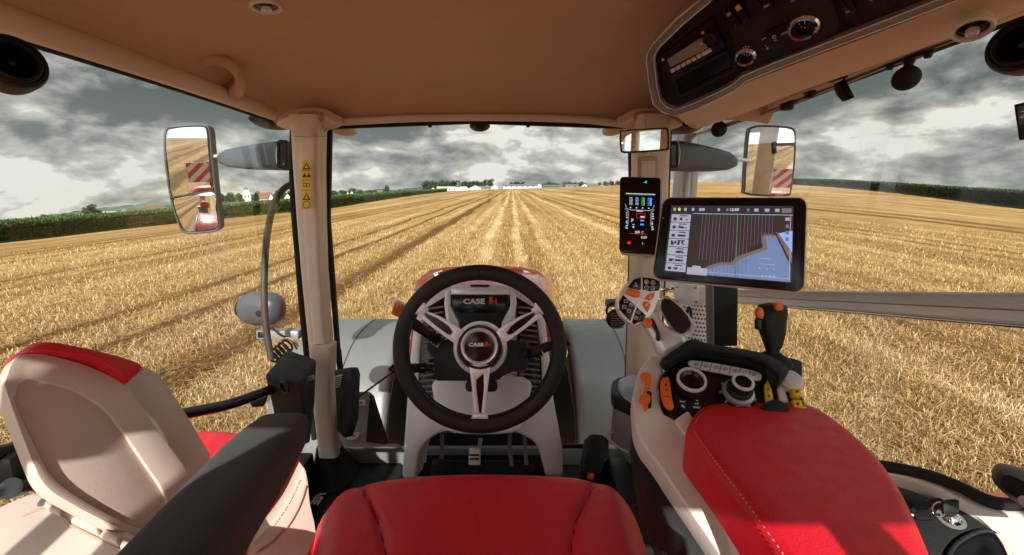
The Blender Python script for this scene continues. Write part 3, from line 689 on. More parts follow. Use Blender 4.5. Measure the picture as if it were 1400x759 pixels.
house('farm_shed', 634, 632, 14, 254.8, 'pale shed with low gable between the flat shed and the mast', Wm, MT['roof_pale'], .5, 10, 2, gable=True)
house('barn', 754, 590, 22, 253.2, 'long dark green-roofed barn right of the white barn', MT['roof_green'], MT['roof_green'], .5, 14, 0)
house('barn', 782, 600, 17, 252.3, 'grey-roofed brick barn half hidden by bluish trees', MT['wall_tan'], MT['roof_grey'], .55, 12, 2)
house('cottage', 799, 590, 7, 251.6, 'small white cottage with a red-brown roof near the right horizon', Wm, MT['roof_red'], .5, 8, 1, gable=True)
house('barn', 809, 596, 16, 251, 'blue-roofed barn just left of the small display', MT['roof_grey'], MT['roof_grey'], .6, 12, 0)
# church-like white tower
x, y = at(336, 560); g = float(gz(x, y)); tw = root('silo_tower', 'white square tower with a grey pointed roof rising over the village beyond the maize', 'tower', (x, y, g))
zt = zof(336, 259, 560); zb = zof(336, 264, 560); a_ = 7 * 560 / F / 1.28
M_ = Matrix.Translation((x, y, 0)) @ Matrix.Rotation(-math.atan2(x, y), 4, 'Z')
def tbox(nm, x0, x1, z0, z1, m, dp=4):
    bm = bmesh.new(); bmesh.ops.create_cube(bm, size=1); bm.transform(M_ @ Matrix.Translation(((x0 + x1) / 2, 0, (z0 + z1) / 2)) @ Matrix.Diagonal((x1 - x0, dp, z1 - z0, 1))); return fin(bm, nm, m, tw, 0, smooth=False)
tbox('wall', -3.6, 3.6, g - 3, zb, Wm, 7); tbox('belfry', -2.6, 2.6, zb, zt, MT['wall_white'], 5)
bm = bmesh.new(); bmesh.ops.create_cone(bm, cap_ends=True, segments=4, radius1=4.2, radius2=.2, depth=3.2); bm.transform(M_ @ Matrix.Translation((0, 0, zt + 1.6)) @ Matrix.Rotation(R(45), 4, 'Z')); fin(bm, 'roof', MT['roof_grey'], tw, 0, smooth=False)
for q in (-1.6, 1.6): tbox('window', q - .5, q + .5, g + (zb - g) * .6, g + (zb - g) * .8, MT['window_dark'], 7.1)
house('house', 362, 500, 15, 263.5, 'white house with a red tiled roof right of the white tower', Wm, MT['roof_red'], .55, 9, 3)
house('house', 369, 498, 7, 264.2, 'small gabled house with red roof against the right side of the red tiled house', Wm, MT['roof_red'], .6, 9, 1, gable=True)
house('house', 392, 505, 8, 264.5, 'red-roofed cottage just left of the windscreen pillar', Wm, MT['roof_red'], .5, 9, 2, gable=True)
house('house', 208, 520, 18, 281, 'wide white building with pinkish red roof left of the outside mirror', Wm, MT['roof_red'], .5, 12, 4)
house('house', 165, 560, 7, 286, 'white chapel-like house with a steep gable on the slope behind the maize', Wm, MT['roof_pale'], .5, 9, 1, gable=True)
house('house', 181, 600, 6, 287, 'tiny pale house right of the chapel-like house', Wm, MT['roof_grey'], .5, 8, 1, gable=True)
house('house', 66, 380, 9, 299.5, 'white gabled cottage in front of the dark tree row on the far left', Wm, MT['roof_pale'], .5, 8, 2, gable=True)
house('house', 5, 380, 10, 308, 'low pale house at the far left end of the tree row', Wm, MT['roof_pale'], .5, 9, 2, gable=True)
for k_, (px, pt) in enumerate(((100, 293.5), (140, 289.5))): house('farm_hall', px, 820, 18, pt, ('long pale hall in the valley left of the lone tree', 'long pale hall in the valley right of the lone tree')[k_], Wm, MT['roof_pale'], .4, 12, 3)
house('cottage', 475, 600, 4, 262.5, 'tiny white cottage in the tree line just right of the left pillar', Wm, MT['roof_pale'], .5, 8, 1, gable=True)
house('cottage', 480.5, 602, 4, 261, 'taller white cottage right beside the tiny cottage in the tree line', Wm, MT['roof_pale'], .4, 8, 1, gable=True)
house('cottage', 519, 600, 6, 260.5, 'brown-walled cottage left of the taller pointed tree', MT['wall_tan'], MT['roof_red'], .5, 8, 1)
house('cottage', 554, 600, 3.5, 261, 'tiny white cottage right of the taller pointed tree', Wm, MT['roof_pale'], .5, 8, 1, gable=True)
# lattice mast
x, y = at(629.5, 700); g = float(gz(x, y)); zt = zof(629.5, 221, 700); ms = root('radio_mast', 'thin lattice radio mast above the wood behind the farm', 'mast', (x, y, g))
for dx_, dy_ in ((-.45, -.4), (.45, -.4), (0, .5)): tube('leg', [(x + dx_, y + dy_, g), (x + dx_, y + dy_, zt)], .17, MT['steel'], ms, n=4, spl=1)
zl = [(x + (-.45 if k % 2 else .45), y - .4, g + k * 1.5) for k in range(int((zt - g) / 1.5))]; tube('lattice', zl, .05, MT['steel'], ms, n=3, spl=1)
lathe('antenna', [(0, 0), (.9, 0), (.9, 2.4), (0, 2.4)], (x, y, zt - 3), (0, 0, 1), MT['steel'], ms, n=8)
lathe('silo', [(2.6, 0), (2.6, 12), (1.4, 13.5), (0, 14)], (x + 4, y - 60, g - 1), (0, 0, 1), MT['lamp_grey'], None, n=16)
setp(bpy.data.objects['silo'], 'blue-grey feed silo standing below the radio mast', 'silo')
# ================================================================ the cab
T = MT
cab = root('tractor_cab', 'beige-trimmed tractor cab shell seen from the driver seat, with pillars, headliner and glass', 'tractor cab', (0, .5, 2.0))
def S(h, w=1): return h
# ---- headliner: vaulted in the middle, rolled down to the side rails and the windscreen header
def hz_(u, y):
    """u -1..1 across"""
    e = max(0, (abs(u) - .70) / .30); ed = (.052 if u > 0 else .078) * (1 - math.sqrt(max(0, 1 - e * e)))
    f = max(0, (y - 1.0) / .42); fd = .10 * (1 - math.sqrt(max(0, 1 - min(1, f) ** 2)))
    return 3.335 - max(ed, fd) - .25 * min(ed, fd) - .02 * max(0, y)
XL, XR, YF, YB = -.735, .80, 1.42, -.30
us = [-1 + 2 * k / 40 for k in range(41)]; ys = [YB + (YF - YB) * k / 36 for k in range(37)]
Xu = lambda u: (XL + XR) / 2 + (XR - XL) / 2 * u
hl = sheet('headliner', [[V((Xu(u), y, hz_(u, y))) for u in us] for y in ys], .02, T['headliner'], cab, nvec=(0, 0, 1))
def hit_h(px, py):
    r = ray(px, py); t = .3
    for k in range(900):
        p = CAM + r * t; u = (p.x - (XL + XR) / 2) / ((XR - XL) / 2)
        if abs(u) > 1 or p.y > YF: return p
        if p.z >= hz_(u, p.y): return p
        t += .002
    return p
# exterior roof shell above it (shades the cab, shows in the mirrors)
loft('roof_shell', [sring((.03, y, 3.47), (.98 * s, 0, 0), (0, 0, .105 * s), 4, 32) for y, s in ((-.32, .9), (-.28, 1), (.5, 1.02), (1.4, 1.0), (1.58, .97), (1.64, .85))], T['red_paint'], cab)
# side rails
tube('side_rail', [(XL, YB, 3.245), (XL, .5, 3.24), (XL, 1.0, 3.235), (XL, 1.43, 3.222)], .022, T['trim'], cab, n=12)
tube('side_rail', [(XR, YB, 3.30), (XR, .5, 3.292), (XR, 1.0, 3.275), (XR, 1.43, 3.252)], .022, T['trim'], cab, n=12)
tube('window_seal', [(XL - .016, YB, 3.232), (XL - .016, .5, 3.227), (XL - .016, 1.0, 3.222), (XL - .016, 1.43, 3.209)], .012, T['rubber'], cab)
tube('window_seal', [(XR + .016, YB, 3.287), (XR + .016, .5, 3.279), (XR + .016, 1.0, 3.262), (XR + .016, 1.43, 3.239)], .012, T['rubber'], cab)
tube('headliner_seam', [hit_h(x, y) - V((0, 0, .002)) for x, y in ((-30, 18), (60, 46), (150, 75), (250, 111), (330, 142), (362, 154))], .0022, T['trim_dark'], cab)
# windscreen header: beige roll + black frame
W = PY(1.40)
top = [(446, 171), (500, 168), (560, 165), (650, 163.5), (740, 164.5), (800, 167), (856, 173)]
tube('header_trim', [W.hit(x, y - 3) for x, y in top], .016, T['trim'], cab, n=12, flat=.7)
FR = PY(1.43)
ringslab('windscreen_frame', [(440, 164), (650, 158), (870, 166), (873, 300), (868, 470), (866, 640), (650, 640), (486, 640), (458, 480), (443, 300)],
         [(452, 176), (650, 168.5), (860, 176), (862, 300), (857.5, 470), (852, 620), (650, 628), (478, 624), (463, 480), (449.5, 300)], FR, .02, T['rubber'], cab)
slab('windscreen', [(446, 168), (650, 163), (866, 170), (864, 300), (860, 470), (858, 632), (650, 634), (482, 632), (460, 480), (446, 300)], PY(1.442), .005, T['glass'], cab, bevel=0)
# header bits: sensor and clips
for px in (588, 722): box('clip', FR.hit(px, 172, .01), (.012, .012, .010), T['black'], cab)
sn = P(656, 172, 1.40); loft('rain_sensor', [sring(sn + V((0, -.03 + .06 * k / 4, 0)), (.034 * s, 0, 0), (0, 0, .019 * s), 2, 20) for k, s in enumerate((.4, .9, 1, .9, .4))], T['black_gloss'], cab)

# ---- pillars
def pillar(name, rows, Y, ry, m, par=cab):
    rings = []
    for pl_, pr_, py, dy in rows:
        a, b = PY(Y + dy).hit(pl_, py), PY(Y + dy).hit(pr_, py); c = (a + b) / 2; rings.append(sring(c, (b - a) / 2, V((0, ry, 0)), 4.5, 32))
    return loft(name, rings, m, par, ang=60)
pl1 = pillar('pillar', [(402, 444, 160, 0), (405, 441, 178, 0), (408, 440, 230, 0), (413, 441, 300, 0), (419, 443, 370, 0), (425, 447, 430, 0), (430, 451, 480, 0), (435, 455, 530, 0), (439, 459, 575, 0), (443, 464, 622, 0)], 1.36, .05, T['trim'])
tube('pillar_seam', [PY(1.30).hit(x, y) for x, y in ((401, 186), (424, 187.5), (446, 186))], .0016, T['trim_dark'], pl1, flat=.6)
pillar('pillar_panel', [(411, 436, 186, 0), (413, 435, 230, 0), (417, 437, 300, 0), (422, 440, 370, 0), (428, 444, 430, 0), (432, 447, 468, 0)], 1.32, .018, T['trim'], pl1)
pillar('pillar_foot', [(425, 458, 470, 0), (428, 457, 500, 0), (432, 458, 560, 0), (439, 465, 620, 0)], 1.315, .028, T['seat_shell'], pl1)
rings = [sring(PY(1.34).hit(px, py), (w_, 0, 0), (0, w_ * 1.1, 0), 2.6, 28) for px, py, w_ in ((452, 608, .043), (453, 625, .052), (453, 640, .068), (454, 650, .085))]
loft('pillar_boot', rings, T['black'], pl1)
pl2 = pillar('pillar', [(866, 912, 160, 0), (867, 911, 178, 0), (867, 909, 230, 0), (865, 907, 300, 0), (864, 903, 370, 0), (862, 900, 430, 0), (860, 897, 490, 0), (858, 893, 560, 0), (856, 890, 620, 0)], 1.36, .06, T['trim'])
slab('pillar_panel', [(872, 214), (900, 214), (900, 340), (872, 340)], PY(1.29), .01, T['trim_dark'], pl2, bevel=.004)
slab('pillar_recess', [(877, 220), (896, 220), (896, 250), (877, 250)], PY(1.286), .004, T['trim'], pl2, bevel=.002)
# black glass-edge strips on the side doors
for nm, pts in (('door_seal', [(401, 176), (400, 240), (403, 300), (408, 360), (413, 420), (419, 480), (424, 540), (430, 600)]), ('door_seal', [(914, 180), (912, 240), (910, 300), (906, 380), (902, 470)])):
    tube(nm, [PY(1.44).hit(x, y) for x, y in pts], .011, T['rubber'], cab, n=8)
# pillar heads: flared caps with round loudspeaker grilles
def head(px, s):
    pl_ = Pl(P(px, 168, 1.29), (0, -.62, -.78)); m_ = 1 if s > 0 else -1
    o = [(px - 44 * m_, 170), (px - 34 * m_, 160), (px - 12 * m_, 155), (px + 16 * m_, 156), (px + 34 * m_, 164), (px + 44 * m_, 171), (px + 25 * m_, 177), (px + 20 * m_, 187), (px - 18 * m_, 188), (px - 21 * m_, 178)]
    h_ = pillow('pillar_head', cr(o, 4), pl_, .010, .022, T['trim'], cab, flat=.88)
    slab('speaker_grille', circ(px - 1, 164, 21, 6.5, 26), pl_, .02, T['trim_dark'], h_, bevel=.002, off=.014)
head(423, 1); head(889, -1)
tube('trim_line', [hit_h(x, y) - V((0, 0, .003)) for x, y in ((368, 160), (380, 153), (440, 150), (455, 160), (480, 163))], .004, T['trim'], cab)
tube('trim_line', [hit_h(x, y) - V((0, 0, .003)) for x, y in ((830, 163), (846, 160), (862, 152), (880, 150), (905, 154))], .004, T['trim'], cab)
# sun-blind ends / work-lamp backs just outside the glass corners
for px, py, sx_, sy_, mm in ((372, 172, 20, 9, 'black'), (468, 180, 15, 9, 'trim_dark'), (838, 181, 13, 8, 'trim_dark'), (930, 178, 28, 9, 'black')):
    c_ = P(px, py - 4, 1.55); loft('lamp_back', [sring(c_ + V((0, .05 * (k - 2), 0)), (sx_ / F * 1.55 * s, 0, 0), (0, 0, sy_ / F * 1.55 * s), 2, 20) for k, s in enumerate((.5, .85, 1, .85, .5))], T[mm], cab)
# grab handle on the headliner
hp = [hit_h(x, y) for x, y in ((259, 101), (322, 129))]; pm = Pl((hp[0] + hp[1]) / 2, (CAM + V((0, .25, -.3)) - (hp[0] + hp[1]) / 2))
pm = Pl((hp[0] + hp[1]) / 2 , (0.25, -.62, -.72))
gh = tube('grab_handle', [pm.hit(x, y, o) for x, y, o in ((258, 107, -.02), (259, 100, .012), (268, 88, .03), (285, 81, .034), (303, 83, .034), (320, 93, .034), (329, 108, .03), (327, 122, .012), (321, 131, -.02))], [.010, .0125, .0125, .012, .012, .012, .0125, .0125, .010], T['headliner'], cab, n=14)
for x, y in ((260, 103), (323, 126)): pillow('handle_mount', circ(x, y, 11, 13, 18), pm, .008, .03, T['trim_dark'], gh)
# dome lamps
for px, py, rx in ((363, -2, .021), (1330, 37, .0165)):
    if px < 400: c_ = hit_h(px, 5); ax_ = V((.1, 0, -1)); c_ = c_ + V((0, 0, -.002))
    else: c_ = P(px, py, .56); ax_ = V((-.25, -.35, -.9))
    dl = lathe('dome_lamp', [(rx, -.01), (rx * 1.25, .0), (rx * 1.28, .004), (rx * 1.18, .007), (rx, .005), (rx * .95, .002)], c_, ax_, T['white'], cab)
    lathe('lamp_lens', [(rx * .95, .001), (rx * .6, .004), (0, .006)], c_, ax_, T['black_gloss'], dl); lathe('lamp_spot', [(rx * .4, .004), (rx * .4, .010), (rx * .25, .012), (0, .011)], c_, ax_, T['silver'], dl)
# corner loudspeakers
for (c_, n_, w_, rim, wx) in ((P(16, 86, .50), (.85, -.5, .1), .030, 0, -1), (P(1398, 62, .50), (-.85, -.5, .0), .030, 0, 1)):
    n_ = V(n_).normalized(); c_ = V(c_); sp_ = root('loudspeaker', 'round black loudspeaker in a dark pod under the roof, top ' + ('left' if wx < 0 else 'right') + ' corner', 'loudspeaker', c_)
    lathe('housing', [(0, -.06), (w_ * .7, -.055), (w_ * .98, -.03), (w_ * 1.02, 0), (w_ * .96, .008), (w_ * .85, .009)], c_, n_, T['black'], sp_)
    lathe('surround', [(w_ * .62, .012), (w_ * .70, .018), (w_ * .78, .012)], c_, n_, T['rubber'], sp_); lathe('cone', [(w_ * .85, .007), (w_ * .62, .010), (w_ * .3, -.012), (w_ * .22, -.008), (w_ * .12, .002), (0, .004)], c_, n_, T['black_gloss'], sp_)
# warning label on the left pillar
lab = PY(1.27)
wl = slab('warning_label', rr(412.3, 220, 425.5, 286.5, 1), lab, .002, T['label_yellow'], pl1, bevel=0)
it = []
def tri(cx, cy, s): return [((cx, cy - s), (cx + s * 1.1, cy + s * .8), (cx - s * 1.1, cy + s * .8)), ((cx, cy - s * .5), (cx + s * .6, cy + s * .5), (cx - s * .6, cy + s * .5))]
for cy in (227.5, 269.5):
    a, b = tri(419, cy, 5.2); it += [(a, 0)]
    it += [((b), 1)]; it.append((((419, cy - 1.5), (420, cy + 2), (418, cy + 2)), 0))
for cx in (416, 422): a, b = tri(cx, 240, 3); it.append((a, 0))
for yy in (232.8, 246, 260): it.append((((412.6, yy), (425.2, yy), (425.2, yy + .5), (412.6, yy + .5)), 0))
it += [(((414.5, 250), (418.7, 251), (418.7, 256), (414.5, 255)), 0), (((419.3, 251), (423.5, 250), (423.5, 255), (419.3, 256)), 0), (((415.2, 251), (418.1, 251.7), (418.1, 255.2), (415.2, 254.4)), 1), (((419.9, 251.7), (422.8, 251), (422.8, 254.4), (419.9, 255.2)), 1)]
it += [(circ(419, 280, 5.2, n=20), 0), (circ(419, 280, 4.3, n=20), 1), (((417, 277.5), (421, 277.5), (422, 283.5), (416, 283.5)), 0), (circ(419, 276.8, 1.2, n=10), 0)]
marks('label_symbols', [x for x in it if x[1] == 0], lab, .0008, [T['dark_ink']], wl); marks('label_symbols', [(x[0], 0) for x in it if x[1] == 1], lab, .0014, [T['label_yellow']], wl)

# ---- floor, sills, front wall
box('floor', (.03, .62, 1.985), (1.5, 1.66, .03), T['carpet'], cab)
slab('floor_mat', [(474, 618), (546, 616), (549, 640), (560, 760), (400, 840), (402, 690), (428, 652)], PZ(2.006), .004, T['rubber'], cab, bevel=.001)
MF = PZ(2.0105)
slab('mat_badge', [(449, 647), (463, 652), (432, 704), (416, 696)], PZ(2.0085), .001, T['black_gloss'], cab, bevel=0)
text('mat_lettering', 'CASE', MF, 438, 676, 10, T['white'], cab, d=(-13.5, 19), bold=.06, sx=1.0)
box('lower_wall', (.05, 1.425, 2.03), (1.3, .02, .07), T['steel'], cab)
# side door glass and lower sills
slab('side_window', [(-400, 100), (400, 165), (430, 640), (-400, 1100)], PX(XL - .035), .005, T['glass'], cab, bevel=0) if False else None
def vquad(name, pts, th, m, par=cab):
    return prism(pts, th, name, m, par, bevel=0)
vquad('side_window', [(XL - .04, YB, 3.26), (XL - .04, 1.45, 3.25), (XL - .04, 1.45, 2.02), (XL - .04, YB, 2.02)], (-.005, 0, 0), T['glass'])
vquad('side_window', [(XR + .04, YB, 3.30), (XR + .04, 1.45, 3.29), (XR + .04, 1.45, 2.02), (XR + .04, YB, 2.02)], (.005, 0, 0), T['glass'])
# rear wall with its window, behind the camera, plus added boxes shaping the sun patches
for x0, x1, z0, z1, nm in ((-.79, -.74, 2.0, 3.365, 'rear_pillar'), (.70, .82, 2.0, 3.365, 'rear_pillar'), (-.64, .70, 2.0, 2.12, 'rear_panel'), (-.74, .70, 3.325, 3.37, 'rear_header'), (-.46, .70, 3.19, 3.325, 'rear_panel'), (-.455, .07, 2.98, 3.19, 'sun_blocker_wide'), (.235, .29, 3.08, 3.19, 'sun_blocker_bar'), (-.665, -.63, 3.0, 3.325, 'sun_blocker_bar')):  # the upper panel and hanging boxes are unseen, placed to cut the sun
    box(nm, ((x0 + x1) / 2, YB - .03, (z0 + z1) / 2), (x1 - x0, .06, z1 - z0), T['trim'], cab, bevel=.01)
vquad('rear_window', [(-.64, YB - .04, 3.31), (.70, YB - .04, 3.31), (.70, YB - .04, 2.12), (-.64, YB - .04, 2.12)], (0, -.005, 0), T['glass'])
box('sill', (XL + .03, .5, 2.06), (.08, 1.6, .14), T['black'], cab, bevel=.01)
box('sill', (XR - .03, .5, 2.06), (.08, 1.6, .14), T['black'], cab, bevel=.01)

# ---- left front step box outside + black box beside the column
SBp = PZ(2.2)
lb = root('step_box', 'grey sheet-metal box with two bolted brackets by the left pillar foot', 'box', P(500, 600, 1.5))
q_ = Pl(P(500, 580, 1.42), (0, -.75, .66))
slab('cover', [(470, 536), (505, 535), (520, 606), (545, 607), (545, 613), (470, 613), (462, 590)], q_, .05, T['steel'], lb, bevel=.003)
slab('side_plate', [(506, 536), (528, 607), (500, 604)], q_, .05, T['black'], lb, off=.006, bevel=.002)
for a in ([(472, 548), (499, 546), (500, 553), (497, 555), (472, 555)], [(474, 592), (492, 591), (489, 598), (484, 601), (474, 601)]):
    br = slab('bracket', a, q_, .003, T['silver'], lb, off=.010, bevel=.001)
    cx, cy = (494, 550.5) if a[0][1] < 560 else (484, 596); lathe('bolt', [(.005, 0), (.005, .004), (.003, .006), (0, .006)], q_.hit(cx, cy, .010), q_.n, T['steel'], br, n=6)
cb_ = root('control_box', 'small black control box with a white slotted label at the left pillar', 'box', P(465, 540, 1.25))
q2 = Pl(P(466, 530, 1.3), (-.45, -.75, .3)); bx_ = slab('housing', [(456, 506), (478, 502), (481, 512), (478, 575), (470, 600), (460, 590)], q2, .035, T['black_soft'], cb_, bevel=.006)
vt = slab('label_plate', [(458, 514), (468, 512), (464, 529), (457, 531)], q2, .002, T['grey_key'], cb_, off=.003, bevel=0)
marks('slots', [(((458.2, 516 + 3 * k), (467 - .7 * k, 514 + 3 * k), (467 - .7 * k, 515.4 + 3 * k), (458.2, 517.4 + 3 * k)), 0) for k in range(5)], q2, .0045, [T['dark_ink']], vt)
text('lettering', 'Lehner', q2, 470.5, 555, 3, T['white'], cb_, d=(2, -14), off=.004) if False else None
rodp = [P(490, 543, 1.25), P(520, 521, 1.22), P(543, 505, 1.2)]
setp(tube('gas_strut', rodp, .0028, T['black'], None, spl=1), 'thin black rod slanting up behind the left rim of the steering wheel', 'rod')

# ---- hood and front fenders, outside the windscreen
def hood():
    h_ = root('tractor_hood', 'red tractor hood with orange-red trim showing just over the steering wheel', 'hood', (-.13, 2.5, 1.6)); cx_ = -.135
    rg = []
    for y, w_, zt_ in ((1.56, .27, 2.40), (2.0, .31, 2.42), (2.5, .38, 2.42), (3.0, .44, 2.40), (3.25, .46, 2.375), (3.33, .44, 2.33)):
        o = []
        for X_, Z_ in ((-1, -.9), (-1, -.14), (-.93, -.06), (-.72, 0), (-.3, .02), (.3, .02), (.72, 0), (.93, -.06), (1, -.14), (1, -.9)): o.append(V((cx_ + X_ * w_, y, zt_ + Z_)))
        rg.append(o)
    loft('hood_panel', rg, T['red_paint'], h_, ang=50)
    d_ = Pl(P(660, 385, 3.1), (0, -.9, .3))
    ringslab('beacon_trim', [(566, 398), (570, 384), (588, 369), (612, 365), (660, 363.5), (712, 364.5), (735, 370), (751, 384), (753, 400)],
             [(584, 402), (586, 391), (598, 380), (616, 374), (660, 372), (708, 373), (723, 380), (735, 391), (738, 402)], d_, .05, T['orange_lens'], h_, closed=False, bevel=.004)
    for xs in (((592, 374), (604, 369), (606, 374), (596, 380)), ((716, 369), (729, 374), (726, 380), (714, 374))): slab('reflector', xs, d_, .02, T['chrome'], h_, off=.03, bevel=.002)
hood()
def fender(name, x0p, x1p, label, side):
    f_ = root(name, label, 'fender', P((x0p + x1p) / 2, 500, 2.5)); rows = []
    prof = [(3.35, 1.955), (3.15, 1.975), (2.9, 1.965), (2.7, 1.90), (2.52, 1.78), (2.40, 1.60), (2.33, 1.38), (2.30, 1.1)]
    if side < 0: xs = (-1.52, -1.46, -1.3, -1.1, -.92, -.80, -.775)
    else: xs = (.395, .42, .55, .75, .9, 1.02, 1.06)
    for y, z in prof: rows.append([V((x - (0 if side < 0 else 0), y, z - (.05 if k in (0, 6) else 0))) for k, x in enumerate(xs)])
    sheet('mudguard', rows, .012, T['fender_grey'], f_, nvec=(0, .3, -.95), smooth_n=3)
    tube('rolled_edge', [rows[k][0 if side > 0 else 6] + V((0, 0, 0)) for k in range(8)], .012, T['black'], f_, n=8)
    wx = (xs[0] + xs[-1]) / 2
    tube('panel_fold', [V((xs[3], y - .004, z + .004)) for y, z in prof], .006, T['fender_grey'], f_, n=8)
    ty = lathe('tyre', [(.38, -.22), (.60, -.26), (.68, -.2), (.70, 0), (.68, .2), (.60, .26), (.38, .22)], (wx, 3.05, 1.15), (1, 0, 0), T['rubber'], f_, n=48)
    lathe('rim', [(.0, -.1), (.2, -.1), (.36, -.18), (.38, -.22), (.38, .22), (.36, .18), (.2, .1), (0, .1)], (wx, 3.05, 1.15), (1, 0, 0), T['red_paint'], ty, n=32)
fender('front_fender', 455, 545, 'grey front mudguard left of the hood, carrying the shadow of a mirror', -1)
fender('front_fender', 765, 860, 'grey front mudguard right of the hood, beside the cooler box', 1)
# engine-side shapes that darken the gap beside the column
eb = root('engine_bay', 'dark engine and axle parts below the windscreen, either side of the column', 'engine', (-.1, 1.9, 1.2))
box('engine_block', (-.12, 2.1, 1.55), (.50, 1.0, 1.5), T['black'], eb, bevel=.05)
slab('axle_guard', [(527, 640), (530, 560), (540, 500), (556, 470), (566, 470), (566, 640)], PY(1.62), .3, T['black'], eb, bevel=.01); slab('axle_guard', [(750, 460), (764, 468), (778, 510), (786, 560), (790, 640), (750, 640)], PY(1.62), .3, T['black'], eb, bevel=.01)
setp(slab('side_marker', [(539, 412), (553, 418), (549, 437), (534, 430)], PY(2.0), .05, T['orange_lens'], None, bevel=.008), 'small orange marker lamp left of the steering wheel, above the grey mudguard', 'marker lamp')
# rear fenders seen in the mirrors and beyond the right-hand tray
for s, X0 in ((-1, -1.02), (1, 1.02)):
    rf = root('rear_fender', 'red rear mudguard outside the ' + ('left window, seen in the left mirror' if s < 0 else 'right window, beyond the key console'), 'fender', (X0 + s * .3, -.4, 1.4)); rows = []
    for y, z in ((.62 if s < 0 else 1.0, 2.0), (.52 if s < 0 else .92, 2.25), (.30 if s < 0 else .72, 2.36), (-.1, 2.42), (-.6, 2.40), (-1.1, 2.25), (-1.5, 1.9)):
        rows.append([V((X0 + s * x, y, z - dz)) for x, dz in ((0, .25), (0, .03), (.04, 0), (.38, -.01), (.50, .01), (.52, .07))])
    sheet('mudguard', rows, .015, T['red_paint'], rf, nvec=(0, 0, -1), smooth_n=3)
    tube('rubber_edge', [r_[4] + V((s * .02, 0, -.01)) for r_ in rows], .02, T['lamp_grey'], rf, n=8)
    ty = lathe('tyre', [(.5, -.26), (.85, -.3), (.98, -.24), (1.02, 0), (.98, .24), (.85, .3), (.5, .26)], (X0 + s * .3, -.45, 1.18), (1, 0, 0), T['rubber'], rf, n=56)
    lathe('rim', [(.0, -.05), (.3, -.05), (.46, -.2), (.5, -.26), (.5, .26), (.46, .2), (.3, .05), (0, .05)], (X0 + s * .3, -.45, 1.18), (1, 0, 0), T['red_paint'], ty, n=32)
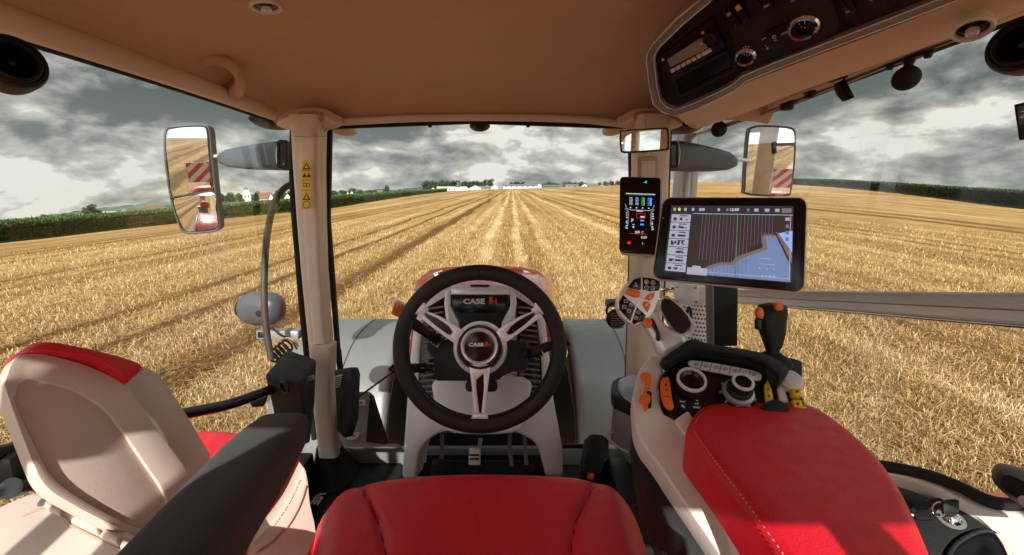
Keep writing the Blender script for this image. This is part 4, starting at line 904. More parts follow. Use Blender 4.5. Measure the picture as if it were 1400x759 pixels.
# ================================================================ steering wheel and column
def column():
    t = root('steering_column', 'light grey steering column with black brand panel and louvred vents behind the wheel', 'dashboard', P(655, 640, 1.25))
    A = Pl(P(655, 450, 1.24), (0, -.93, .36))
    # body shell: a domed tower, then two legs around the dark pedal bay
    out = cr([(600, 392), (626, 389), (655, 388), (688, 389), (712, 392)], 4, False) + cr([(733, 408), (746, 440), (752, 490), (757, 545), (765, 590), (769, 620), (770, 652)], 3, False)
    out += [(746, 652)] + cr([(741, 630), (733, 608), (716, 596), (695, 590), (655, 588), (612, 590), (592, 597), (577, 612), (571, 632), (570, 655)], 3, False)
    out += [(549, 655)] + cr([(551, 618), (553, 590), (556, 545), (560, 490), (566, 440), (580, 408)], 3, False)
    slab('body', out, A, .14, T['shell_light'], t, bevel=.014, seg=4)
    # raised centre
    cen = Pl(P(655, 450, 1.20), (0, -.95, .3))
    slab('top_cap', [(617, 392), (696, 392), (697, 403), (616, 403)], cen, .03, T['silver'], t, bevel=.003)
    slab('vent_knob', rr(643, 389, 669, 392.5, 1.5), cen, .02, T['black'], t, off=.004, bevel=.001)
    bp_ = slab('brand_panel', [(616, 403), (697, 403), (697.5, 418), (686, 440), (685.5, 474), (629, 474), (628.5, 440), (616.5, 418)], cen, .03, T['black_soft'], t, bevel=.004)
    slab('panel_face', [(618.5, 405), (694.5, 405), (695, 417), (685, 428), (629, 428), (618.5, 417)], cen, .004, T['black_gloss'], bp_, off=.002, bevel=.001)
    for s in (0, 1):
        m_ = (lambda x: x) if not s else (lambda x: 1313.5 - x)
        slab('bezel_wing', [(m_(x), y) for x, y in ((609, 398), (616, 396), (616, 420), (628, 442), (628, 470), (616, 470), (610, 440), (607, 415))], cen, .02, T['silver_paint'], t, off=.004, bevel=.004)
        vt = slab('air_vent', [(m_(x), y) for x, y in ((584, 420), (609, 405), (608, 425), (606, 450), (606, 540), (584, 560), (570, 540), (572, 480), (576, 440))], A, .02, T['black_gloss'], t, off=.012, bevel=.003)
        for k in range(17):
            y0 = 418 + k * 7.6; x0 = 581 - k * .55; x1 = 606 - min(k, 5) * .6
            slab('louvre', [(m_(x0), y0 + 3.5), (m_(x1), y0), (m_(x1), y0 + 2.6), (m_(x0), y0 + 6.1)], A, .008, T['box_grey'], vt, off=.022, bevel=0)
        slab('vent_trim', [(m_(x), y) for x, y in ((577, 424), (584, 418), (579, 440), (574, 480), (572, 530), (566, 545), (565, 500), (569, 455))], A, .03, T['white'], t, off=.016, bevel=.004)
        slab('red_accent', [(m_(x), y) for x, y in ((562, 452), (569, 442), (566, 480), (562, 498), (559, 480))], A, .03, T['red_gloss'], t, off=-.004, bevel=.004)
    # lower white centre below the cover
    slab('lower_cover', cr([(602, 515), (716, 515), (724, 545), (716, 575), (700, 592), (620, 592), (600, 575), (592, 545)], 4), Pl(P(655, 550, 1.17), (0, -.85, .5)), .04, T['shell_light'], t, bevel=.01, seg=3)
    # black switch shroud behind the hub
    B = Pl(P(655, 490, 1.09), (0, -.93, .36))
    slab('switch_shroud', [(583, 470), (592, 462), (600, 466), (640, 458), (672, 458), (707, 466), (721, 468), (722.5, 500), (719, 506), (700, 509), (688, 514), (680, 521), (596, 521), (592, 512), (592, 490), (583, 478)], B, .06, T['black_soft'], t, bevel=.008, seg=3)
    slab('shroud_top', cr([(630, 452), (640, 445), (672, 445), (684, 452), (684, 470), (630, 470)], 3), B, .05, T['black_gloss'], t, bevel=.006, off=.002)
    slab('tilt_lever', rr(636, 521, 680, 536, 6), B, .03, T['black'], t, off=-.01, bevel=.004)
    st_ = slab('control_sticker', [(599, 451), (608, 456), (598, 475), (588, 469)], B, .001, T['white'], t, off=.004, bevel=0)
    marks('sticker_symbols', [([(590, 468.5), (594.5, 460.5), (603, 465.5), (598, 473.5)], 0), (circ(601, 457, 2, n=10), 1), (circ(598, 462, 1.6, n=10), 1), ([(603, 455), (606, 456.5), (604.5, 459.5), (602, 458)], 1), ([(593, 466), (596, 464.5), (599, 466.5), (597, 470.5)], 2)], B, .0055, [T['brown'], T['dark_ink'], T['white']], st_)
    text('brand_lettering', 'CASE', cen, 648, 412.5, 6.6, T['grey_key'], t, bold=.07, sx=1.35, off=.004)
    text('brand_lettering', 'I', cen, 671, 411.5, 8.5, T['red_gloss'], t, bold=.13, sx=1.5, off=.004); text('brand_lettering', 'H', cen, 675.5, 412.5, 6.6, T['red_gloss'], t, bold=.08, sx=1.2, off=.0044)
    # stalks
    s1 = tube('stalk', [P(602, 464, 1.06), P(590, 460, 1.05), P(575, 449, 1.04), P(563, 441, 1.035)], [.009, .010, .013, .014], T['black'], t, n=12)
    for k in range(4): lathe('boot_ring', [(.010, -.003), (.017, 0), (.010, .003)], P(588 + k * 3.4, 458 + k * 2.4, 1.052), (P(563, 441, 1.035) - P(602, 464, 1.06)), T['rubber'], s1, n=16)
    s2 = tube('stalk', [P(592, 503, 1.06), P(575, 503, 1.055), P(560, 504, 1.05), P(540, 505, 1.05), P(534, 501, 1.05)], [.008, .011, .012, .010, .009], T['black'], t, n=12); lathe('stalk_collar', [(.0, -.006), (.0145, -.006), (.0145, .006), (0, .006)], P(578, 503, 1.055), (1, 0, 0), T['black_gloss'], s2, n=18)
    s3 = tube('stalk', [P(718, 485, 1.07), P(732, 482, 1.055), P(748, 474, 1.05), P(765, 472, 1.05), P(776, 466, 1.05)], [.009, .012, .012, .013, .012], T['black'], t, n=12); lathe('stalk_collar', [(.012, -.002), (.0142, 0), (.012, .002)], P(740, 480, 1.052), (1, .2, .25), T['chrome'], s3, n=18)
    for k in range(4): lathe('boot_ring', [(.010, -.003), (.017, 0), (.010, .003)], P(722 + k * 3, 484 - k * 1.0, 1.063), (1, 0, .2), T['rubber'], s3, n=16)
    # dark bay, cross bar and feet
    D = PY(1.36)
    slab('pedal_bay', [(574, 592), (740, 592), (752, 668), (566, 668)], D, .02, T['black'], t, bevel=.003)
    slab('bay_bar', [(576, 613), (738, 613), (738, 623), (576, 623)], PY(1.33), .02, T['box_grey'], t, bevel=.003)
    for a in ([(549, 652), (573, 652), (578, 690), (535, 690)], [(744, 652), (770, 652), (784, 690), (738, 690)]): slab('column_foot', a, Pl(P(655, 660, 1.2), (0, -.8, .5)), .06, T['black'], t, bevel=.008)
    slab('foot_cover', [(566, 634), (600, 628), (720, 628), (748, 632), (752, 680), (560, 680)], Pl(P(655, 655, 1.24), (0, -.6, .8)), .03, T['black_soft'], t, bevel=.008)
column()
# pedals
def pedal(pts, padc, label, w_=.02, m='black'):
    t = root('pedal', label, 'pedal', padc); tube('arm', pts, .006, T['steel'], t, spl=3, flat=.6); c = V(padc)
    box('pad', c, (w_ * 2, .018, .045), T[m], t, bevel=.004, rot=Matrix.Rotation(R(-35), 3, 'X'))
    for k in range(3): box('rib', c + V((0, -.012, .012 - k * .012)), (w_ * 1.7, .004, .003), T['rubber'], t, bevel=0)
pedal([P(604, 594, 1.3), P(604, 612, 1.26), P(603, 640, 1.2), P(602, 655, 1.17)], P(601, 640, 1.16), 'black clutch pedal, leftmost under the steering column')
pedal([P(657, 600, 1.3), P(655, 612, 1.26), P(650, 622, 1.2)], P(649, 624, 1.2), 'small pale ribbed pedal in the middle under the steering column', .016, 'white')
pedal([P(698, 592, 1.3), P(697, 610, 1.26), P(700, 640, 1.2)], P(699, 650, 1.18), 'black brake pedal right of the pale pedal')
pedal([P(717, 592, 1.3), P(718, 610, 1.26), P(720, 640, 1.2)], P(720, 648, 1.18), 'black pedal nearest the right leg of the steering column')
tb = root('throttle_pedal', 'wide upright black accelerator pedal with orange dot, right of the column', 'pedal', P(812, 670, 1.05))
q3 = Pl(P(812, 625, 1.08), (.0, -.82, .45)); slab('pad', [(806, 596), (812, 594), (825, 595), (829, 600), (824, 648), (818, 652), (799, 645), (800, 630)], q3, .03, T['black_soft'], tb, bevel=.006)
slab('pad_face', [(808, 600), (823, 601), (820, 645), (802, 641)], q3, .004, T['rubber'], tb, off=.004, bevel=.002)
slab('housing', [(803, 600), (833, 598), (834, 640), (828, 668), (792, 668), (795, 640)], q3, .05, T['black'], tb, off=-.022, bevel=.008); slab('base_dot', [(806, 646), (813, 648), (811, 656), (804, 655)], q3, .02, T['orange'], tb, off=.0, bevel=.002)
setp(tube('foot_rail', [P(768, 610, 1.25), P(806, 610, 1.25)], .007, T['black_gloss'], None, spl=1), 'short black rail between the column leg and the accelerator pedal', 'rail')

def wheel():
    t = root('steering_wheel', 'leather-rimmed three-spoke steering wheel with silver spokes and round badge', 'steering wheel', P(655, 478, 1.0))
    Wp = Pl(P(656, 478, 1.0), (0, -.985, .17)); c0 = Wp.hit(656, 477)
    u = V((1, 0, 0)); v = Wp.n.cross(u).normalized(); 
    cu = [Wp.hit(656 + 108 * math.cos(2 * math.pi * k / 48), 476.5 + 104 * math.sin(2 * math.pi * k / 48)) for k in range(48)]
    rimo = tube('rim', cu, [.0185 + .0018 * max(0, math.sin(2 * math.pi * k / 48)) for k in range(48)], T['black_soft'], t, n=18, closed=True, spl=2)
    for ang, L_ in ((-90, 1), (28, 1), (152, 1)):
        a = R(ang); c = Wp.hit(656 + 108 * math.cos(a), 476.5 + 104 * math.sin(a)); tg = (Wp.hit(656 + 108 * math.cos(a + .05), 476.5 + 104 * math.sin(a + .05)) - c)
        lathe('rim_seam', [(.0188, -.0007), (.0197, 0), (.0188, .0007)], c, tg, T['black_gloss'], rimo, n=24)
    # inner stitching, lower half
    bm = bmesh.new()
    for k in range(-22, 203, 2):
        a = R(k)
        if 82 < k < 98: continue
        c = Wp.hit(656 + 99.5 * math.cos(a), 476.5 + 95.5 * math.sin(a), .013); d_ = (Wp.hit(656 + 99.5 * math.cos(a + .02), 476.5 + 95.5 * math.sin(a + .02), .013) - c).normalized(); e_ = d_.cross(Wp.n)
        vs = [bm.verts.new(c + d_ * x * .0018 + e_ * y * .0022 + Wp.n * z) for x, y, z in ((-1, -1, 0), (1, -.3, 0), (1, 1, 0), (-1, .3, 0), (-1, -1, -.002), (1, -.3, -.002), (1, 1, -.002), (-1, .3, -.002))]
        for f in ((0, 1, 2, 3), (4, 7, 6, 5), (0, 4, 5, 1), (1, 5, 6, 2), (2, 6, 7, 3), (3, 7, 4, 0)): bm.faces.new([vs[q] for q in f])
    fin(bm, 'stitch_line', T['black_gloss'], rimo, 0, smooth=False)
    # spokes: (outline, slot) in photo pixels; off = height above the rim plane
    def spoke(o, i_, slot, tab):
        s_ = ringslab('spoke', o, i_, Wp, .012, T['silver'], t, bevel=.0018, off=.004)
        slab('spoke_slot', slot, Wp, .006, T['black_gloss'], s_, off=.0005, bevel=0); slab('spoke_tab', tab, Wp, .012, T['silver'], s_, off=.013, bevel=.003, seg=3)
    def mir(l): return [(1311.5 - x, y) for x, y in l]
    So = [(569, 417), (574, 423), (600, 433), (625, 447), (637, 458), (628, 474), (612, 463), (590, 447), (572, 433), (564, 430)]
    Si = [(578, 425.5), (582, 427), (600, 436.5), (614, 446), (620, 454), (617, 459), (610, 456), (594, 444), (583, 434), (577, 429)]
    ta = [(577, 412.5), (581, 414), (580, 420), (586, 424), (580, 430), (572, 428), (570, 430.5), (565, 429), (566, 424)]
    sl = [(580, 427.5), (600, 437), (613, 447), (618, 455), (615, 458), (608, 455), (593, 443), (582, 432)]
    spoke(So, Si, sl, ta); spoke(mir(So), mir(Si), mir(sl), mir(ta))
    Bo = [(641, 498), (671, 498), (667, 530), (664, 560), (664, 572), (648, 572), (647, 560), (645, 530)]
    Bi = [(651, 520), (661, 511), (661.5, 530), (659.5, 552), (658, 566), (655, 566), (653.5, 552), (651, 530)]
    spoke(Bo, Bi, Bi, [(647.5, 566), (664.5, 566), (668.5, 573.5), (643, 573.5)])
    hc = Wp.hit(656, 472); n_ = Wp.n; k = 1 / F
    hb = lathe('hub', [(0, -.05), (.055, -.05), (.0625, -.03), (.0635, -.012), (.060, -.004), (.054, -.001), (.0505, -.004)], Wp.hit(656, 478), n_, T['silver'], t, n=56)
    lathe('hub_ring', [(.051, -.02), (.0515, .004), (.049, .010), (.044, .013)], Wp.hit(656, 474.5), n_, T['black_soft'], hb, n=56)
    lathe('chrome_ring', [(.0425, .008), (.0425, .016), (.0405, .0185), (.0375, .0175), (.0365, .014)], hc, n_, T['silver'], hb, n=56)
    lathe('bronze_ring', [(.0372, .012), (.0365, .0165), (.034, .0165)], hc, n_, T['trim_dark'], hb, n=56)
    lathe('badge', [(.0345, .012), (.034, .0165), (.030, .0178), (0, .0185)], hc, n_, T['black_gloss'], hb, n=48)
    Wq = Wp
    text('badge_lettering', 'CASE', Wq, 651, 471.5, 4.6, T['white'], hb, bold=.06, sx=1.35, off=.0198, ext=.0006)
    text('badge_lettering', 'I', Wq, 665, 470.7, 6, T['red_gloss'], hb, bold=.13, sx=1.4, off=.0198, ext=.0006); text('badge_lettering', 'H', Wq, 668.2, 471.5, 4.6, T['red_gloss'], hb, bold=.08, sx=1.1, off=.0202, ext=.0006)
wheel()

# ================================================================ seats
def stitches(name, pts, m, par, step=.0048, w_=.0005, ln=.0028, off=V((0, 0, .001))):
    bm = bmesh.new(); q = [V(p) for p in pts]; acc = 0
    for a, b in zip(q, q[1:]):
        L_ = (b - a).length; d_ = (b - a) / max(L_, 1e-9); e_ = d_.cross((CAM - a).normalized()).normalized(); nn = (CAM - a).normalized(); s = -acc
        while s + ln < L_:
            if s >= 0:
                c = a + d_ * s
                vs = [bm.verts.new(c + d_ * x * ln + e_ * y * w_ + nn * z) for x, y, z in ((0, -1, .001), (1, -1, .001), (1, 1, .001), (0, 1, .001), (0, -1, -.001), (1, -1, -.001), (1, 1, -.001), (0, 1, -.001))]
                for f in ((0, 1, 2, 3), (4, 7, 6, 5), (0, 4, 5, 1), (1, 5, 6, 2), (2, 6, 7, 3), (3, 7, 4, 0)): bm.faces.new([vs[k] for k in f])
            s += step
        acc = (L_ - s + step * 0) if s > L_ else 0; acc = -(s - L_) if s > L_ else 0
        acc = -(-acc)
    return fin(bm, name, m, par, 0, smooth=False)
def driver():
    t = root('driver_seat', 'red leather driver seat in the foreground with a broad charcoal armrest at its left', 'seat', (-.02, .35, 2.0))
    Zs = 2.42; pl_ = PZ(Zs)
    o = [(-150, 0)]
    # outline of the cushion in plan, from pixels on its top plane
    fr = [(420, 756), (428, 706), (442, 678), (466, 657), (506, 646), (580, 637), (660, 634), (740, 635.5), (804, 641), (840, 650), (862, 670), (878, 702), (894, 756)]
    pts = [pl_.hit(x, y) for x, y in fr]; fr3 = cr([tuple(p) for p in pts], 5, False)
    yb = .02; cx_ = .0
    n = len(fr3); rows = []
    # rows run from the front edge back: s = 0 at the lip, 1 at the back
    K = 26
    def prof(e): return -.045 * max(0, 1 - e / .055) ** 2.2
    grid = []
    for k in range(K + 1):
        s = (k / K) ** 1.5; row = []
        for j in range(n):
            a = V(fr3[j]); f = j / (n - 1); b = V((-.30 + .60 * f, yb, Zs)); p = a * (1 - s) + b * s
            row.append(p)
        grid.append(row)
    # height: distance to outline
    F3 = [V(p) for p in fr3]
    side = [V((F3[0].x - .01, yb, Zs)), V((F3[-1].x + .01, yb, Zs))]
    def dist(p):
        m_ = 9
        for a, b in zip(F3, F3[1:]):
            ab = b - a; t_ = max(0, min(1, (p - a).dot(ab) / ab.dot(ab))); m_ = min(m_, (p - a - ab * t_).length)
        return m_
    sm = []
    def seamd(p):
        """two diagonal seams"""
        m_ = 9
        for L_ in SE_:
            for a, b in zip(L_, L_[1:]):
                ab = b - a; t_ = max(0, min(1, (p - a).dot(ab) / ab.dot(ab))); m_ = min(m_, (p - a - ab * t_).length)
        return m_
    SE_ = [[pl_.hit(x, y) for x, y in cr(q, 4, False)] for q in ([(491, 661), (508, 690), (522, 730), (535, 800), (548, 900)], [(815, 657), (796, 690), (784, 720), (776, 800), (766, 900)])]
    def hgt(p):
        d_ = dist(p); s_ = seamd(p)
        return prof(d_) - .009 * math.exp(-(s_ / .005) ** 2) + .005 * min(1, s_ / .04) + .0008 * math.sin(p.x * 60 + 9 * p.y) * math.sin(p.y * 38 - 14 * p.x) * max(0, 1 - s_ / .09) - .012 * math.exp(-((p.x - .0) / .16) ** 2) * min(1, d_ / .2)
    # finer rows near seams need a dense grid
    bm = bmesh.new(); nx, ny = 150, 110; vs = {}
    xa, xb_ = min(p.x for p in F3), max(p.x for p in F3)
    import bisect
    # param: angle-like sweep over outline j, s inward
    J = cr([tuple(p) for p in F3], 3, False); J = [V(p) for p in J]; nJ = len(J)
    SS = [0, .004, .01, .02, .035, .05, .07, .09] + [.11 + .89 * k / 60 for k in range(61)]
    V_ = []
    low = [bm.verts.new(V((J[j].x, J[j].y, Zs - .20))) for j in range(nJ)]
    mid_ = [bm.verts.new(V((J[j].x, J[j].y, Zs - .125))) for j in range(nJ)]
    V_.append(low); V_.append(mid_)
    for s in SS:
        row = []
        for j in range(nJ):
            a = J[j]; b = V((-.02 + (a.x + .02) * .55, yb - .1, Zs)); p = a.lerp(b, s); row.append(bm.verts.new(V((p.x, p.y, Zs + hgt(p)))))
        V_.append(row)
    for a, b in zip(V_, V_[1:]):
        for j in range(nJ - 1): bm.faces.new((a[j], a[j + 1], b[j + 1], b[j]))
    cu = fin(bm, 'cushion', T['red_leather'], t, 0, ang=80)
    for L_ in SE_: tube('seam', [V((p.x, p.y, Zs + hgt(p) + .0012)) for p in L_ if dist(p) > .004], .0013, T['seam'], cu, n=6, spl=1)
    # edge piping stitches
    def onto(q, up=.0015):
        return [V((p.x, p.y, Zs + hgt(p) + up)) for p in q]
    c_ = V((0, .3, Zs))
    ins = [p + (c_ - p).normalized() * .007 for p in F3]
    stitches('stitch_line', onto(ins[:22], .0), T['stitch'], cu); stitches('stitch_line', onto(ins[-22:], .0), T['stitch'], cu)
    sw_ = [p + (p - c_).normalized() * .006 - V((0, 0, .15)) for p in F3]
    loft('seat_pan', [[V((p.x, p.y, Zs - .12 - dz)) for p in sw_] + [V((.28, 0, Zs - .12 - dz)), V((-.28, 0, Zs - .12 - dz))] for dz in (0, .02, .12, .16)], T['seat_shell'], t)
    # seat back behind the camera (it shades the cushion)
    loft('backrest', [sring((-.01, -.15 - .02 * k, 2.42 + .12 * k), (w_, 0, 0), (0, .06, 0), 3, 28) for k, w_ in enumerate((.26, .27, .27, .25, .20, .16, .13))], T['red_leather'], t)
    # left armrest: charcoal fabric
    spn = [((316, 640, .60), .045, .04), ((300, 722, .50), .05, .045)]
    rg = []
    for (px, py, d), hw, hh in (((389, 582, .775), .030, .012), ((388, 584, .765), .038, .026), ((384, 592, .75), .043, .036), ((368, 612, .70), .046, .042), ((350, 634, .64), .047, .044), ((326, 666, .575), .047, .044), ((298, 702, .51), .046, .044), ((266, 745, .45), .045, .043), ((225, 800, .39), .044, .043), ((170, 870, .33), .042, .04)):
        c = P(px, py, d); rg.append(sring(c, V((.93, .32, -.12)).normalized() * hw, V((.10, .12, 1)).normalized() * hh, 3.4, 32))
    loft('armrest', rg, T['fabric'], t, ang=70)
driver()

def passenger():
    t = root('passenger_seat', 'folding passenger seat on the left, pinkish beige back shell with red leather pads', 'seat', (-.6, .7, 2.0))
    B = P3((20, 500, .60), (195, 530, .735), (150, 700, .61))
    so = cr([(10, 538), (8, 520), (18, 494), (34, 484), (62, 485), (110, 497), (160, 519), (186, 545), (222, 597), (258, 650), (250, 690), (222, 722), (196, 736), (150, 716), (100, 690), (62, 664), (42, 625)], 4)
    si = cr([(22, 552), (22, 540), (26, 527), (38, 519), (62, 521), (104, 534), (140, 556), (160, 578), (196, 630), (226, 676), (224, 700), (206, 716), (190, 722), (150, 704), (108, 680), (74, 654), (54, 622)], 4)
    sh = ringslab('back_shell', so, si, B, .02, T['seat_shell'], t, off=.0, offi=-.002, bevel=.006)
    slab('back_panel', si, B, .02, T['seat_shell'], sh, off=-.007, bevel=.004)
    # cushion layers in front of the shell (further from the camera)
    def layer(nm, o, o1, o2, m, h=.01, **k): return pillow(nm, o, B, h, o1 - o2, m, t, off=o1, **k)
    bo = cr([(60, 488), (120, 494), (165, 505), (192, 504), (214, 520), (240, 560), (268, 604), (283, 628), (280, 650), (258, 665), (236, 620), (196, 560)], 4)
    slab('side_bolster', bo, B, .05, T['seat_shell'], t, off=-.03, bevel=.012, seg=4)
    b2 = cr([(120, 490), (165, 500), (192, 500), (216, 512), (246, 552), (274, 598), (288, 624), (284, 645), (240, 600), (200, 545)], 4)
    slab('front_bolster', b2, B, .05, T['trim'], t, off=-.085, bevel=.014, seg=4)
    rt = cr([(30, 485), (34, 476), (48, 471), (90, 478), (140, 489), (180, 500), (192, 506), (182, 516), (166, 524), (120, 500), (76, 489), (50, 486)], 4)
    pillow('headrest_pad', rt, B, .022, .035, T['red_leather'], t, off=-.004, flat=.6)
    tube('piping', [B.hit(x, y, -.032) for x, y in ((192, 504), (212, 528), (236, 566), (262, 606), (278, 632))], .0016, T['black'], t)
    # cushion seen past the shell, toward the windscreen
    Cp = PZ(2.33)
    cu = pillow('cushion', cr([(262, 600), (290, 596), (330, 600), (380, 612), (409, 628), (414, 645), (398, 680), (368, 725), (345, 745), (300, 770), (240, 720), (235, 640)], 4), Cp, .03, .05, T['red_leather'], t, flat=.8)
    Sp = Pl(P(390, 700, .84), (.55, -.75, .25))
    slab('cushion_side', cr([(343, 748), (366, 722), (392, 686), (410, 650), (416, 640), (421, 660), (424, 690), (432, 730), (430, 800), (340, 800)], 3), Sp, .05, T['seat_shell'], t, bevel=.012, seg=3)
    tube('side_groove', [Sp.hit(x, y, .003) for x, y in ((352, 756), (376, 740), (398, 712), (412, 684), (418, 664))], .0022, T['trim_dark'], t)
    stitches('stitch_line', [Sp.hit(x, y, .006) for x, y in cr([(350, 746), (370, 722), (392, 690), (408, 656)], 4, False)], T['stitch'], t)
    # base moulding with hinge lugs
    Q = Pl(P(110, 720, .62), (-.05, -.25, .95))
    bs = slab('base', cr([(-60, 720), (-10, 694), (36, 674), (60, 670), (95, 686), (150, 712), (215, 744), (260, 775), (260, 860), (-120, 860)], 3), Q, .16, T['seat_shell'], t, bevel=.012, seg=3)
    for a in ([(62, 680), (86, 690), (80, 703), (57, 692)], [(92, 696), (136, 715), (131, 728), (95, 712)], [(140, 720), (165, 731), (160, 744), (136, 733)], [(166, 734), (205, 752), (202, 768), (161, 748)]):
        slab('hinge_lug', a, Q, .02, T['seat_shell'], bs, off=.010, bevel=.005, seg=3)
    tube('lid_gap', [Q.hit(x, y, .001) for x, y in ((30, 706), (60, 694), (90, 710), (96, 718), (150, 745), (220, 778))], .0016, T['trim_dark'], bs, spl=1)
    box('pedestal', (-.58, .70, 2.12), (.18, .34, .22), T['seat_shell'], t, bevel=.03)
passenger()
# door bars, latch
db = root('door_bar', 'long black tubular door handle bar running from the left edge to the latch box', 'handle bar', P(250, 567, .95))
tube('tube', [P(-90, 645, .55), P(0, 620, .61), P(75, 601, .68), P(150, 587, .76), P(250, 566, .92), (P(320, 551, 1.06)), P(392, 524, 1.22)], [.0115, .0115, .0115, .012, .0125, .013, .013], T['black_gloss'], db, n=14)
slab('bracket', [(338, 546), (366, 538), (360, 556), (345, 558)], PY(1.12), .012, T['black'], db, bevel=.003)
d2 = root('door_bar', 'short thick black bar at the left edge, below the long handle bar', 'handle bar', P(30, 668, .6))
tube('tube', [P(-80, 690, .55), P(0, 670, .61), P(50, 660, .66), P(110, 650, .71)], .011, T['black'], d2, n=14); lathe('collar', [(.0, -.01), (.014, -.01), (.014, .01), (0, .01)], P(22, 666, .61), P(50, 660, .64) - P(0, 672, .58), T['black_gloss'], d2)
box('end_block', P(14, 640, .62), (.04, .03, .05), T['black'], d2, bevel=.01)
lt = root('door_latch', 'angular black latch housing on the left pillar, receiving the handle bar', 'latch', P(400, 560, 1.2))
q4 = Pl(P(395, 510, 1.22), (.05, -.62, .78)); q5 = Pl(P(395, 510, 1.205), (-.1, -.98, -.05))
a_, b_, c_, d_ = P(361, 512, 1.16), P(393, 477, 1.30), P(433, 491, 1.30), P(410, 520, 1.15)
e_, f_, g_, h_ = P(372, 558, 1.18), P(395, 560, 1.32), P(431, 548, 1.31), P(416, 566, 1.17)
k_ = [P(378, 590, 1.2), P(395, 600, 1.33), P(424, 606, 1.32), P(412, 612, 1.2)]
bm = bmesh.new(); vs = [bm.verts.new(p) for p in (a_, b_, c_, d_, e_, f_, g_, h_, *k_)]
for f in ((0, 1, 2, 3), (0, 3, 7, 4), (3, 2, 6, 7), (2, 1, 5, 6), (1, 0, 4, 5), (4, 7, 11, 8), (7, 6, 10, 11), (6, 5, 9, 10), (5, 4, 8, 9), (8, 11, 10, 9)): bm.faces.new([vs[i] for i in f])
fin(bm, 'housing', T['black_soft'], lt, .008, 3); lathe('socket', [(.012, 0), (.018, 0), (.018, .006), (.013, .008)], P(391, 528, 1.135), (-.5, -.8, -.1), T['black'], lt)
for k in range(3): box('spring_clip', P(420 + k * 4, 519 - k * 1.5, 1.21), (.006, .006, .014), T['steel'], lt, bevel=.001)
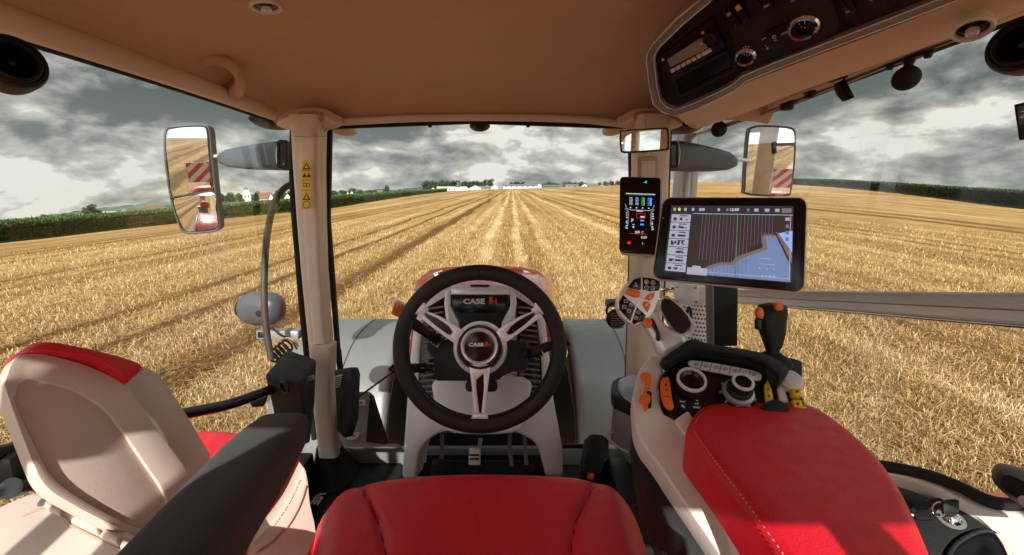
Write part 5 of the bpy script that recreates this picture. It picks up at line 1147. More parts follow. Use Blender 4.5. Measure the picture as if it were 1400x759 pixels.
# ================================================================ overhead console
def overhead():
    O_ = Pl(P(1000, 80, .70), (-.35, -.45, -.80))
    t = root('overhead_console', 'black overhead control console with silver surround, radio and climate knobs, upper right', 'console', O_.hit(1050, 60))
    outer = [(962, -40), (957, 0), (925, 26), (893, 60), (885, 74), (884, 84), (888, 118), (893, 142), (905, 153), (924, 159), (955, 148), (985, 134), (1008, 122), (1020, 111), (1060, 95), (1120, 72), (1200, 42), (1318, -3), (1400, -40)]
    inner = [(982, -40), (974, 2), (940, 30), (903, 65), (896, 77), (896, 86), (899, 116), (904, 138), (912, 146), (925, 150), (952, 139), (982, 125), (1001, 115), (1015, 103), (1056, 86), (1116, 63), (1196, 32), (1285, -3), (1360, -40)]
    sr_ = ringslab('surround', outer, inner, O_, .03, T['brushed'], t, bevel=.002, closed=False)
    mid = [((a[0] * .12 + b[0] * .88), (a[1] * .12 + b[1] * .88)) for a, b in zip(outer, inner)]
    tube('bright_edge', [O_.hit(x, y, .0015) for x, y in mid], .0013, T['chrome'], sr_, spl=1, n=8); tube('bright_edge', [O_.hit(x, y, .0012) for x, y in outer], .0012, T['chrome'], sr_, spl=1, n=8)
    pan = inner + [(1360, -60), (982, -60)]
    slab('panel', pan, O_, .02, T['black'], t, off=-.008, bevel=.001)
    slab('module_panel', [(990, 20), (1060, -30), (1128, -40), (1148, 35), (1140, 50), (1030, 100), (1012, 88)], O_, .01, T['black_soft'], t, off=-.003, bevel=.002)
    slab('switch_panel', [(1136, -40), (1330, -60), (1310, -20), (1172, 36), (1158, 30)], O_, .01, T['black_soft'], t, off=-.004, bevel=.002)
    # radio
    rd = slab('radio', [(897, 82), (972, 26), (992, 64), (918, 110)], O_, .02, T['black_gloss'], t, off=.000, bevel=.002)
    slab('radio_display', [(912, 82), (959, 52), (968, 66), (917, 92)], O_, .002, T['grey_ink'], rd, off=.0015, bevel=0)
    RO = quad(((912, 82), (959, 52), (968, 66), (917, 92)))
    for k in range(7):
        u0 = k / 8; f0 = quad(((916, 96.5), (973, 65.5), (975.5, 70), (918, 101))); a = [f0(u0, 0), f0(u0 + (.095 if k < 6 else .21), 0), f0(u0 + (.095 if k < 6 else .21), .9), f0(u0, .9)]
        slab('radio_button', a, O_, .003, T['grey_key'], rd, off=.003, bevel=.0004)
    for x, y in ((906.5, 81), (961, 44), (959, 59)): lathe('radio_knob', [(.0022, 0), (.0022, .002), (0, .0025)], O_.hit(x, y, .001), O_.n, T['grey_key'], rd, n=14)
    lathe('volume_knob', [(.0105, 0), (.010, .008), (.008, .010), (0, .010)], O_.hit(971, 49), O_.n, T['black'], rd, n=24)
    text('radio_lettering', 'DAB', O_, 952, 45, 2.2, T['grey_key'], rd, d=(2, -1.2), off=.001) if False else None
    sl = ringslab('storage_slot', [(917, 108), (993, 70), (1008, 97), (928, 136)], [(922, 110), (992, 74.5), (1003, 95), (931, 131)], O_, .012, T['black_soft'], t, off=-.001, bevel=.001)
    slab('slot_floor', [(922, 110), (992, 74.5), (1003, 95), (931, 131)], O_, .003, T['black_gloss'], sl, off=-.007, bevel=0)
    # climate knobs
    for x, y, r_ in ((1021, 70, .0155), (1100, 30, .0195)):
        kb = lathe('climate_knob', [(r_ * .95, -.01), (r_ * 1.0, .010), (r_ * 1.02, .013), (r_ * .92, .016), (r_ * .74, .0155), (r_ * .70, .013)], O_.hit(x, y), O_.n, T['chrome'], t, n=40)
        lathe('knob_cap', [(r_ * .72, .012), (r_ * .68, .015), (r_ * .5, .0155), (r_ * .44, .0125), (0, .0125)], O_.hit(x, y), O_.n, T['black_gloss'], kb, n=36)
        it = []
        for k in range(9):
            a = R(k * 34 + 20); cx, cy = x + 6.6 * math.cos(a) * r_ / .0155 * .95, y + 6.6 * math.sin(a) * r_ / .0155 * .95; it.append((circ(cx, cy, .8, n=6), 1 if (x > 1050 and k in (8, 0, 1)) else 0))
        it.append((((x - .5, y - 4), (x + .6, y - 4), (x + .6, y + 3), (x - .5, y + 3)), 0)); marks('knob_marks', it, O_, .0165, [T['grey_key'], T['red_gloss']], kb)
    ck = slab('climate_keys', cr([(1047, 49), (1054, 42), (1072, 35), (1082, 37), (1086, 44), (1080, 51), (1062, 59), (1051, 58)], 4), O_, .008, T['black_gloss'], t, off=.002, bevel=.001)
    text('key_lettering', 'AUTO', O_, 1074, 45, 3.4, T['grey_key'], ck, d=(2, -.85), off=.0032, bold=.03)
    marks('key_symbols', [(circ(1058.5, 51, 2.6, n=12), 0), (circ(1058.5, 51, 1.7, n=12), 1), (((1058, 56), (1062, 54.5), (1062.3, 55.2), (1058.3, 56.7)), 0)], O_, .003, [T['grey_key'], T['black_gloss']], ck)
    marks('panel_symbols', [(circ(1043, 54, 1.3, n=8), 0), (circ(1046, 52.5, 1, n=8), 0), (circ(1049, 67, 1.5, n=8), 0), (circ(1047, 63, .8, n=8), 1), (circ(1050, 65, .8, n=8), 1), (circ(1090, 49, 1, n=8), 0), (circ(1088, 36, 1, n=8), 0)], O_, -.0022, [T['grey_key'], T['yellow']], t)
    # rocker switches
    for a, sy in (([(990, 18), (998, 12), (1013, 36), (1004, 42)], [(992.5, 19.5), (997.5, 16), (1000, 20), (995, 23.5)]), ([(1003, 8), (1011, 3), (1026, 29), (1017, 34)], [(1004.5, 10), (1010, 6.5), (1014, 12), (1008, 16)]), ([(1031, -4), (1046, -12), (1058, 10), (1044, 18)], [(1043, 9), (1051, 5), (1052.5, 7.5), (1044.5, 11.5)]),
                  ([(1066, -16), (1094, -26), (1098, -4), (1076, 6)], [(1080, 1.5), (1086, -.5), (1086.5, 1.5), (1080.5, 3.5)]), ([(1141, -12), (1156, -18), (1171, 14), (1157, 21)], [(1156, 16), (1161, 14), (1162, 17), (1157, 19)]), ([(1172, -25), (1186, -30), (1199, 2), (1186, 8)], [(1188, 0), (1192, -1), (1193, 1), (1189, 2)])):
        hot = a[0][0] == 1003
        rk = slab('rocker_switch', a, O_, .012, T['black_gloss'], t, off=.006, bevel=.002); marks('switch_symbol', [(sy, 0)], O_, .0068, [T['label_yellow'] if hot else T['grey_ink']], rk)
    return O_
OV = overhead()
# padded beige roll between the console and the accessory rail
rail = PX(XR - .02)
up_ = [(924, 158), (958, 147), (990, 132), (1022, 113), (1065, 96), (1125, 73), (1205, 43), (1322, -3), (1420, -46)]
lo_ = [(962, 174), (1000, 161), (1040, 147), (1078, 132), (1118, 117), (1170, 99), (1235, 76), (1325, 42), (1430, 2)]
g = []
for f in (0, .25, .5, .75, 1):
    row = []
    for (a, b) in zip(up_, lo_):
        A_ = OV.hit(*a, -.004); B_ = rail.hit(*b); p = A_.lerp(B_, f); n_ = V((-.25, -.3, -.9)).normalized(); row.append(p + n_ * .016 * math.sin(math.pi * f))
    g.append(row)
ru = sheet('roof_roll', g, .012, T['headliner'], cab, smooth_n=3)
g2 = [[hit_h(x - 60, y - 26) if False else OV.hit(x, y, -.03) for x, y in up_]]
RL = PX(XR - .035)
ar = root('accessory_rail', 'slim aluminium accessory rail under the roof above the right door', 'rail', RL.hit(1090, 130))
rp = [(945, 186), (1000, 169), (1065, 147), (1140, 118), (1200, 94), (1250, 74), (1310, 52)]
sheet('rail_body', [[RL.hit(x, y - 3.2) for x, y in rp], [RL.hit(x, y + 3.2) for x, y in rp]], .012, T['trim'], ar, nvec=(.9, 0, .3)); tube('groove', [RL.hit(x, y, .001) for x, y in rp], .0012, T['black'], ar, spl=1); tube('edge', [RL.hit(x, y - 1.8, .001) for x, y in rp], .0012, T['alu'], ar, spl=1)
def ballmount(px, py, r_, label, kx):
    c = RL.hit(px, py, .014); t = root('ball_mount', label, 'mount', c)
    rad = r_ / F * ((c - CAM).dot(FW))
    lathe('ball', [(rad * math.sin(math.pi * k / 14), -rad * math.cos(math.pi * k / 14)) for k in range(15)], c, (0, 0, 1), T['rubber'], t, n=28)
    lathe('neck', [(rad * .38, rad * .8), (rad * .33, rad * 1.1), (rad * .5, rad * 1.5)], c, (0, 0, 1), T['black'], t)
    tp = c + V((0, 0, rad * 1.55)); box('clamp_plate', tp, (.012, rad * 4.6 * kx, .005), T['black'], t, bevel=.001)
    for s in (-1, 1): lathe('clamp_screw', [(0, -.008), (.005, -.008), (.0065, -.003), (.0065, .0), (.004, .001), (.004, .004)], tp + V((-.002, s * rad * 1.8 * kx, -.002)), (0, 0, 1), T['black'], t, n=16)
ballmount(1239, 107, 16, 'large black ball mount, nearest of the rail mounts, hanging at the right', 1.0)
ballmount(983, 177, 10.2, 'small black ball mount at the far left end of the roof rail', 1.0)
c = RL.hit(1150, 122, .012); t = root('phone_clip', 'angled black clip hanging from the roof rail beside the large ball mount', 'clip', c)
box('clamp_plate', RL.hit(1144, 108, .012), (.014, .05, .005), T['black'], t, bevel=.001); loft('claw', [sring(RL.hit(x, y, .012), V((0, w_, 0)), V((.009, 0, .004)), 3, 18) for x, y, w_ in ((1147, 112, .009), (1150, 120, .013), (1154, 128, .016), (1160, 136, .010))], T['black_gloss'], t); tube('claw_arm', [RL.hit(x, y, .02) for x, y in ((1151, 104), (1158, 116), (1165, 131))], .0022, T['black'], t)
for px, py, s, lb_ in ((1076, 144, 1.25, 'wide black clamp knob on the roof rail, nearest the small ball mount'), (1106, 130, .8, 'small black clamp knob on the roof rail, just left of the angled clip')):
    c = RL.hit(px, py, .012); t = root('clamp_knob', lb_, 'knob', c); lathe('knob', [(0, -.010 * s), (.012 * s, -.010 * s), (.014 * s, -.004 * s), (.013 * s, .0), (.006 * s, .002)], c, (0, 0, 1), T['black'], t, n=20); box('clamp_plate', c + V((0, 0, .006)), (.012, .04 * s, .005), T['black'], t, bevel=.001)

# ================================================================ mirrors
def unit(v): return v.normalized()
def mirror_n(px, py, want): d = unit(ray(px, py)); return unit(unit(V(want)) - d)
def arm(par, a, b, ra, rb):
    rg = []; ax = (b - a).normalized(); n_ = V((0, 0, 1)); q = ax.cross(n_).normalized()
    for f, s in ((0, .75), (.02, 1), (.3, .93), (.62, .80), (.86, .62), (.93, .5), (1, .30)):
        c = a.lerp(b, f); h_ = ra * s if f < .9 else rb * (1.35 if f < 1 else .9); rg.append(sring(c + V((0, 0, -.012 * f)), V((0, 0, h_)), q * h_ * .6, 3.2, 22))
    return loft('arm', rg, T['arm_grey'], par)
lm = root('outside_mirror', 'tall two-part outside mirror left of the cab, showing the field behind and a striped board', 'mirror', P(258, 300, 1.6))
a1, b1 = P(392, 213, 1.50), P(300, 213, 1.62); am = arm(lm, a1, b1, .050, .018)
tube('arm_joint', [P(303, 213, 1.62), P(284, 215, 1.63)], .007, T['silver'], lm, spl=1)
ringslab('arm_bracket', rr(378, 191, 392, 230, 4), rr(382, 196, 388.5, 225, 2), PY(1.46), .02, T['black'], am, bevel=.002); tube('cable', [P(382, 190, 1.43), P(378, 210, 1.42), P(381, 228, 1.42), P(392, 222, 1.42)], .0025, T['silver'], am)
nL = mirror_n(252, 181, (-.10, -1, -.015)); ML = Pl(P(258, 220, 1.6), nL)
oL = cr([(226, 176), (236, 172.5), (258, 170.5), (278, 170.5), (286, 176), (289, 200), (292, 235), (296, 270), (300.5, 305), (298, 315), (285, 318.5), (262, 320), (250, 318), (243, 306), (234, 278), (227, 240), (223.5, 200)], 4)
pillow('housing', oL, ML, -.0, .05, T['black'], lm, off=-.003, flat=.9)
ringslab('mirror_rim', oL, [(262 + (x - 262) * .935, 245 + (y - 245) * .965) for x, y in oL], ML, .012, T['arm_grey'], lm, off=.003, bevel=.002)
slab('mirror_glass', cr([(228.5, 181), (238, 176), (258, 174), (277, 174), (282, 180), (285, 210), (288, 240), (290.5, 260), (258, 264.5), (236, 267.5), (231, 235), (227.5, 205)], 3), ML, .004, T['mirror'], lm, off=.001, bevel=0)
# convex lower glass
oc = cr([(237.5, 271.5), (260, 268), (291, 264), (294.5, 285), (297, 306), (293, 312.5), (262, 316.5), (252, 314), (243, 296)], 5)
MC = Pl(ML.p, mirror_n(266, 280, (-.40, -1, -.30))); cc_ = MC.hit(267, 290)
MC = Pl(ML.hit(267, 290, .010), mirror_n(266, 278, (-.20, -1, -.20)))
bm = bmesh.new(); L0 = []; c0 = MC.hit(267, 290)
for s in (1, .85, .7, .55, .4, .25, .12): L0.append([bm.verts.new((lambda p: p - MC.n * ((p - c0).length ** 2) * .7)(c0 + (MC.hit(x, y) - c0) * s)) for x, y in oc])
for a, b in zip(L0, L0[1:]):
    for i in range(len(oc)): bm.faces.new((a[i], a[(i + 1) % len(oc)], b[(i + 1) % len(oc)], b[i]))
bm.faces.new(L0[-1]); fin(bm, 'convex_glass', T['mirror'], lm, 0, ang=80)
tube('glass_divider', [ML.hit(x, y, .004) for x, y in ((233, 270.5), (262, 266.5), (293, 262))], .0048, T['black'], lm)

rm = root('outside_mirror', 'upright outside mirror right of the cab, beyond the large touchscreen', 'mirror', P(1052, 268, 1.6))
a1, b1 = P(918, 213, 1.50), P(1006, 217, 1.60); am = arm(rm, a1, b1, .052, .018)
tube('arm_joint', [P(1004, 217, 1.60), P(1024, 220, 1.61)], .007, T['silver'], rm, spl=1)
ringslab('arm_bracket', rr(915, 193, 928, 230, 4), rr(918.5, 198, 924.5, 225, 2), PY(1.45), .02, T['black'], am, bevel=.002); tube('cable', [P(926, 190, 1.42), P(929, 210, 1.41), P(925, 229, 1.41), P(914, 220, 1.41)], .0025, T['silver'], am)
nR = mirror_n(1066, 204, (-.07, -1, -.035)); MR = Pl(P(1053, 220, 1.6), nR)
oR = cr([(1023, 180), (1028, 173), (1040, 171), (1062, 171.5), (1082, 174), (1088, 181), (1088, 205), (1086, 235), (1082, 262), (1078, 268), (1050, 269), (1019, 266), (1017, 258), (1019, 220)], 4)
pillow('housing', oR, MR, 0, .05, T['black'], rm, off=-.003, flat=.9)
ringslab('mirror_rim', oR, [(1052 + (x - 1052) * .94, 220 + (y - 220) * .95) for x, y in oR], MR, .012, T['lamp_grey'], rm, off=.003, bevel=.002)
slab('mirror_glass', [(1052 + (x - 1052) * .93, 220 + (y - 220) * .94) for x, y in oR], MR, .004, T['mirror'], rm, off=.001, bevel=0)
# striped hazard boards standing out from the rear of the tractor, placed where the mirrors look
def reflect_at(Mp, px, py, dist):
    h = Mp.hit(px, py); d = unit(ray(px, py)); r = d - Mp.n * 2 * d.dot(Mp.n); return h + r * dist
def board(c, label, w_, slope, par=None):
    t = root('hazard_board', label, 'warning board', c)
    B_ = Pl(c, (0, 1, 0)); B_.n = V((0, 1, 0)); u = V((1, 0, 0)); v = V((0, 0, 1))
    def q(a, b, o): return c + u * a * w_ + v * b * w_ + V((0, o, 0))
    prism([q(-1, -1, 0), q(1, -1, 0), q(1, 1, 0), q(-1, 1, 0)], (0, -.008, 0), 'board', T['red_gloss'], t, bevel=0)
    for k in (-1.15, 0, 1.15):
        pts = []
        for (a, b) in ((k - .29 - 1 , -1), (k + .29 - 1, -1), (k + .29 + 1, 1), (k - .29 + 1, 1)): pts.append([a, b])
        # clip to the board
        def clip(P_, axis, lim, sg):
            o = []
            for i in range(len(P_)):
                a, b = P_[i - 1], P_[i]; ia, ib = sg * a[axis] <= lim, sg * b[axis] <= lim
                if ia != ib: t_ = (sg * lim - a[axis]) / (b[axis] - a[axis]); o.append([a[0] + (b[0] - a[0]) * t_, a[1] + (b[1] - a[1]) * t_])
                if ib: o.append(b)
            return o
        pts = clip(clip(pts, 0, .97, 1), 0, .97, -1)
        if len(pts) > 2: prism([q(a * slope, b, .003) for a, b in pts], (0, -.002, 0), 'stripe', T['white'], t, bevel=0)
    tube('post', [q(.9 * (1 if c.x < 0 else -1), 1.1, -.02), q(.9 * (1 if c.x < 0 else -1), -2.0, -.02)], .012, T['black'], t, spl=1)
bl = reflect_at(ML, 272, 236, 2.7); board(bl, 'red and white striped warning board on the left rear fender, seen in the left mirror', .082, 1)
brr = reflect_at(MR, 1068, 244, 2.7); board(brr, 'red and white striped warning board on the right rear fender, seen in the right mirror', .082, 1)
for c_, s_, side in ((bl, -1, 'left'), (brr, 1, 'right')):
    rl_ = root('tail_light', 'red tail light housing below the striped board, shown in the ' + side + ' mirror', 'tail light', (c_.x, c_.y, c_.z - .45)); x_ = c_.x - s_ * .05
    loft('housing', [sring((x_, c_.y + y, c_.z - .24), (.15 * k, 0, 0), (0, 0, .12 * k), 3.2, 24) for y, k in ((-.12, .8), (-.08, 1), (.06, 1), (.10, .85))], T['red_gloss'], rl_)
    loft('bracket', [sring((x_ + s_ * .1, c_.y - .02, c_.z - .3 - z), (.16, 0, 0), (0, .05, 0), 4, 16) for z in (0, .5)], T['fender_grey'], rl_)
# interior mirror
im = root('interior_mirror', 'small rounded interior mirror hanging at the top of the right pillar', 'mirror', P(880, 190, 1.1))
MI = Pl(P(880, 191, 1.12), mirror_n(880, 192, (-.62, -1, .10)))
oI = cr([(847, 181), (851, 178), (880, 176), (908, 174.5), (914, 178), (914.5, 200), (911, 205), (880, 208), (853, 209), (848, 205)], 3)
slab('frame', oI, MI, .018, T['black'], im, off=-.001, bevel=.003); slab('mirror_glass', [(881 + (x - 881) * .93, 191.5 + (y - 191.5) * .87) for x, y in oI], MI, .003, T['mirror'], im, off=.001, bevel=0)
tube('stem', [P(884, 212, 1.16), P(884, 190, 1.17), P(882, 168, 1.2)], .006, T['white'], im)

# ================================================================ outside, left: lamp, hose, bracket
wl_ = root('work_lamp', 'grey egg-shaped work lamp outside the left door glass', 'work lamp', P(358, 445, 1.62))
c = P(358, 422, 1.62); rg = []
for f, s, e in ((-1, .35, 2), (-.93, .68, 2.2), (-.7, .88, 2.4), (-.3, 1, 2.5), (.2, 1.0, 2.5), (.6, .93, 2.5), (.88, .72, 2.3), (1, .4, 2)):
    rg.append(sring(c + V((.088 * f, -.015 * f, .004 * f)), V((0, .055 * s, 0)), V((0, 0, .062 * s)), e, 26))
loft('housing', rg, T['lamp_grey'], wl_); lathe('lens', [(.035, 0), (.03, .004), (0, .006)], c + V((-.088, .015, -.003)), (-1, .1, 0), T['chrome'], wl_)
pl_l = PY(1.555)
slab('lamp_clip', rr(349, 424, 363, 433, 4), Pl(c + V((0, -.056, 0)), (0, -1, .15)), .01, T['black'], wl_, off=.004, bevel=.002); tube('foot', [P(362, 446, 1.6), P(364, 455, 1.6)], .012, T['steel'], wl_, spl=1)
bk = root('lamp_bracket', 'grey square-tube bracket with cable carrying the work lamp', 'bracket', P(378, 460, 1.6)); 
prism([P(350, 452, 1.6), P(408, 453, 1.6), P(408, 465, 1.6), P(350, 464, 1.6)], (0, .04, 0), 'arm', T['steel'], bk, bevel=.003); prism([P(352, 454, 1.598), P(362, 454, 1.598), P(362, 462, 1.598), P(352, 462, 1.598)], (0, .004, 0), 'end_cap', T['black'], bk, bevel=.001)
tube('cable', [P(372, 448, 1.58), P(383, 458, 1.57), P(398, 464, 1.57), P(406, 478, 1.57)], .0035, T['black'], bk); tube('cable', [P(384, 470, 1.57), P(392, 462, 1.565), P(402, 466, 1.565), P(408, 474, 1.57)], .003, T['steel'], bk)
for k in range(5): lathe('spring_coil', [(.018, -.004), (.026, 0), (.018, .004)], P(373 + k * 5, 488 - k * 4, 1.56), (.7, 0, .5), T['black'], bk, n=18)
setp(tube('handrail', [P(402, 250, 1.56), P(388, 258, 1.54), P(376, 276, 1.52), P(368, 305, 1.5), (P(363, 345, 1.49)), P(361, 400, 1.48), P(364, 450, 1.48), P(371, 492, 1.48)], [.011] * 8, T['hose'], None, n=14), 'dark curved handrail tube outside the left door glass, beside the pillar', 'handrail')
# ================================================================ right side: bar, bracket, exhaust guard
gb = root('window_bar', 'broad brushed aluminium bar running along the right door glass', 'bar', P(1200, 420, 1.0)); XW = PX(XR - .03)
pa = [(905, 384), (960, 393.5), (1010, 396.5), (1100, 399), (1200, 400.5), (1400, 403), (1500, 404)]; pb_ = [(905, 396), (960, 407), (1010, 413), (1100, 421), (1200, 429), (1400, 446), (1500, 455)]
rows = []
for f, o in ((0, -.004), (.06, .004), (.14, .0), (.5, -.001), (.86, 0), (.94, .004), (1, -.004)): rows.append([XW.hit(a[0], a[1] * (1 - f) + b[1] * f, o) for a, b in zip(pa, pb_)])
for f in (.5,): tube('groove', [XW.hit(a[0], a[1] * (1 - f) + b[1] * f, .0005) for a, b in zip(pa, pb_)], .0012, T['steel'], gb, spl=1)
sheet('extrusion', rows, .018, T['alu'], gb, nvec=(1, 0, 0)); tube('lower_lip', [XW.hit(x, y + 1, .001) for x, y in pb_], .003, T['chrome'], gb, spl=1); tube('upper_lip', [XW.hit(x, y, .002) for x, y in pa], .0032, T['silver'], gb, spl=1)
bc = root('rail_clamp', 'white metal clamp block with four screws on the bar behind the joystick', 'clamp', P(940, 405, 1.3)); qb = Pl(P(940, 402, 1.28), (-.35, -.93, .05))
slab('plate', [(922, 389), (956, 390), (957, 418), (922, 416)], qb, .03, T['silver_paint'], bc, bevel=.002); slab('side_block', [(956, 392), (968, 394), (968, 416), (957, 416)], qb, .03, T['white'], bc, off=-.01, bevel=.002); slab('guide_rail', [(895, 395), (922, 393), (922, 398), (895, 400)], qb, .012, T['chrome'], bc, off=-.004, bevel=.001); slab('guide_rail', [(893, 407), (922, 409), (922, 413), (892, 411)], qb, .012, T['chrome'], bc, off=-.004, bevel=.001)
for x, y in ((926, 392.5), (951, 393.5), (952, 413), (926, 412)): lathe('screw', [(.0038, 0), (.0038, .003), (.002, .0035), (0, .002)], qb.hit(x, y), qb.n, T['steel'], bc, n=10)
tube('shackle', [P(942, 420, 1.25), P(939, 430, 1.25), P(942, 440, 1.25), P(945, 430, 1.25)], .004, T['black'], bc, closed=True)
eg = root('exhaust_guard', 'perforated silver exhaust guard outside, behind the touchscreen post', 'exhaust', P(955, 440, 1.75)); gc = P(956, 440, 1.75); gc.z = 2.0
lathe('tube_shell', [(.072, 0), (.075, .02), (.075, .25), (.072, .27)], V((gc.x, gc.y, 2.30)), (0, 0, 1), T['silver_paint'], eg, n=40)
bm = bmesh.new()
for i in range(14):
    for j in range(-9, 10):
        a = R(-90 + j * 9 + (4.5 if i % 2 else 0)) ; z = 2.33 + i * .017; c = V((gc.x + math.cos(a) * .0757, gc.y + math.sin(a) * .0757, z)); n_ = V((math.cos(a), math.sin(a), 0)); u = V((-n_.y, n_.x, 0))
        A_ = [bm.verts.new(c + (u * math.cos(k * 1.047) + V((0, 0, 1)) * math.sin(k * 1.047)) * .0042) for k in range(6)]; bm.faces.new(A_)
fin(bm, 'perforations', T['dark_ink'], eg, 0, smooth=False)
es = root('exhaust_stack', 'polished silver exhaust stack rising behind the right pillar', 'exhaust', P(940, 240, 1.9))
lathe('stack', [(.050, 0), (.050, .85), (.046, .86)], V((P(936, 260, 1.9).x, P(932, 260, 1.9).y, 2.85)), (0, 0, 1), T['brushed'], es, n=40)
lathe('heat_shield', [(.052, 0), (.056, .10), (.052, .15), (.04, .16)], V((P(930, 270, 1.85).x, P(925, 270, 1.85).y, 2.75)), (0, 0, 1), T['black'], es, n=36)
# small round fan by the joystick
fn = root('cab_fan', 'small round black fan on a clip at the right pillar, left of the joystick keypad', 'fan', P(842, 430, 1.1)); fc_ = P(842.5, 436, 1.1); fnn = V((.0, -1, .12))
lathe('cage', [(.0, -.016), (.018, -.016), (.025, -.006), (.0258, 0), (.024, .007), (.019, .012), (0, .014)], fc_, fnn, T['black'], fn, n=32)
for k in range(7): tube('grille_bar', [fc_ + V((math.cos(math.pi * j / 8) * .024, -.0125 - .003 * math.sin(math.pi * j / 8), (k - 3) * .0062)) * 1 for j in (2, 3, 4, 5, 6)], .0011, T['box_grey'], fn, spl=2, n=6)
ringslab('yoke', circ(842, 426, 14, 13, 24), circ(842, 426, 11, 10, 24), Pl(fc_ + V((0, .02, 0)), (0, -1, 0)), .006, T['black'], fn, bevel=.001); slab('mount_arm', [(829, 411), (852, 410), (852, 421), (829, 420)], PY(1.12), .02, T['box_grey'], fn, bevel=.003)

# ================================================================ displays
def display():
    D = P3((848, 242, 1.03), (904, 243, 1.00), (847, 346, 1.00)); t = root('instrument_display', 'slim upright black display with gauges on the right pillar', 'display', P(876, 345, 1.03))
    C_ = [(847.5, 241.5), (903.5, 243), (900.5, 348), (846.5, 344.5)]; f = quad(C_)
    slab('bezel', qrr(f, 0, .09, .05), D, .012, T['black_gloss'], t, bevel=.0012); slab('back_shell', qrr(quad([(849, 241), (907, 242), (904, 350), (848, 347)]), 0, .09, .05), D, .018, T['silver'], t, off=-.011, bevel=.003)
    sc_ = slab('screen', qrr(f, 0, .03, .02, m=.10), D, .001, T['black_gloss'], t, off=.0006, bevel=0)
    def R_(u0, v0, u1, v1): return [f(u0, v0), f(u1, v0), f(u1, v1), f(u0, v1)]
    it = [(R_(.15, .215, .87, .225), 2), (R_(.15, .235, .87, .238), 0)]
    for k, m_ in enumerate((1, 5, 4, 5)):
        u = .24 + k * .15
        for q in range(6): it.append((R_(u, .27 + q * .018, u + (.03 if q % 2 else .045), .276 + q * .018), 2 if k < 2 else m_))
        it.append((R_(u + .05, .27, u + .075 + (.03 if k == 3 else 0), .37), m_)); it.append((circ(*f(u + .03, .405), 1.0, n=8), 2))
    for a, b in (((.14, .36), (.18, .42)), ((.18, .42), (.28, .435)), ((.28, .435), (.72, .435)), ((.72, .435), (.82, .42)), ((.82, .42), (.86, .36)), ((.14, .42), (.22, .46)), ((.86, .42), (.78, .46)), ((.22, .46), (.22, .62)), ((.78, .46), (.78, .62)), ((.22, .62), (.14, .68)), ((.78, .62), (.86, .68))):
        p, q = V((*f(*a), 0)), V((*f(*b), 0)); d_ = (q - p).normalized(); n_ = V((-d_.y, d_.x, 0)) * .35; it.append(([tuple((p + n_)[:2]), tuple((q + n_)[:2]), tuple((q - n_)[:2]), tuple((p - n_)[:2])], 3))
    for v in (.47, .5, .53, .58, .60, .64, .67): it.append((R_(.165, v, .165 + random.uniform(.02, .05), v + .015), 2)); it.append((R_(.80, v, .80 + random.uniform(.02, .06), v + .014), 2))
    it += [(R_(.42, .475, .64, .478), 6), (R_(.42, .535, .64, .538), 6), (R_(.42, .475, .43, .538), 6), (R_(.63, .475, .64, .538), 6), (R_(.25, .745, .70, .749), 6), (R_(.66, .48, .668, .70), 7), (R_(.42, .44, .58, .452), 2), (R_(.52, .51, .62, .53), 2), (R_(.52, .56, .61, .578), 5), (R_(.52, .61, .61, .63), 5), (R_(.32, .62, .38, .635), 5), (circ(*f(.35, .66), 1.3, n=8), 2)]
    it += [(circ(*f(.25, .87), 2.6, 2, n=12), 6), ([f(.58, .07), f(.66, .045), f(.66, .075)], 4), ([f(.57, .85), f(.65, .885), f(.60, .865), f(.58, .89)], 4)]
    marks('gauge_graphics', it, D, .0022, [T['sc_grey'], T['sc_pale'], T['sc_white'], T['sc_pale'], T['sc_bright'], T['sc_cyan'], T['sc_red'], T['brown']], sc_)
    text('screen_lettering', 'P', D, *f(.32, .575), 4.6, T['sc_white'], sc_, off=.0024, bold=.03); text('screen_lettering', '0.00', D, *f(.62, .79), 3.2, T['sc_white'], sc_, off=.0024, bold=.03); text('screen_lettering', '200', D, *f(.45, .725), 3.2, T['sc_white'], sc_, off=.0024, bold=.03); text('screen_lettering', 'C', D, *f(.58, .725), 3.2, T['sc_white'], sc_, off=.0024)
    # arm from the pillar
    tube('bracket', [P(885, 350, 1.08), P(888, 300, 1.15), P(888, 300, 1.28)], .012, T['silver_paint'], t, n=10)
display()
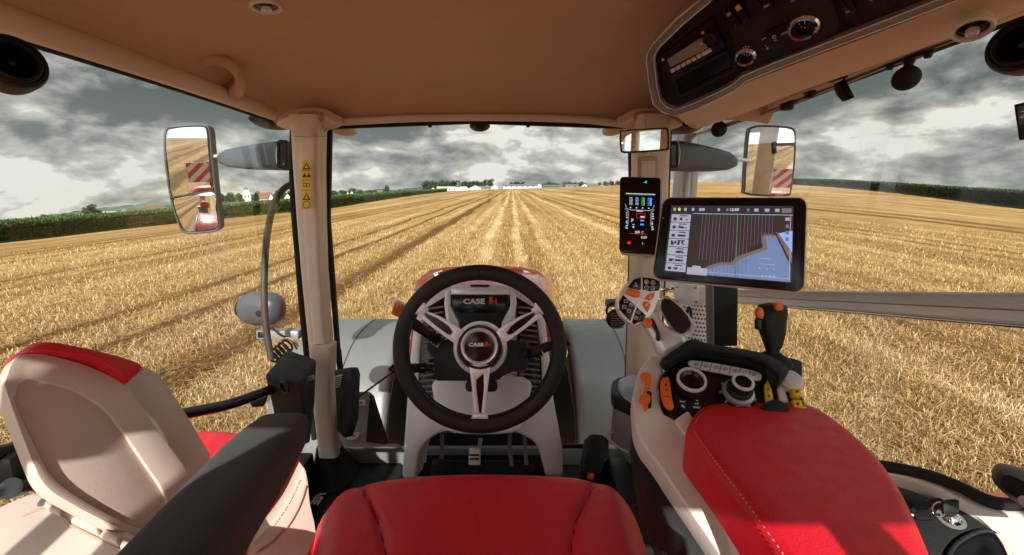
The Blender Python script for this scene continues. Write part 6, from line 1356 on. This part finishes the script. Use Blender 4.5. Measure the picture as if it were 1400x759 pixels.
def touch():
    D = P3((905, 273, .90), (1101, 272, .79), (893, 379, .885)); t = root('touchscreen', 'large wide tablet-like touchscreen showing a field map with guidance lines', 'touchscreen', P(990, 395, .86))
    C_ = [(907, 270.5), (1103, 270.5), (1099, 399.5), (892, 380)]; f = quad(C_)
    bz = slab('bezel', qrr(f, 0, .06, .10, 6), D, .010, T['black_gloss'], t, bevel=.0015); slab('back_shell', qrr(quad([(905.5, 269), (1105, 269), (1101, 402), (890, 382)]), 0, .065, .11, 6), D, .016, T['trim'], t, off=-.007, bevel=.004, seg=3)
    S_ = [(918, 281), (1085, 282), (1083, 387), (907, 372)]; f = quad(S_)
    sc_ = slab('screen', S_, D, .001, T['sc_dark'], t, off=.0008, bevel=0)
    def R_(u0, v0, u1, v1): return [f(u0, v0), f(u1, v0), f(u1, v1), f(u0, v1)]
    def G(name, items, off, mats): return marks(name, [([f(*p) for p in o], m_) for o, m_ in items], D, off, mats, sc_)
    def r(u0, v0, u1, v1): return [(u0, v0), (u1, v0), (u1, v1), (u0, v1)]
    G('map_soil', [(r(.18, .115, .995, .99), 0)], .0016, [T['sc_brown']])
    G('map_edge', [([(.18, .99), (.18, .93), (.30, .90), (.42, .80), (.52, .785), (.56, .70), (.76, .56), (.75, .40), (.86, .38), (.95, .72), (.95, .99)], 0), ([(.86, .34), (.995, .44), (.995, .75), (.93, .55)], 0)], .0020, [T['sc_edge']])
    G('map_worked', [([(.18, .99), (.18, .955), (.32, .92), (.44, .84), (.54, .82), (.59, .73), (.80, .58), (.78, .40), (.865, .40), (.985, .78), (.985, .99)], 0), ([(.885, .36), (.995, .32), (.995, .60)], 0)], .0024, [T['sc_blue']])
    G('map_sky_patch', [([(.885, .36), (.995, .32), (.995, .60)], 0)], .0028, [T['sc_sky']])
    L_ = []
    for k in range(21):
        u = .262 + k * .0285; vb = .80 if k < 3 else (.95 if k < 14 else .5 - .003 * k)
        vb = min(.96, .62 + .0 * k) if k > 15 else (.99 if 2 < k < 14 else .78)
        if k > 13: vb = .56 - .02 * (k - 14)
        L_.append((r(u, .125, u + .0035, vb), 0))
    G('guidance_lines', L_, .0032, [T['sc_line']]); G('active_line', [([(.542, .125), (.549, .125), (.563, .99), (.556, .99)], 0)], .0036, [T['sc_green']])
    G('map_border', [(r(.18, .112, .995, .12), 0), (r(.975, .12, .981, .97), 0), (r(.30, .945, .97, .952), 0)], .0036, [T['sc_pale']])
    G('side_widgets', [(r(.012, .13 + k * .122, .168, .13 + k * .122 + .112), 0) for k in range(7)], .0018, [T['sc_pale']])
    wd_ = []
    for k in range(7):
        v = .13 + k * .122; wd_ += [(r(.08, v + .015, .14, v + .028), 0), (r(.03, v + .05, .055, v + .09), 2 if k == 4 else 0), (r(.08, v + .055, .10 + .02 * (k % 3), v + .085), 0), (r(.125, v + .065, .145, v + .085), 1)]
    wd_ += [(r(.03 + .028 * k, .52, .045 + .028 * k, .565), 0) for k in range(4)]
    G('widget_symbols', wd_, .0024, [T['sc_dark'], T['sc_grey'], T['sc_bright']])
    wi = [(r(.02 + a, .035, .04 + a, .075), m_) for a, m_ in ((0, 0), (.088, 0), (.15, 0), (.21, 0), (.235, 0), (.36, 0), (.43, 2), (.60, 2), (.66, 0), (.675, 0), (.745, 0), (.762, 0), (.83, 0), (.845, 0))]
    wi += [([(.055, .055), (.068, .028), (.081, .055), (.068, .082)], 1), (r(.905, .03, .985, .085), 2)]
    G('header_symbols', wi, .0018, [T['sc_pale'], T['sc_yellow'], T['sc_grey']])
    G('map_symbols', [(r(.195, .15 + .08 * k, .225, .15 + .08 * k + .065), 0) for k in range(4)] + [(r(.935, .15, .97, .19), 1)] + [(r(.94, .24 + k * .085, .965, .24 + k * .085 + .045), 2) for k in range(3)] + [([(.18, .90), (.215, .90), (.22, .87), (.28, .87), (.29, .90), (.335, .90), (.335, 1.0), (.18, 1.0)], 1)], .0042, [T['sc_dark'], T['sc_pale'], T['sc_grey']])
    G('map_marks', [(r(.74, .70, .83, .708), 0), (r(.74, .775, .86, .782), 0)] + [(r(.74 + .055 * k, .83, .75 + .055 * k, .85), 0) for k in range(3)] + [(r(.30 + .075 * k, .968, .306 + .075 * k, .985), 0) for k in range(5)] + [(r(.76 + .03 * k, .925, .775 + .03 * k, .945), 0) for k in range(4)] + [(r(.76, .375, .83, .385), 1)], .0042, [T['sc_pale'], T['sc_line']])
    text('clock_digits', '12:58', D, *f(.515, .055), 4.2, T['sc_white'], sc_, off=.002, bold=.03)
    text('readout', '2', D, *f(.095, .20), 4.4, T['sc_dark'], sc_, off=.0026, bold=.02); text('readout', '0', D, *f(.085, .315), 4.0, T['sc_dark'], sc_, off=.0026, bold=.02); text('readout', '+206', D, *f(.105, .685), 4.0, T['sc_dark'], sc_, off=.0026, bold=.02); text('readout', '8.0', D, *f(.05, .81), 4.2, T['sc_dark'], sc_, off=.0026, bold=.02); text('readout', '0.6', D, *f(.09, .925), 3.6, T['sc_dark'], sc_, off=.0026, bold=.02)
    lathe('sensor_dot', [(.0016, 0), (.0012, .0006), (0, .0006)], D.hit(906.5, 298, .0), D.n, T['trim_dark'], bz, n=10)
    Q = Pl(P(990, 420, .93), (0, -1, .06)); slab('post', [(973, 380), (1010, 384), (1009, 474), (975, 474)], Q, .025, T['black'], t, bevel=.004); slab('post_edge', [(972, 380), (976, 380), (977, 474), (974, 474)], Q, .03, T['box_grey'], t, off=.003, bevel=.001)
touch()
# ================================================================ right-hand console
def console():
    t = root('armrest_console', 'white and black armrest control console with red leather pad at the right of the seat', 'console', P(980, 700, .7))
    K = Pl(P(980, 530, .72), (-.08, -.50, .86)); Z = PZ(2.66)
    # light side moulding sweeping back under the pad
    body = cr([(885, 490), (893, 486), (905, 488), (908, 492)], 2, False) + [(906, 512), (899, 530), (900, 548), (908, 566), (921, 572), (940, 562), (950, 585), (945, 604), (985, 662), (1030, 730), (1060, 780), (1010, 790)] + cr([(985, 759), (955, 715), (920, 665), (900, 635), (880, 608), (870, 585), (867, 560), (866, 540), (869, 520), (876, 502)], 3, False)
    slab('side_moulding', body, K, .05, T['console_white'], t, off=.0, bevel=.006, seg=3)
    slab('moulding_peak', [(922, 573), (941, 560), (956, 583), (948, 597), (942, 600)], K, .03, T['console_white'], t, off=.006, bevel=.004)
    # black under-side
    U = Pl(P(900, 660, .80), (-.75, -.55, .35))
    slab('under_body', [(868, 568), (884, 612), (920, 662), (960, 720), (1010, 790), (1040, 860), (960, 860), (935, 735), (905, 712), (886, 680), (878, 640), (871, 600)], K, .10, T['black'], t, off=-.045, bevel=.008)
    lathe('pivot', [(0, -.02), (.022, -.02), (.024, .004), (.018, .008), (.006, .008), (.005, .014), (0, .014)], P(892, 642, .82), (-.7, -.6, .2), T['black_soft'], t, n=28)
    for x, y in ((893, 645), (935, 700)): lathe('bolt', [(.0045, 0), (.0045, .004), (0, .005)], P(x, y, .785), (-.6, -.75, .2), T['steel'], t, n=8)
    # gloss panel
    gp_ = slab('panel', cr([(905, 512), (918, 500), (945, 488), (975, 491), (1010, 497), (1040, 504), (1055, 520), (1061, 540), (1064, 568), (1010, 575), (960, 575), (938, 586), (922, 573), (908, 556), (903, 532)], 4), K, .03, T['black_gloss'], t, off=.004, bevel=.003)
    tube('panel_edge', [K.hit(x, y, .006) for x, y in cr([(905, 516), (920, 498), (945, 486.5), (975, 489), (1010, 495), (1042, 502), (1057, 520), (1063, 545)], 3, False)], .0016, T['black'], gp_, spl=1)
    # matte hood
    sheet('visor', [[K.hit(x, y, o) for x, y in r_] for r_, o in (([(905, 490), (926, 476), (945, 464), (975, 471), (1040, 482), (1075, 500), (1078, 508)], .030), ([(910, 496), (932, 482), (950, 474), (980, 480), (1035, 490), (1062, 508), (1066, 516)], .034), ([(914, 500), (936, 490), (952, 484.5), (980, 488), (1030, 497), (1052, 514), (1060, 530)], .010))], .02, T['black_soft'], t, nvec=(0, .6, -.8), smooth_n=3)
    slab('visor_side', [(1040, 486), (1078, 500), (1080, 508), (1068, 521), (1052, 512)], K, .06, T['black_soft'], t, off=.026, bevel=.005)
    # white key strip
    ks = slab('key_strip', cr([(941, 495), (948, 492.5), (980, 496.5), (1020, 504), (1038, 509), (1042, 514), (1038, 519), (1020, 516), (985, 509), (950, 502)], 3), K, .006, T['white'], t, off=.012, bevel=.002)
    marks('key_divisions', [(((960 + 13.2 * k, 493.8 + 2.15 * k), (961 + 13.2 * k, 494 + 2.15 * k), (957.6 + 13.2 * k, 504.5 + 2.1 * k), (956.8 + 13.2 * k, 504.3 + 2.1 * k)), 0) for k in range(6)] +
          [(circ(952 + 13.2 * k, 498.2 + 2.15 * k, 3.0, 2.4, 12), 1) for k in range(7)] + [(circ(952 + 13.2 * k, 498.2 + 2.15 * k, 2.3, 1.7, 12), 2) for k in range(7)], K, .0135, [T['dark_ink'], T['grey_ink'], T['white']], ks)
    # orange and yellow keys
    ok_ = slab('orange_key', cr([(903.5, 520), (913, 515), (916, 522), (919, 545), (921.5, 556), (917, 559), (909, 553), (904.5, 540)], 3), K, .008, T['orange'], t, off=.010, bevel=.002)
    marks('key_symbols', [(circ(910.5, 526, 1.6, n=8), 0), (circ(911.3, 533, 1.6, n=8), 0), (((907, 541), (917, 542), (917, 542.8), (907, 541.8)), 0)], K, .0108, [T['brown']], ok_)
    yk = slab('yellow_key', cr([(1045, 528), (1049, 520.5), (1052, 524), (1056, 538), (1056, 550), (1048, 551), (1046, 540)], 3), K, .008, T['yellow'], t, off=.010, bevel=.002)
    marks('key_symbols', [(circ(1050.5, 532, 1.4, n=8), 0), (circ(1051.5, 541, 1.6, n=8), 0)], K, .0108, [T['dark_ink']], yk)
    # left rotary dial
    def dial(px, py, rx, name):
        c = K.hit(px, py, .006); r_ = rx / F * .72
        d_ = lathe(name, [(r_ * 1.0, -.005), (r_ * 1.02, .010), (r_ * .98, .0155)], c, K.n, T['black'], t, n=48)
        lathe('dial_ring', [(r_ * 1.0, .015), (r_ * .97, .019), (r_ * .84, .0195), (r_ * .80, .016)], c, K.n, T['silver'], d_, n=48); lathe('dial_cap', [(r_ * .81, .016), (r_ * .76, .0165), (r_ * .55, .012), (0, .011)], c, K.n, T['black_gloss'], d_, n=40)
    dial(943, 527, 19.5, 'rotary_dial')
    c = K.hit(1007, 541, .006); d_ = lathe('jog_dial', [(.026, -.004), (.026, .004), (.0275, .006), (.0275, .010)], c, K.n, T['black'], t, n=48)
    bm = None
    for k in range(18):
        a = 2 * math.pi * k / 18; u = K.n.orthogonal().normalized(); w_ = K.n.cross(u); cc = c + (u * math.cos(a) + w_ * math.sin(a)) * .0255 + K.n * .004
        if k % 2 == 0: lathe('dial_stud', [(.0026, 0), (.0026, .003), (0, .0034)], cc, K.n, T['grey_key'], d_, n=8)
    lathe('lower_ring', [(.0235, .006), (.0245, .010), (.0235, .013), (.019, .015)], c, K.n, T['brushed'], d_, n=48); lathe('middle_ring', [(.019, .012), (.0195, .020), (.0185, .023), (.0155, .024)], c, K.n, T['black_soft'], d_, n=48)
    lathe('upper_knob', [(.0155, .020), (.0165, .030), (.0165, .038)], c, K.n, T['black'], d_, n=40); lathe('upper_ring', [(.0165, .037), (.016, .0405), (.0125, .041), (.0115, .038)], c, K.n, T['silver'], d_, n=40); lathe('knob_well', [(.0117, .039), (.010, .034), (0, .034)], c, K.n, T['black_gloss'], d_, n=32)
    marks('dial_marks', [(circ(987 + 1.2 * k, 531 - 1.5 * k, 1.0, n=8), 0) for k in range(0, 6, 2)] + [(circ(1029, 536 + 3 * k, 1.1, n=8), 0) for k in range(3)], K, .0055, [T['grey_ink']], gp_)
    kp = slab('dial_keys', [(925, 546), (964, 549), (965, 562), (930, 560)], K, .003, T['black'], t, off=.0062, bevel=.001)
    marks('key_symbols', [(((929, 548), (937, 548.6), (937, 549.8), (929, 549.2)), 0), (circ(954, 552, 1.3, n=8), 0), (circ(951, 551.7, 1.1, n=8), 0), (((951.7, 547), (954.8, 547.3), (954.8, 548.3), (951.7, 548)), 0), (((931, 554), (933, 553), (937, 556.5), (936.5, 558), (934, 557)), 0), (((948, 555.5), (957, 556.5), (957, 558.5), (948, 557.5)), 0)], K, .0070, [T['grey_key']], kp)
    # orange levers on the moulding
    sl_ = slab('lever_slot', rr(881, 534, 891, 558, 4), K, .004, T['black'], t, off=.002, bevel=.001)
    lathe('hand_lever', [(0, 0), (.006, 0), (.008, .004), (.008, .012), (.005, .015), (0, .015)], K.hit(881.5, 549, .006), K.n, T['orange'], t, n=20); slab('lever_grip', cr([(876, 511), (884, 508.5), (890, 512), (890, 526), (885, 532), (884.5, 545), (886, 556), (881, 557), (880.5, 535), (883, 522), (878, 515)], 3), K, .010, T['orange'], t, off=.014, bevel=.003)
    lathe('lever_knob', [(0, 0), (.007, 0), (.0085, .004), (.007, .009), (0, .010)], K.hit(880, 549, .012), K.n, T['orange'], t, n=20)
    # lower right switch block with yellow caps
    Y_ = Pl(P(1080, 545, .70), (-.1, -.6, .8)); slab('switch_block', cr([(1062, 520), (1075, 512), (1090, 518), (1096, 540), (1104, 565), (1085, 572), (1068, 560)], 3), Y_, .05, T['black'], t, bevel=.006); lathe('grey_cap', [(.0, 0), (.018, 0), (.018, .012), (.012, .018), (0, .02)], Y_.hit(1078, 524), Y_.n, T['grey_key'], t, n=28)
    slab('frame_strip', [(1060, 520), (1070, 516), (1078, 545), (1084, 560), (1066, 556)], Y_, .03, T['console_white'], t, off=.004, bevel=.004)
    for k, (x, y) in enumerate(((1082, 528), (1083, 545), (1090, 554))): yy = slab('yellow_switch', [(x, y), (x + 14, y + 1), (x + 16, y + 14), (x + 2, y + 13)], Y_, .014, T['yellow'], t, off=.014 + .001 * k, bevel=.003); marks('key_symbols', [(circ(x + 8, y + 7, 2.4, 2, n=8), 0)], Y_, .0150 + .001 * k, [T['brown']], yy)
    slab('side_toggle', cr([(1040, 556), (1052, 548), (1064, 546), (1080, 556), (1076, 562), (1050, 562)], 3), K, .02, T['black'], t, off=.018, bevel=.004)
    # the red pad
    out = cr([(942, 582), (955, 564), (975, 557), (1010, 552.5), (1050, 552), (1085, 555), (1112, 562), (1135, 576), (1168, 602), (1202, 636), (1232, 680), (1256, 730), (1285, 800), (1330, 900), (1180, 960), (1110, 860), (1062, 770), (1030, 722), (985, 660), (945, 610), (937, 596)], 5)
    pd = pillow('armrest_pad', out, Z, .016, .05, T['red_leather'], t, flat=.84, off=-.012)
    ins = [(955, 570), (948, 585), (957, 602), (985, 640), (1018, 684), (1050, 728), (1082, 775), (1120, 840)]
    stitches('stitch_line', [Z.hit(x, y, .0055) for x, y in cr(ins, 5, False)], T['stitch'], pd, step=.0062)
    # rod hidden trim right of the pad foot
    slab('pad_base', cr([(948, 600), (1100, 560), (1180, 620), (1250, 740), (1240, 900), (1100, 900), (1000, 700)], 4), Z, .06, T['console_white'], t, off=-.062, bevel=.01)
console()
def joystick():
    H = Pl(P(868, 412, .80), (-.12, -.95, .30)); t = root('multifunction_joystick', 'silver multifunction joystick with black keypad and orange buttons', 'joystick', P(920, 478, .78))
    o = cr([(867, 381), (880, 378.5), (893, 380), (902, 384), (903.5, 396), (900, 410), (894, 425), (888, 434), (876, 443), (865, 445), (853, 437), (845, 425), (844, 412), (851, 396), (858, 386)], 4)
    pillow('head', o, H, .004, .03, T['silver'], t, flat=.93); Hh = H.shift(.0042)
    for nm, a in (('keypad', [(867, 384), (876, 381.5), (876.5, 396), (874, 398), (859, 394)]), ('keypad', [(878.5, 381.5), (892, 383), (900, 386), (901, 392), (899, 398), (888, 399.5), (878.5, 397)]), ('keypad', [(853.5, 404), (869, 418), (862.5, 437.5), (848.5, 423), (848, 413)]), ('keypad', [(871, 419.5), (882.5, 430), (877, 438), (867, 441.5), (864.5, 439)])):
        a0 = a[0][0]; kp = slab(nm, [(872.5 + (x - 872.5) * 1.07, 411.5 + (y - 411.5) * 1.07) for x, y in a], Hh, .004, T['black_gloss'], t, off=.0012, bevel=.0006)
        if a[0][0] == 878.5:
            for x, y, s in ((884, 385.5, '5'), (893, 386.5, '6'), (884, 393.5, '7'), (892.5, 394, '8')): marks('key_symbol', [(circ(x, y, 3.1, n=16), 0), (circ(x, y, 2.5, n=16), 1)], Hh, .0018, [T['grey_key'], T['black_gloss']], kp); text('key_digit', s, Hh, x, y, 2.8, T['grey_key'], kp, off=.0022)
        elif a[0][0] == 853.5:
            for x, y in ((856, 411.5), (863, 416.5), (853.5, 419.5), (860, 425)): marks('key_symbol', [(_q, 0) for _q in [[(x - 2.6, y - 2.4), (x + 2.8, y - 2.2), (x + 2.4, y + 2.4), (x - 2.8, y + 2.2)]]] + [([(x - 2, y - 1.8), (x + 2.1, y - 1.6), (x + 1.8, y + 1.8), (x - 2.1, y + 1.6)], 1), ([(x - 1.6, y - .3), (x + 1.6, y - .2), (x + 1.6, y + .3), (x - 1.6, y + .2)], 0)], Hh, .0018, [T['grey_key'], T['black_gloss']], kp)
        elif a[0][0] == 871:
            for x, y in ((873, 427), (869.5, 434.5)): marks('key_symbol', [(circ(x, y, 2.8, n=8), 0), (circ(x, y, 2.1, n=8), 1), (circ(x, y, 1.0, n=8), 0)], Hh, .0018, [T['grey_key'], T['black_gloss']], kp)
        else: marks('key_symbol', [([(868, 386), (869.3, 386), (871, 391), (869.5, 391)], 0), ([(866.5, 390.5), (871.5, 391.2), (871.4, 392), (866.4, 391.4)], 0)], Hh, .0018, [T['grey_key']], kp)
    slab('thumb_wheel', [(858, 396), (861, 393.5), (876.5, 399), (874.5, 406.5), (870, 407.5), (855, 401.5)], Hh, .008, T['orange'], t, off=.006, bevel=.0025, seg=3)
    for nm, a in (('orange_button', [(887, 402), (895.5, 399.5), (894, 408), (888, 411), (881, 408.5)]), ('orange_button', [(880, 412), (887, 412.5), (890, 416.5), (885.5, 428), (878.5, 417)])):
        ob = slab(nm, a, Hh, .006, T['orange'], t, off=.003, bevel=.0015); cx = sum(p[0] for p in a) / len(a); cy = sum(p[1] for p in a) / len(a); marks('key_symbol', [([(cx - 1.8, cy + .5), (cx + 2, cy + .3), (cx + 2, cy + 1.4), (cx - 1.8, cy + 1.6)], 0), ([(cx, cy - 2.6), (cx + 1.4, cy - 2.5), (cx + .8, cy), (cx - .6, cy)], 0)], Hh, .0036, [T['white']], ob)
    # neck and trigger
    def seg(name, rows, m, e=3):
        return loft(name, [sring(P(px, py, d), V((w_ * math.cos(R(a)), 0, w_ * math.sin(R(a)))), V((0, h_, 0)), e, 24) for px, py, d, w_, h_, a in rows], m, t, ang=60)
    seg('neck', [(879, 424, .825, .016, .015, 40), (888, 440, .82, .016, .018, 40), (901, 455, .81, .020, .02, 35), (914, 466, .80, .030, .022, 35), (917, 472, .80, .031, .022, 32), (917, 476, .80, .026, .02, 32)], T['silver'])
    seg('palm_rest', [(905, 408, .845, .006, .006, 50), (908, 412, .84, .013, .012, 50), (920, 428, .825, .020, .018, 50), (931, 443, .81, .021, .02, 48), (938, 452, .80, .020, .018, 48), (940, 456, .80, .014, .012, 48)], T['silver'])
    seg('grip_pad', [(907, 411, .825, .005, .005, 50), (911, 417, .822, .013, .010, 50), (921, 429, .808, .017, .012, 50), (930, 440, .797, .017, .012, 48), (936, 448, .79, .014, .010, 48), (938, 451, .79, .008, .006, 48)], T['fabric'])
    Hk = Pl(P(890, 450, .785), (-.3, -.9, .3)); slab('trigger_slot', cr([(888, 438), (893, 436), (901, 452), (904, 462), (900, 467), (896, 463), (896, 455)], 3), Hk, .012, T['black_gloss'], t, off=.004, bevel=.002)
    slab('trigger_button', cr([(879, 438), (886, 434), (892, 440), (889, 447), (884, 449), (879, 444)], 3), Hk, .014, T['orange'], t, off=.008, bevel=.003)
    seg('stem', [(921, 472, .80, .020, .018, 30), (926, 486, .79, .022, .02, 30), (930, 500, .79, .026, .02, 30)], T['black_soft'])
joystick()
def stick2():
    t = root('small_joystick', 'slim black joystick with two orange buttons, right of the touchscreen post', 'joystick', P(1055, 485, .86))
    rows = [(1056, 415, .010, .008), (1056, 418, .0255, .018), (1055, 428, .028, .02), (1054, 440, .027, .02), (1056, 455, .023, .018), (1057, 470, .017, .014), (1056, 480, .011, .011), (1055, 486, .0105, .0105)]
    loft('grip', [sring(P(x, y, .86), V((w_, 0, w_ * .05)), V((0, h_, 0)), 2.6, 26) for x, y, w_, h_ in rows], T['black'], t, ang=60)
    q = Pl(P(1055, 430, .835), (-.1, -1, .1)); slab('orange_button', rr(1061, 414, 1072, 425, 3), q, .012, T['orange'], t, off=.006, bevel=.003); slab('orange_button', cr([(1037, 424), (1042, 421), (1045, 428), (1043, 436), (1038, 435), (1036, 430)], 3), q, .014, T['orange'], t, off=.002, bevel=.003)
    slab('side_switch', rr(1035, 437, 1042, 452, 2), q, .012, T['black_gloss'], t, off=.0, bevel=.002)
    loft('boot', [sring(P(1057, y, .86), V((w_, 0, 0)), V((0, w_ * .9, 0)), 2.2, 24) for y, w_ in ((481, .012), (484, .018), (487, .024), (490, .032), (496, .036))], T['rubber'], t)
    slab('base', cr([(1036, 486), (1050, 483), (1075, 488), (1094, 493), (1097, 500), (1095, 520), (1080, 512), (1050, 500)], 3), Pl(P(1065, 495, .86), (-.1, -.7, .7)), .05, T['black_soft'], t, bevel=.008)
stick2()
# cooler / storage box on the floor
cbx = root('cooler_box', 'grey storage box with black rim and pale blue lid, between column and console', 'box', P(860, 640, 1.1))
fr_ = Pl(P(855, 580, 1.08), (-.45, -.88, .12)); slab('body', [(838, 540), (870, 556), (905, 580), (905, 700), (880, 664), (833, 602)], fr_, .16, T['fender_grey'], cbx, bevel=.01, seg=3)
rt_ = PZ(fr_.hit(840, 535).z); slab('rim', cr([(836, 527), (840, 518), (860, 513), (900, 512), (915, 540), (905, 570), (880, 560), (850, 546), (838, 540)], 3), rt_, .035, T['black'], cbx, off=.004, bevel=.006); slab('chrome_strip', [(837, 544), (870, 561), (900, 582), (900, 586), (868, 566), (837, 548)], fr_, .004, T['white'], cbx, off=.003, bevel=.001)
slab('lid', cr([(845, 523), (852, 515), (875, 511), (905, 512), (905, 545), (880, 548), (855, 538)], 3), rt_, .02, T['cool_blue'], cbx, off=.020, bevel=.006); lid2 = rt_.shift(.021); marks('lid_holes', [(circ(856 + 3 * i - j, 530 + 3 * j + i * .4, .9, .7, 6), 0) for i in range(5) for j in range(5)], lid2, .0006, [T['grey_ink']], cbx)
box('stand', P(868, 655, 1.12), (.16, .12, .10), T['black'], cbx, bevel=.01)
tube('handle', [P(838, 590, 1.02), P(830, 598, 1.02), P(846, 612, 1.02), P(858, 618, 1.02)], .003, T['steel'], cbx)
# seat slide parts by the right of the seat
sb = root('seat_slide', 'dark seat slide mechanism between the driver seat and the console', 'mechanism', P(885, 700, .95))
box('rail', P(905, 745, .9), (.03, .4, .05), T['steel'], sb, bevel=.004); box('lever', P(880, 715, .88), (.05, .08, .03), T['black_soft'], sb, bevel=.01); tube('cable', [P(868, 700, .9), P(880, 690, .9), P(900, 700, .88), P(905, 730, .85)], .006, T['black'], sb)
box('box_cover', P(885, 680, 1.02), (.16, .2, .08), T['black'], sb, bevel=.01)
# ================================================================ rear right tray with ignition key
def tray():
    Q = Pl(P(1300, 710, .70), (-.15, -.2, .97)); t = root('side_tray', 'black side tray with white curved rim and ignition lock, lower right corner', 'tray', Q.hit(1300, 740, -.1))
    sheet('rim', [[Q.hit(x, y, o) for x, y in r_] for r_, o in (([(1185, 640), (1230, 645), (1275, 657), (1310, 674), (1345, 690), (1385, 696), (1440, 690)], .0), ([(1188, 644), (1232, 650), (1275, 663), (1308, 681), (1343, 698), (1385, 704), (1440, 700)], .006), ([(1195, 649), (1235, 656), (1272, 669), (1303, 688), (1340, 709), (1372, 745), (1390, 800)], .0))], .02, T['console_white'], t, nvec=(.1, .2, -.95), smooth_n=4)
    slab('outer_trim', [(1340, 706), (1372, 707), (1450, 696), (1500, 860), (1400, 860), (1392, 790), (1372, 742)], Q, .03, T['trim'], t, off=-.004, bevel=.004)
    slab('tray_floor', cr([(1180, 648), (1230, 656), (1270, 670), (1303, 690), (1340, 712), (1372, 750), (1390, 830), (1270, 860), (1240, 760), (1220, 700)], 3), Q, .02, T['black'], t, off=-.040, bevel=.003)
    tube('window_gasket', [Q.hit(x, y, .01) for x, y in ((1180, 634), (1225, 640), (1270, 650), (1310, 665), (1350, 684), (1385, 690), (1430, 684))], .010, T['rubber'], t, n=10)
    lp = slab('lock_panel', cr([(1236, 706), (1262, 686), (1285, 680), (1312, 684), (1350, 708), (1352, 728), (1320, 727), (1300, 740), (1282, 764), (1262, 750)], 3), Q, .03, T['black_soft'], t, off=-.006, bevel=.006, seg=3)
    slab('cup_recess', cr([(1290, 790), (1298, 758), (1316, 738), (1345, 726), (1370, 735), (1384, 762), (1386, 800)], 3), Q, .01, T['black_gloss'], t, off=-.003, bevel=.002)
    tube('recess_edge', [Q.hit(x, y, -.002) for x, y in ((1290, 790), (1298, 758), (1316, 738), (1345, 726), (1370, 735), (1384, 762), (1386, 800))], .003, T['black_soft'], t)
    c = Q.hit(1300, 710, -.005); lk = lathe('lock_plate', [(.0185, 0), (.018, .0015), (.013, .002)], c, Q.n, T['box_grey'], t, n=36); lathe('lock_barrel', [(.013, .001), (.008, .002), (.0085, .006), (.0065, .008), (.003, .008), (.0, .006)], c, Q.n, T['chrome'], lk, n=28)
    marks('lock_symbols', [(circ(1309.5 + 2 * k, 704 + 3.2 * k, 1, n=6), 0) for k in range(3)], Q, -.0025, [T['grey_key']], lk)
    k_ = root('ignition_key', 'black-headed ignition key standing in the lock with a ring and a second key', 'key', c)
    kp = Pl(P(1295, 695, .675), (-.2, -.9, .4)); slab('key_head', cr([(1290, 697), (1292, 686), (1309, 683.5), (1312, 688), (1310, 704), (1294, 707)], 3), kp, .006, T['black'], k_, bevel=.002); tube('blade', [kp.hit(1299, 705, -.003), c + Q.n * .004], .0028, T['chrome'], k_, spl=1)
    rc_ = kp.hit(1284, 696, -.003); tube('key_ring', [kp.hit(1284 + 9.5 * math.cos(a), 696.5 + 10 * math.sin(a), -.003 + .003 * math.sin(a)) for a in [2 * math.pi * i / 14 for i in range(14)]], .0009, T['chrome'], k_, closed=True, n=8)
    slab('spare_key', cr([(1248, 702), (1262, 697), (1276, 698), (1280, 704), (1272, 709), (1256, 709)], 3), Pl(kp.hit(1265, 703), Q.n), .006, T['black'], k_, bevel=.002); tube('spare_blade', [kp.hit(1250, 705), kp.hit(1238, 702)], .0018, T['silver'], k_, spl=1)
tray()
pod = root('corner_pod', 'black moulded pod cut by the right picture edge, above the side tray', 'housing', P(1400, 670, .56)); loft('shell', [sring(P(1402 + 12 * k / 3, 674, .56 + .02 * k), V((0, s * .05, 0)), V((0, 0, s * .025)), 2.6, 24) for k, s in enumerate((.55, .9, 1, 1, 1))], T['black'], pod); lathe('screw', [(.006, 0), (.006, .004), (0, .005)], P(1402, 684, .555), (-1, -.6, .2), T['steel'], pod)
# plate on the mirror mount at the far right
pt = root('number_plate', 'small dark-framed plate outside the right window at the picture edge', 'plate', P(1396, 165, .75)); q = Pl(P(1396, 165, .75), (-.8, -.55, 0)); fr_ = slab('frame', [(1386, 143), (1420, 135), (1426, 186), (1393, 192)], q, .01, T['black'], pt, bevel=.002); slab('plate_face', [(1391, 146), (1418, 140), (1421, 166), (1394, 171)], q, .002, T['lamp_grey'], pt, off=.002, bevel=0)
text('plate_digit', '2', q, 1399, 157, 14, T['white'], pt, off=.004)
tube('strut', [q.hit(1420, 150, -.01), q.hit(1420, 150, -.01) + V((.35, -.1, 0))], .008, T['black'], pt, spl=1)
# ================================================================ render
sc.render.engine = 'CYCLES'; sc.cycles.use_denoising = True; sc.cycles.max_bounces = 8; sc.cycles.transparent_max_bounces = 12; sc.cycles.diffuse_bounces = 4
sc.cycles.sample_clamp_indirect = 6
sc.view_settings.view_transform = 'Standard'; sc.view_settings.look = 'None'; sc.view_settings.exposure = .32; sc.view_settings.gamma = 1; sc.view_settings.use_curve_mapping = False
